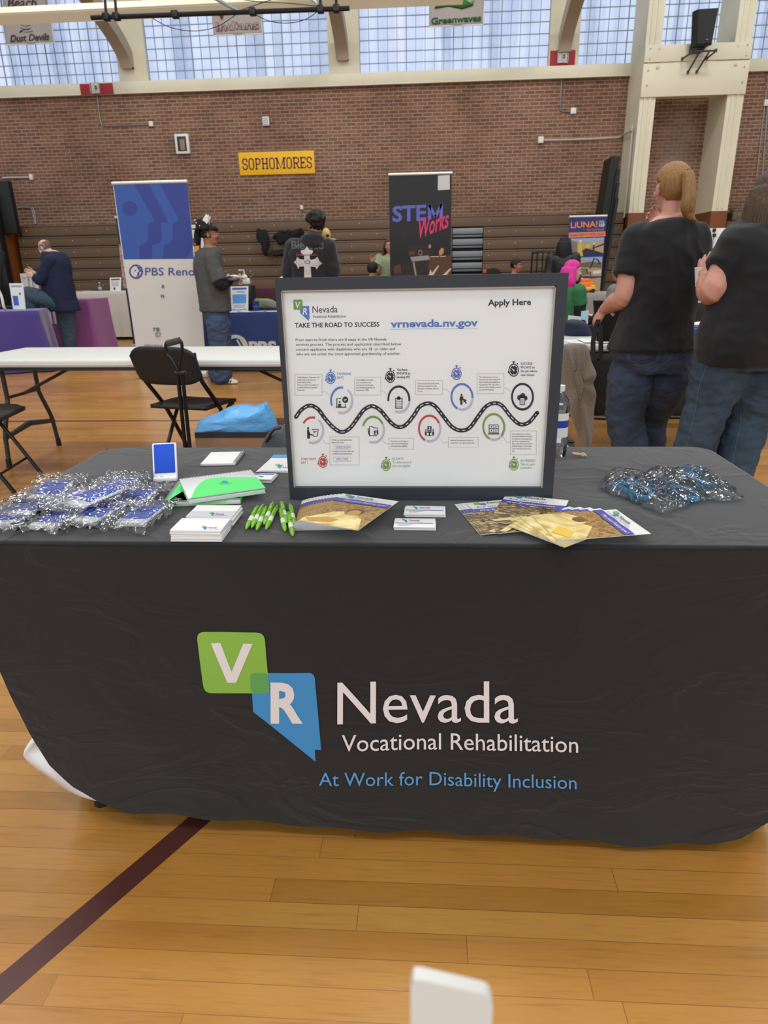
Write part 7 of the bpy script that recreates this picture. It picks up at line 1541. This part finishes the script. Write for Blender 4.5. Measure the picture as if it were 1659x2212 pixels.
# ---- the brown-haired person at the right edge
YB2 = 2.12; B_ = lambda x, y, d=0.0: at(x, y, Y=YB2 + d)
J = std(B_(1620, 900).x, YB2, 1.66, 200)
J['rings'] = [(B_(1615, 790), .128, .10), (B_(1615, 735), .131, .106), (B_(1632, 680), .122, .098), (B_(1648, 620), .118, .096), (B_(1655, 570), .124, .092), (B_(1660, 520, .01), .122, .078), (B_(1662, 492, .02), .1, .058), (B_(1664, 470, .02), .046, .046)]
J['neck'] = B_(1664, 470, .02); J['head'] = B_(1668, 428, .05); J['hy'] = 172; J['hp'] = -2
J['shL'], J['elL'], J['wrL'] = B_(1607, 528, .03), B_(1540, 628, -.02), B_(1523, 602, .22); J['hdL'] = Vector((.05, .45, .9)); J['hnL'] = Vector((-.6, -.5, .2)); J['curlL'] = 16
J['shR'], J['elR'], J['wrR'] = B_(1728, 528, .03), B_(1745, 640, .1), B_(1660, 600, .36); J['hdR'] = Vector((-.7, .5, .4)); J['hnR'] = Vector((.2, 1, 0))
J['hipL'], J['knL'], J['anL'] = B_(1562, 790), B_(1528, 880, .0), B_(1490, 1000, .04); J['hipR'], J['knR'], J['anR'] = B_(1645, 800, .02), B_(1618, 900, .06), B_(1570, 1060, .02)
for q in 'LR': d = J['an' + q] - J['kn' + q]; J['an' + q] = J['kn' + q] + d * ((J['kn' + q].z - .075) / -d.z)
tB, P, M, s, oB = person('brown-haired person in a black T-shirt and jeans cut off by the right edge', J, SK1, M_tee, M_jean2, vox=.006, clothvox=.009, sleeve=.6, hem=.485, ease=.019, wr=.010, jeanwr=.009, legr=(.082, .060, .042), armr=(.050, .038, .023), hs=.98)
b = MB(); haircap(b, P, M, s, lambda x, y, z: z > .045 + .6 * (y - .05) if y > 0 else z > -.09, 1.12, .05)
for k in range(26):
    a = R(-235 + 290 * k / 25); ct, st = math.cos(a), math.sin(a)
    if st > .75: continue
    pts = [P(.082 * ct, -.015 + .1 * st, .04), P(.094 * ct, -.02 + .112 * st, -.03), P(.10 * ct, -.025 + .11 * st, -.1), P((.105 + .01 * math.sin(k * 2.1)) * ct, -.03 + .105 * st, -.185 - .012 * math.sin(k * 1.7)), P(.105 * ct, -.03 + .10 * st, -.235 - .02 * math.sin(k * 1.7))]
    b.tube(smoothpath(pts, 5), smooth1([.014, .02, .021, .016, .004], 5), None, n=7)
hairpart(tB, b, H_br, .006)
jeB = [c for c in tB.children if c.name.startswith('trousers')][0]
def pk2(ar):
    for pts in ([(1578, 747), (1580, 758), (1601, 770), (1638, 752)], [(1580, 752), (1582, 757), (1601, 767)], [(1545, 745), (1512, 830), (1503, 880), (1483, 965)], [(1594, 850), (1600, 900), (1590, 960), (1580, 1005)]): ar.line([(v.x, v.y) for v in smoothpath([Vector((x, y, 0)) for x, y in pts], 5)], 1.0, M_stitch)
print_on(jeB, 'pocket_stitching', tB, pk2, 4, .002)
p = B_(1516, 600, .27); t = thing('white_cup', 'white round cup held by the brown-haired person at the right edge', 'cup', p); b = MB(); b.tube([p + Vector((0, 0, -.04)), p + Vector((-.004, .0, .05))], [.026, .036], mat('paper_cup_white', '#e0dedb', .5), n=18); b.build('cup_body', t, smooth=50)

# ---- the person in grey holding a controller
YC = 6.75; C_ = lambda x, y, d=0.0: at(x, y, Y=YC + d)
M_gsh = mat('grey_shirt', '#4b4a49', .9, var=.06, vscale=30); M_gj = mat('baggy_denim', '#3a4860', .85, var=.05, vscale=5)
J = std(C_(474, 750).x, YC, 1.74, 118)
J['rings'] = [(C_(470, 700), .080, .074), (C_(466, 672), .094, .086), (C_(461, 640), .094, .086), (C_(456, 610), .094, .084), (C_(450, 580), .098, .082), (C_(449, 555), .096, .072), (C_(451, 542), .076, .056), (C_(453, 532), .042, .042)]
J['neck'] = C_(452, 535); J['head'] = C_(452, 507); J['hy'] = 104; J['hp'] = -2
J['shR'], J['elR'], J['wrR'] = C_(455, 560, -.14), C_(478, 616, -.2), C_(497, 606, -.05); J['hdR'] = Vector((1, .15, .1)); J['hnR'] = Vector((0, -.6, .6))
J['shL'], J['elL'], J['wrL'] = C_(455, 556, .15), C_(476, 612, .16), C_(498, 604, .08); J['hdL'] = Vector((1, -.1, .1)); J['hnL'] = Vector((0, .6, .6))
for q, d in (('R', -.08), ('L', .09)): J['hip' + q] = C_(472, 700, d); J['kn' + q] = C_(478, 770, d); J['an' + q] = Vector((C_(472 + 8 * (q == 'R'), 822, d).x, YC + d, .09)); J['toe' + q] = Vector((1, -.1, 0))
tC, P, M, s, oC = person('person in a grey shirt, baggy jeans and a decorated black hat, facing right', J, SK3, M_gsh, M_gj, vox=.008, sleeve=.85, hem=.475, ease=.022, wr=.010, legr=(.080, .068, .058), hs=1.0, cuff=mat('black_sleeve', '#17171b', .85), stache=M_iris, glasses=M_grey, shoes=mat('white_sneaker', '#c9c2b6', .5), legease=.014, jeanwr=.012, brow=M_iris)
b = MB(); haircap(b, P, M, s, lambda x, y, z: z > .036 if y > .02 else z > -.03, 1.1, .05)
for k in range(9): x = (-.06 + .015 * k); b.tube([P(x, .07, .085), P(x * 1.02, .098 - abs(x) * .3, .055), P(x, .098 - abs(x) * .45, .034)], [.012, .010, .003], None, n=6)
hairpart(tC, b, H_bk, .008)
M_hat = mat('black_felt_hat', '#141416', .8); b = MB()
b.tube([P(0, -.05, .055), P(0, -.06, .075), P(0, -.07, .12), P(0, -.075, .155), P(0, -.078, .165)], [.1, .088, .074, .06, .03], M_hat, n=22)
b.tube([P(0, -.05, .05), P(0, -.05, .058)], .135, M_hat, n=26); b.ellipsoid(P(0, -.13, -.03), (.06, .04, .09), M_hat, rot=M); hat = b.build('hat', tC, smooth=50)
b = MB(); c = P(-.062, -.02, .15); b.box(c, (.004, .06, .1), M_white, rot=M @ Matrix.Rotation(R(-35), 3, 'X')); b.box(c + M @ Vector((-.01, .03, .0)), (.06, .004, .09), mat('paper_tag', '#ddd2d0', .6), rot=M @ Matrix.Rotation(R(-25), 3, 'Y')); b.build('paper_tag', hat)
b = MB()
for k in range(9): a = R(200 + 33 * k); b.ellipsoid(P(.078 * math.cos(a), -.066 + .078 * math.sin(a), .085 + .03 * (k % 3)), (.008, .008, .008), M_white, nu=6, nv=4)
b.build('hat_dots', hat)
for o in [c for c in tC.children if c.name.startswith('shoe')]:
    co = [o.matrix_world @ v.co for v in o.data.vertices]; xs_ = [v.co.x for v in o.data.vertices]; x0, x1 = min(xs_), max(xs_); y0 = min(v.co.y for v in o.data.vertices); b = MB()
    for k in range(3): xx = x0 + (x1 - x0) * (.45 + .1 * k); b.tube([(xx, y0 - .001, .02), (xx + .02, y0 + .006, .05)], .006, M_black, n=5)
    b.build('shoe_stripes', o)
p = C_(506, 603, -.1); t = thing('remote_controller', 'small dark controller in the hands of the person in grey', 'controller', p); b = MB(); b.rbox(p, (.1, .14, .03), mat('controller_grey', '#55565a', .5), .01); b.build('controller_body', t)

# ---- the hooded person with a cross on the back
YD = 7.0; D_ = lambda x, y, d=0.0: at(x, y, Y=YD + d)
M_hood = mat('black_hoodie', '#1d1c20', .9, sheen=.2, bump=.1, bscale=150)
J = std(D_(671, 640).x, YD, 1.80, 183, 1.0)
zt = D_(680, 462).z; J = std(D_(671, 640).x, YD, zt - .02, 183, 1.12, sw=.118)
J['hy'] = 215; J['head'] = D_(682, 484); J['neck'] = D_(676, 512)
J['elL'] = D_(628, 590, .02); J['wrL'] = D_(640, 640, .2); J['elR'] = D_(716, 590, .02); J['wrR'] = D_(700, 640, .22); J['shL'] = D_(637, 536); J['shR'] = D_(706, 536)
tD, P, M, s, oD = person('person in a black hoodie with a white cross on the back, facing the bleachers', J, SK2, M_hood, M_jean2, vox=.010, sleeve=1.6, hem=.45, ease=.030, wr=.010, hs=1.02, topname='hoodie', armr=(.045, .036, .024))
b = MB(); b.ellipsoid(D_(674, 517, -.06), (.135, .09, .075), None); b.ellipsoid(D_(674, 527, -.10), (.10, .06, .06), None); b.ellipsoid(D_(676, 507, .0), (.105, .1, .05), None); put(remesh(b, .01, 5, .01, 9), 'hood', tD, M_hood)
b = MB(); haircap(b, P, M, s, lambda x, y, z: z > .03 if y > .03 else z > -.055, 1.22, .2, 60)
rnd = random.Random(4)
for k in range(70):
    a = rnd.uniform(0, 2 * PI); e = rnd.uniform(-.1, 1.3); q = Vector((math.cos(a) * math.cos(e), math.sin(a) * math.cos(e), math.sin(e)))
    if q.y > .5 and q.z < .35: continue
    b.ellipsoid(P(.104 * q.x, -.012 + .122 * q.y, .03 + .112 * q.z), (.021, .021, .021), None, nu=7, nv=5)
hairpart(tD, b, H_bk, .009)
b = MB(); p = P(-.082, .0, -.03); b.ellipsoid(p, (.012, .012, .016), M_white, nu=8, nv=6); b.build('earbud', tD)
M_cr = mat('print_white_cross', '#b9b7b4', .7); M_gp = mat('print_dark_grey', '#4a4a4d', .7); M_rp = mat('print_red', '#a5303a', .7)
def crs(ar):
    kk = K(590, 440, 6.144)
    ar.text('Blessed', *kk(242, 598), M_gp, x1=kk(668, 0)[0], y1=kk(0, 604)[1], cap=16.5, weight=.02)
    ar.text('Bulletproof Love', *kk(310, 690), M_rp, x1=kk(585, 0)[0], cap=4.2, weight=.03, k=4)
    ar.poly([kk(412, 988), kk(412, 690), kk(486, 690), kk(508, 988)], M_cr, 2); ar.poly([kk(412, 692), kk(372, 655), kk(366, 622), kk(415, 612), kk(448, 572), kk(482, 612), kk(528, 622), kk(522, 655), kk(486, 692)], M_cr, 2)
    ar.poly([kk(440, 750), kk(345, 735), kk(345, 835), kk(440, 832)], M_cr, 2); ar.poly([kk(350, 735), kk(320, 704), kk(304, 748), kk(274, 778), kk(312, 815), kk(332, 868), kk(350, 838)], M_cr, 2)
    ar.poly([kk(470, 750), kk(560, 735), kk(562, 840), kk(470, 832)], M_cr, 2); ar.poly([kk(556, 735), kk(588, 704), kk(606, 750), kk(650, 795), kk(606, 825), kk(582, 874), kk(558, 840)], M_cr, 2)
    x, y = kk(450, 775); ar.arc(x, y, 6, 3.4, 1.2, 0, 360, M_gp, 3); ar.arc(x + 2, y, 5, 4.4, .9, 0, 360, M_gp, 3)
print_on(oD, 'printed_cross', tD, crs, 3, .006)
t = thing('cap', 'pale yellow cap worn by the person hidden behind the hooded one', 'cap', at(713, 512, Y=7.35)); b = MB(); c = at(705, 507, Y=7.35); b.ellipsoid(c, (.05, .07, .075), mat('straw_yellow', '#c9b06a', .7)); b.rbox(at(714, 516, Y=7.33), (.13, .09, .016), mat('straw_yellow', '#c9b06a', .7), .007, Matrix.Rotation(R(8), 3, 'Y')); b.rbox(at(708, 509, Y=7.27), (.035, .01, .03), M_iris, .004); b.build('cap_body', t)

# ---- the person in navy with one knee up
YE = 9.15; E_ = lambda x, y, d=0.0: at(x, y, Y=YE + d)
M_nv = mat('navy_sweater', '#1f2440', .9, bump=.1, bscale=120)
J = std(E_(140, 700).x, YE, 1.72, 250)
J['rings'] = [(E_(140, 668), .086, .085), (E_(132, 645), .112, .112), (E_(126, 620), .110, .118), (E_(122, 595), .106, .112), (E_(121, 570), .108, .098), (E_(118, 553), .098, .075), (E_(113, 545), .076, .052), (E_(108, 540), .04, .04)]
J['neck'] = E_(108, 543); J['head'] = E_(97, 536); J['hy'] = 258; J['hp'] = -32
J['shL'], J['elL'], J['wrL'] = E_(108, 562, -.18), E_(88, 605, -.2), E_(72, 598, -.2); J['hdL'] = Vector((-1, 0, .4)); J['hnL'] = Vector((0, -1, 0))
J['shR'], J['elR'], J['wrR'] = E_(118, 560, .2), E_(92, 600, .25), E_(74, 590, .1); J['hdR'] = Vector((-1, 0, .3)); J['hnR'] = Vector((0, 1, 0))
J['hipR'], J['knR'], J['anR'] = E_(142, 668, .06), E_(148, 730, .06), Vector((E_(155, 780, .06).x, YE + .06, .08))
J['hipL'], J['knL'], J['anL'] = E_(128, 655, -.08), E_(56, 636, -.15), E_(80, 690, -.1); J['toeL'] = J['toeR'] = Vector((-1, -.2, 0))
M_jn3 = mat('washed_teal_denim', '#3d4f5c', .85, var=.18, vscale=7)
tE, P, M, s, oE = person('balding person in a navy sweater with one knee raised beside the purple table', J, SK4, M_nv, M_jn3, vox=.010, sleeve=1.6, hem=.43, ease=.020, wr=.008, hs=1.02, legr=(.082, .062, .052), topname='sweater')
b = MB(); haircap(b, P, M, s, lambda x, y, z: (y < .03 and -.05 < z < .06), 1.05, .0); hairpart(tE, b, mat('grey_stubble', '#6d5a50', .8), .008)
tall = E_(82, 693, -.1)
t = thing('stool', 'dark stool under the raised foot of the person in navy', 'stool', (tall.x, tall.y, 0)); zs = max(.1, J['anL'].z - .045 * 1.72 - .02); b = MB(); b.rbox((tall.x - .06, tall.y, zs - .02), (.34, .3, .04), M_black, .012); b.build('seat', t)
for sx in (-.17, .06):
    for sy in (-.11, .11): b = MB(); b.tube([(tall.x + sx, tall.y + sy, zs - .04), (tall.x + sx * 1.1, tall.y + sy * 1.1, 0)], .012, M_blackm); b.build('leg', t)

# ---- smaller figures farther back
def simple(label, Y, px, H, th, sk, top, legs, hairfn, hm, **k):
    J = std(at(px, 600, Y=Y).x, Y, H, th, k.pop('g', 1.0)); ov = k.pop('ov', None)
    if ov: ov(J)
    t, P, M, s, o = person(label, J, sk, top, legs, vox=k.pop('vox', .011), **k)
    if hairfn: b = MB(); hairfn(b, P, M, s); hairpart(t, b, hm, .010)
    return t, P, M, s, J
def longhair(ln, back=1.0, front=.35):
    def fn(b, P, M, s):
        haircap(b, P, M, s, lambda x, y, z: z > .05 + .5 * (y - .05) if y > 0 else z > -.08, 1.12, .04); b.ellipsoid(P(0, -.03 * s, .042 * s), (.081 * s, .086 * s, .083 * s), None, rot=M)
        for k in range(24):
            a = R(-200 + 220 * k / 23); ct, st = math.cos(a), math.sin(a)
            if st > front: continue
            pts = [P(.084 * ct, -.015 + .102 * st, .03), P(.094 * ct, -.02 + .11 * st, -.06), P(.1 * ct, -.02 + .10 * st, -.06 - ln * .5), P(.092 * ct, -.015 + .09 * st, -.06 - ln)]
            b.tube(smoothpath(pts, 4), smooth1([.016, .022, .022, .008], 4), None, n=7)
    return fn
def shorthair(k=1.09, zf=.045):
    return lambda b, P, M, s: (haircap(b, P, M, s, lambda x, y, z: z > zf + .3 * (y - .05) if y > .02 else z > -.045, k, .03), b.ellipsoid(P(0, -.026 * s, .036 * s), (.077 * s, .084 * s, .082 * s), None, rot=M))
def sit(J, seat, knee_dir=None):
    """lower the whole figure so that it sits with the pelvis at the given height"""
    dz = J['rings'][0][0].z - seat - .06; f = J['f']
    for key, v in list(J.items()):
        if isinstance(v, Vector) and key not in 'lf' and not key.startswith(('hd', 'hn', 'toe')): J[key] = v - Vector((0, 0, dz))
    J['rings'] = [(c - Vector((0, 0, dz)), a, d) for c, a, d in J['rings']]; A0 = J['A']; J['A'] = lambda a, b, z: A0(a, b, z) - Vector((0, 0, dz))
    for q in 'LR':
        J['hip' + q] = J['hip' + q] + f * .03; J['kn' + q] = J['hip' + q] + f * .42 + Vector((0, 0, .01)); a = J['kn' + q] + f * .02; J['an' + q] = Vector((a.x, a.y, .085))
def fit_head(J, px, py, Y):
    """move a seated or standing figure so that its head centre meets the given picture point at its own distance"""
    d = at(px, py, Y=Y) - J['head']; d.y = 0; dz = d.z
    for key, v in list(J.items()):
        if isinstance(v, Vector) and key not in 'lf' and not key.startswith(('hd', 'hn', 'toe')):
            J[key] = v + (Vector((d.x, 0, 0)) if key.startswith('an') else d)
    J['rings'] = [(c + d, a, b_) for c, a, b_ in J['rings']]; A0 = J['A']; J['A'] = lambda a, b, z: A0(a, b, z) + d
M_sage = mat('sage_green_shirt', '#8b9678', .85); M_orng = mat('orange_shirt', '#dd6f27', .8); M_lthr = mat('black_leather', '#1a1a1c', .4, bump=.3, bscale=25); M_grn = mat('green_shirt', '#2f6b43', .85); M_gpolo = mat('grey_polo', '#6f7278', .85); M_bkcl = mat('black_cloth', '#1a1a1c', .85)
def o1(J):
    fit_head(J, 841, 531, 10.6); J['elR'] = at(812, 585, Y=10.45); J['wrR'] = at(804, 565, Y=10.35); J['hdR'] = Vector((0, -.2, 1)); J['hnR'] = Vector((0, 1, 0))
t_, P, M, s, J = simple('long-haired person in a sage green shirt beside the black STEM banner', 10.6, 845, 1.66, -8, SK1, M_sage, M_bkcl, longhair(.2, front=.5), H_br, ov=o1, sleeve=.7, hem=.45, ease=.02)
def o2(J): sit(J, .46); fit_head(J, 806, 583, 9.3)
simple('seated person with cropped black hair below the raised hand, seen from behind', 9.3, 805, 1.72, 150, SK2, M_bkcl, M_bkcl, shorthair(1.08, .05), H_bk, ov=o2, hem=.46)
def o3(J): sit(J, .46); fit_head(J, 1115, 574, 11.6)
simple('person in an orange shirt sitting in front of the bleachers, facing right', 11.6, 1115, 1.74, 72, SK2, M_orng, M_bkcl, shorthair(1.06, .05), H_bk, ov=o3, hem=.46, sleeve=.7)
def o4(J): fit_head(J, 1219, 528, 9.95)
simple('person with long black hair and a black leather jacket before the navy and orange banner', 9.95, 1215, 1.64, 170, SK2, M_lthr, M_bkcl, longhair(.22, front=.2), H_bk, ov=o4, sleeve=1.6, hem=.45, ease=.022)
def o5(J):
    sit(J, .46); fit_head(J, 1238, 586, 6.5)
    for q in 'LR': J['el' + q] = J['sh' + q] + J['f'] * .06 + Vector((0, 0, -.28)); J['wr' + q] = J['el' + q] + J['f'] * .24 + Vector((0, 0, .0))
simple('pink-haired person in a green shirt with black sleeves sitting beside the poster frame', 6.5, 1235, 1.66, 112, SK4, M_grn, M_bkcl, longhair(.12, front=-.05), H_pk, ov=o5, sleeve=.5, hem=.46, cuff=M_bkcl, vox=.009)
def o6(J): sit(J, .46); fit_head(J, 1340, 588, 7.6)
simple('balding person in a grey polo shirt half hidden behind the blond person', 7.6, 1335, 1.74, 230, SK2, M_gpolo, M_bkcl, lambda b, P, M, s: haircap(b, P, M, s, lambda x, y, z: y < .03 and -.05 < z < .06, 1.055, .0), H_gy, ov=o6, hem=.46, sleeve=.75)
def o7(J):
    sit(J, .46); fit_head(J, 1545, 560, 6.2)
    J['shL'] = at(1565, 608, Y=6.2); J['elL'] = at(1560, 645, Y=6.0); J['wrL'] = at(1528, 645, Y=5.75); J['hdL'] = Vector((-1, -.15, .05)); J['hnL'] = Vector((0, 0, 1)); J['elR'] = at(1500, 640, Y=6.1); J['wrR'] = at(1506, 646, Y=5.8); J['hdR'] = Vector((.5, -.5, .1)); J['hnR'] = Vector((0, 0, 1)); J['curlL'] = 30
simple('seated person in black whose hands rest on the black draped table between the standing pair', 6.2, 1545, 1.66, 0, SK1, M_bkcl, M_bkcl, shorthair(1.1), H_bk, ov=o7, hem=.46, sleeve=1.3, vox=.009)
def o8(J):
    fit_head(J, -34, 520, 9.6); J['elL'] = at(-14, 640, Y=9.1); J['wrL'] = at(-2, 668, Y=8.65); J['hdL'] = Vector((1, -.3, -.1)); J['hnL'] = Vector((0, 0, 1))
simple('person almost cut off by the left edge, one hand over the purple table', 9.6, -34, 1.68, 20, SK1, M_bkcl, M_bkcl, shorthair(1.1), H_bk, ov=o8, hem=.45, sleeve=.9)
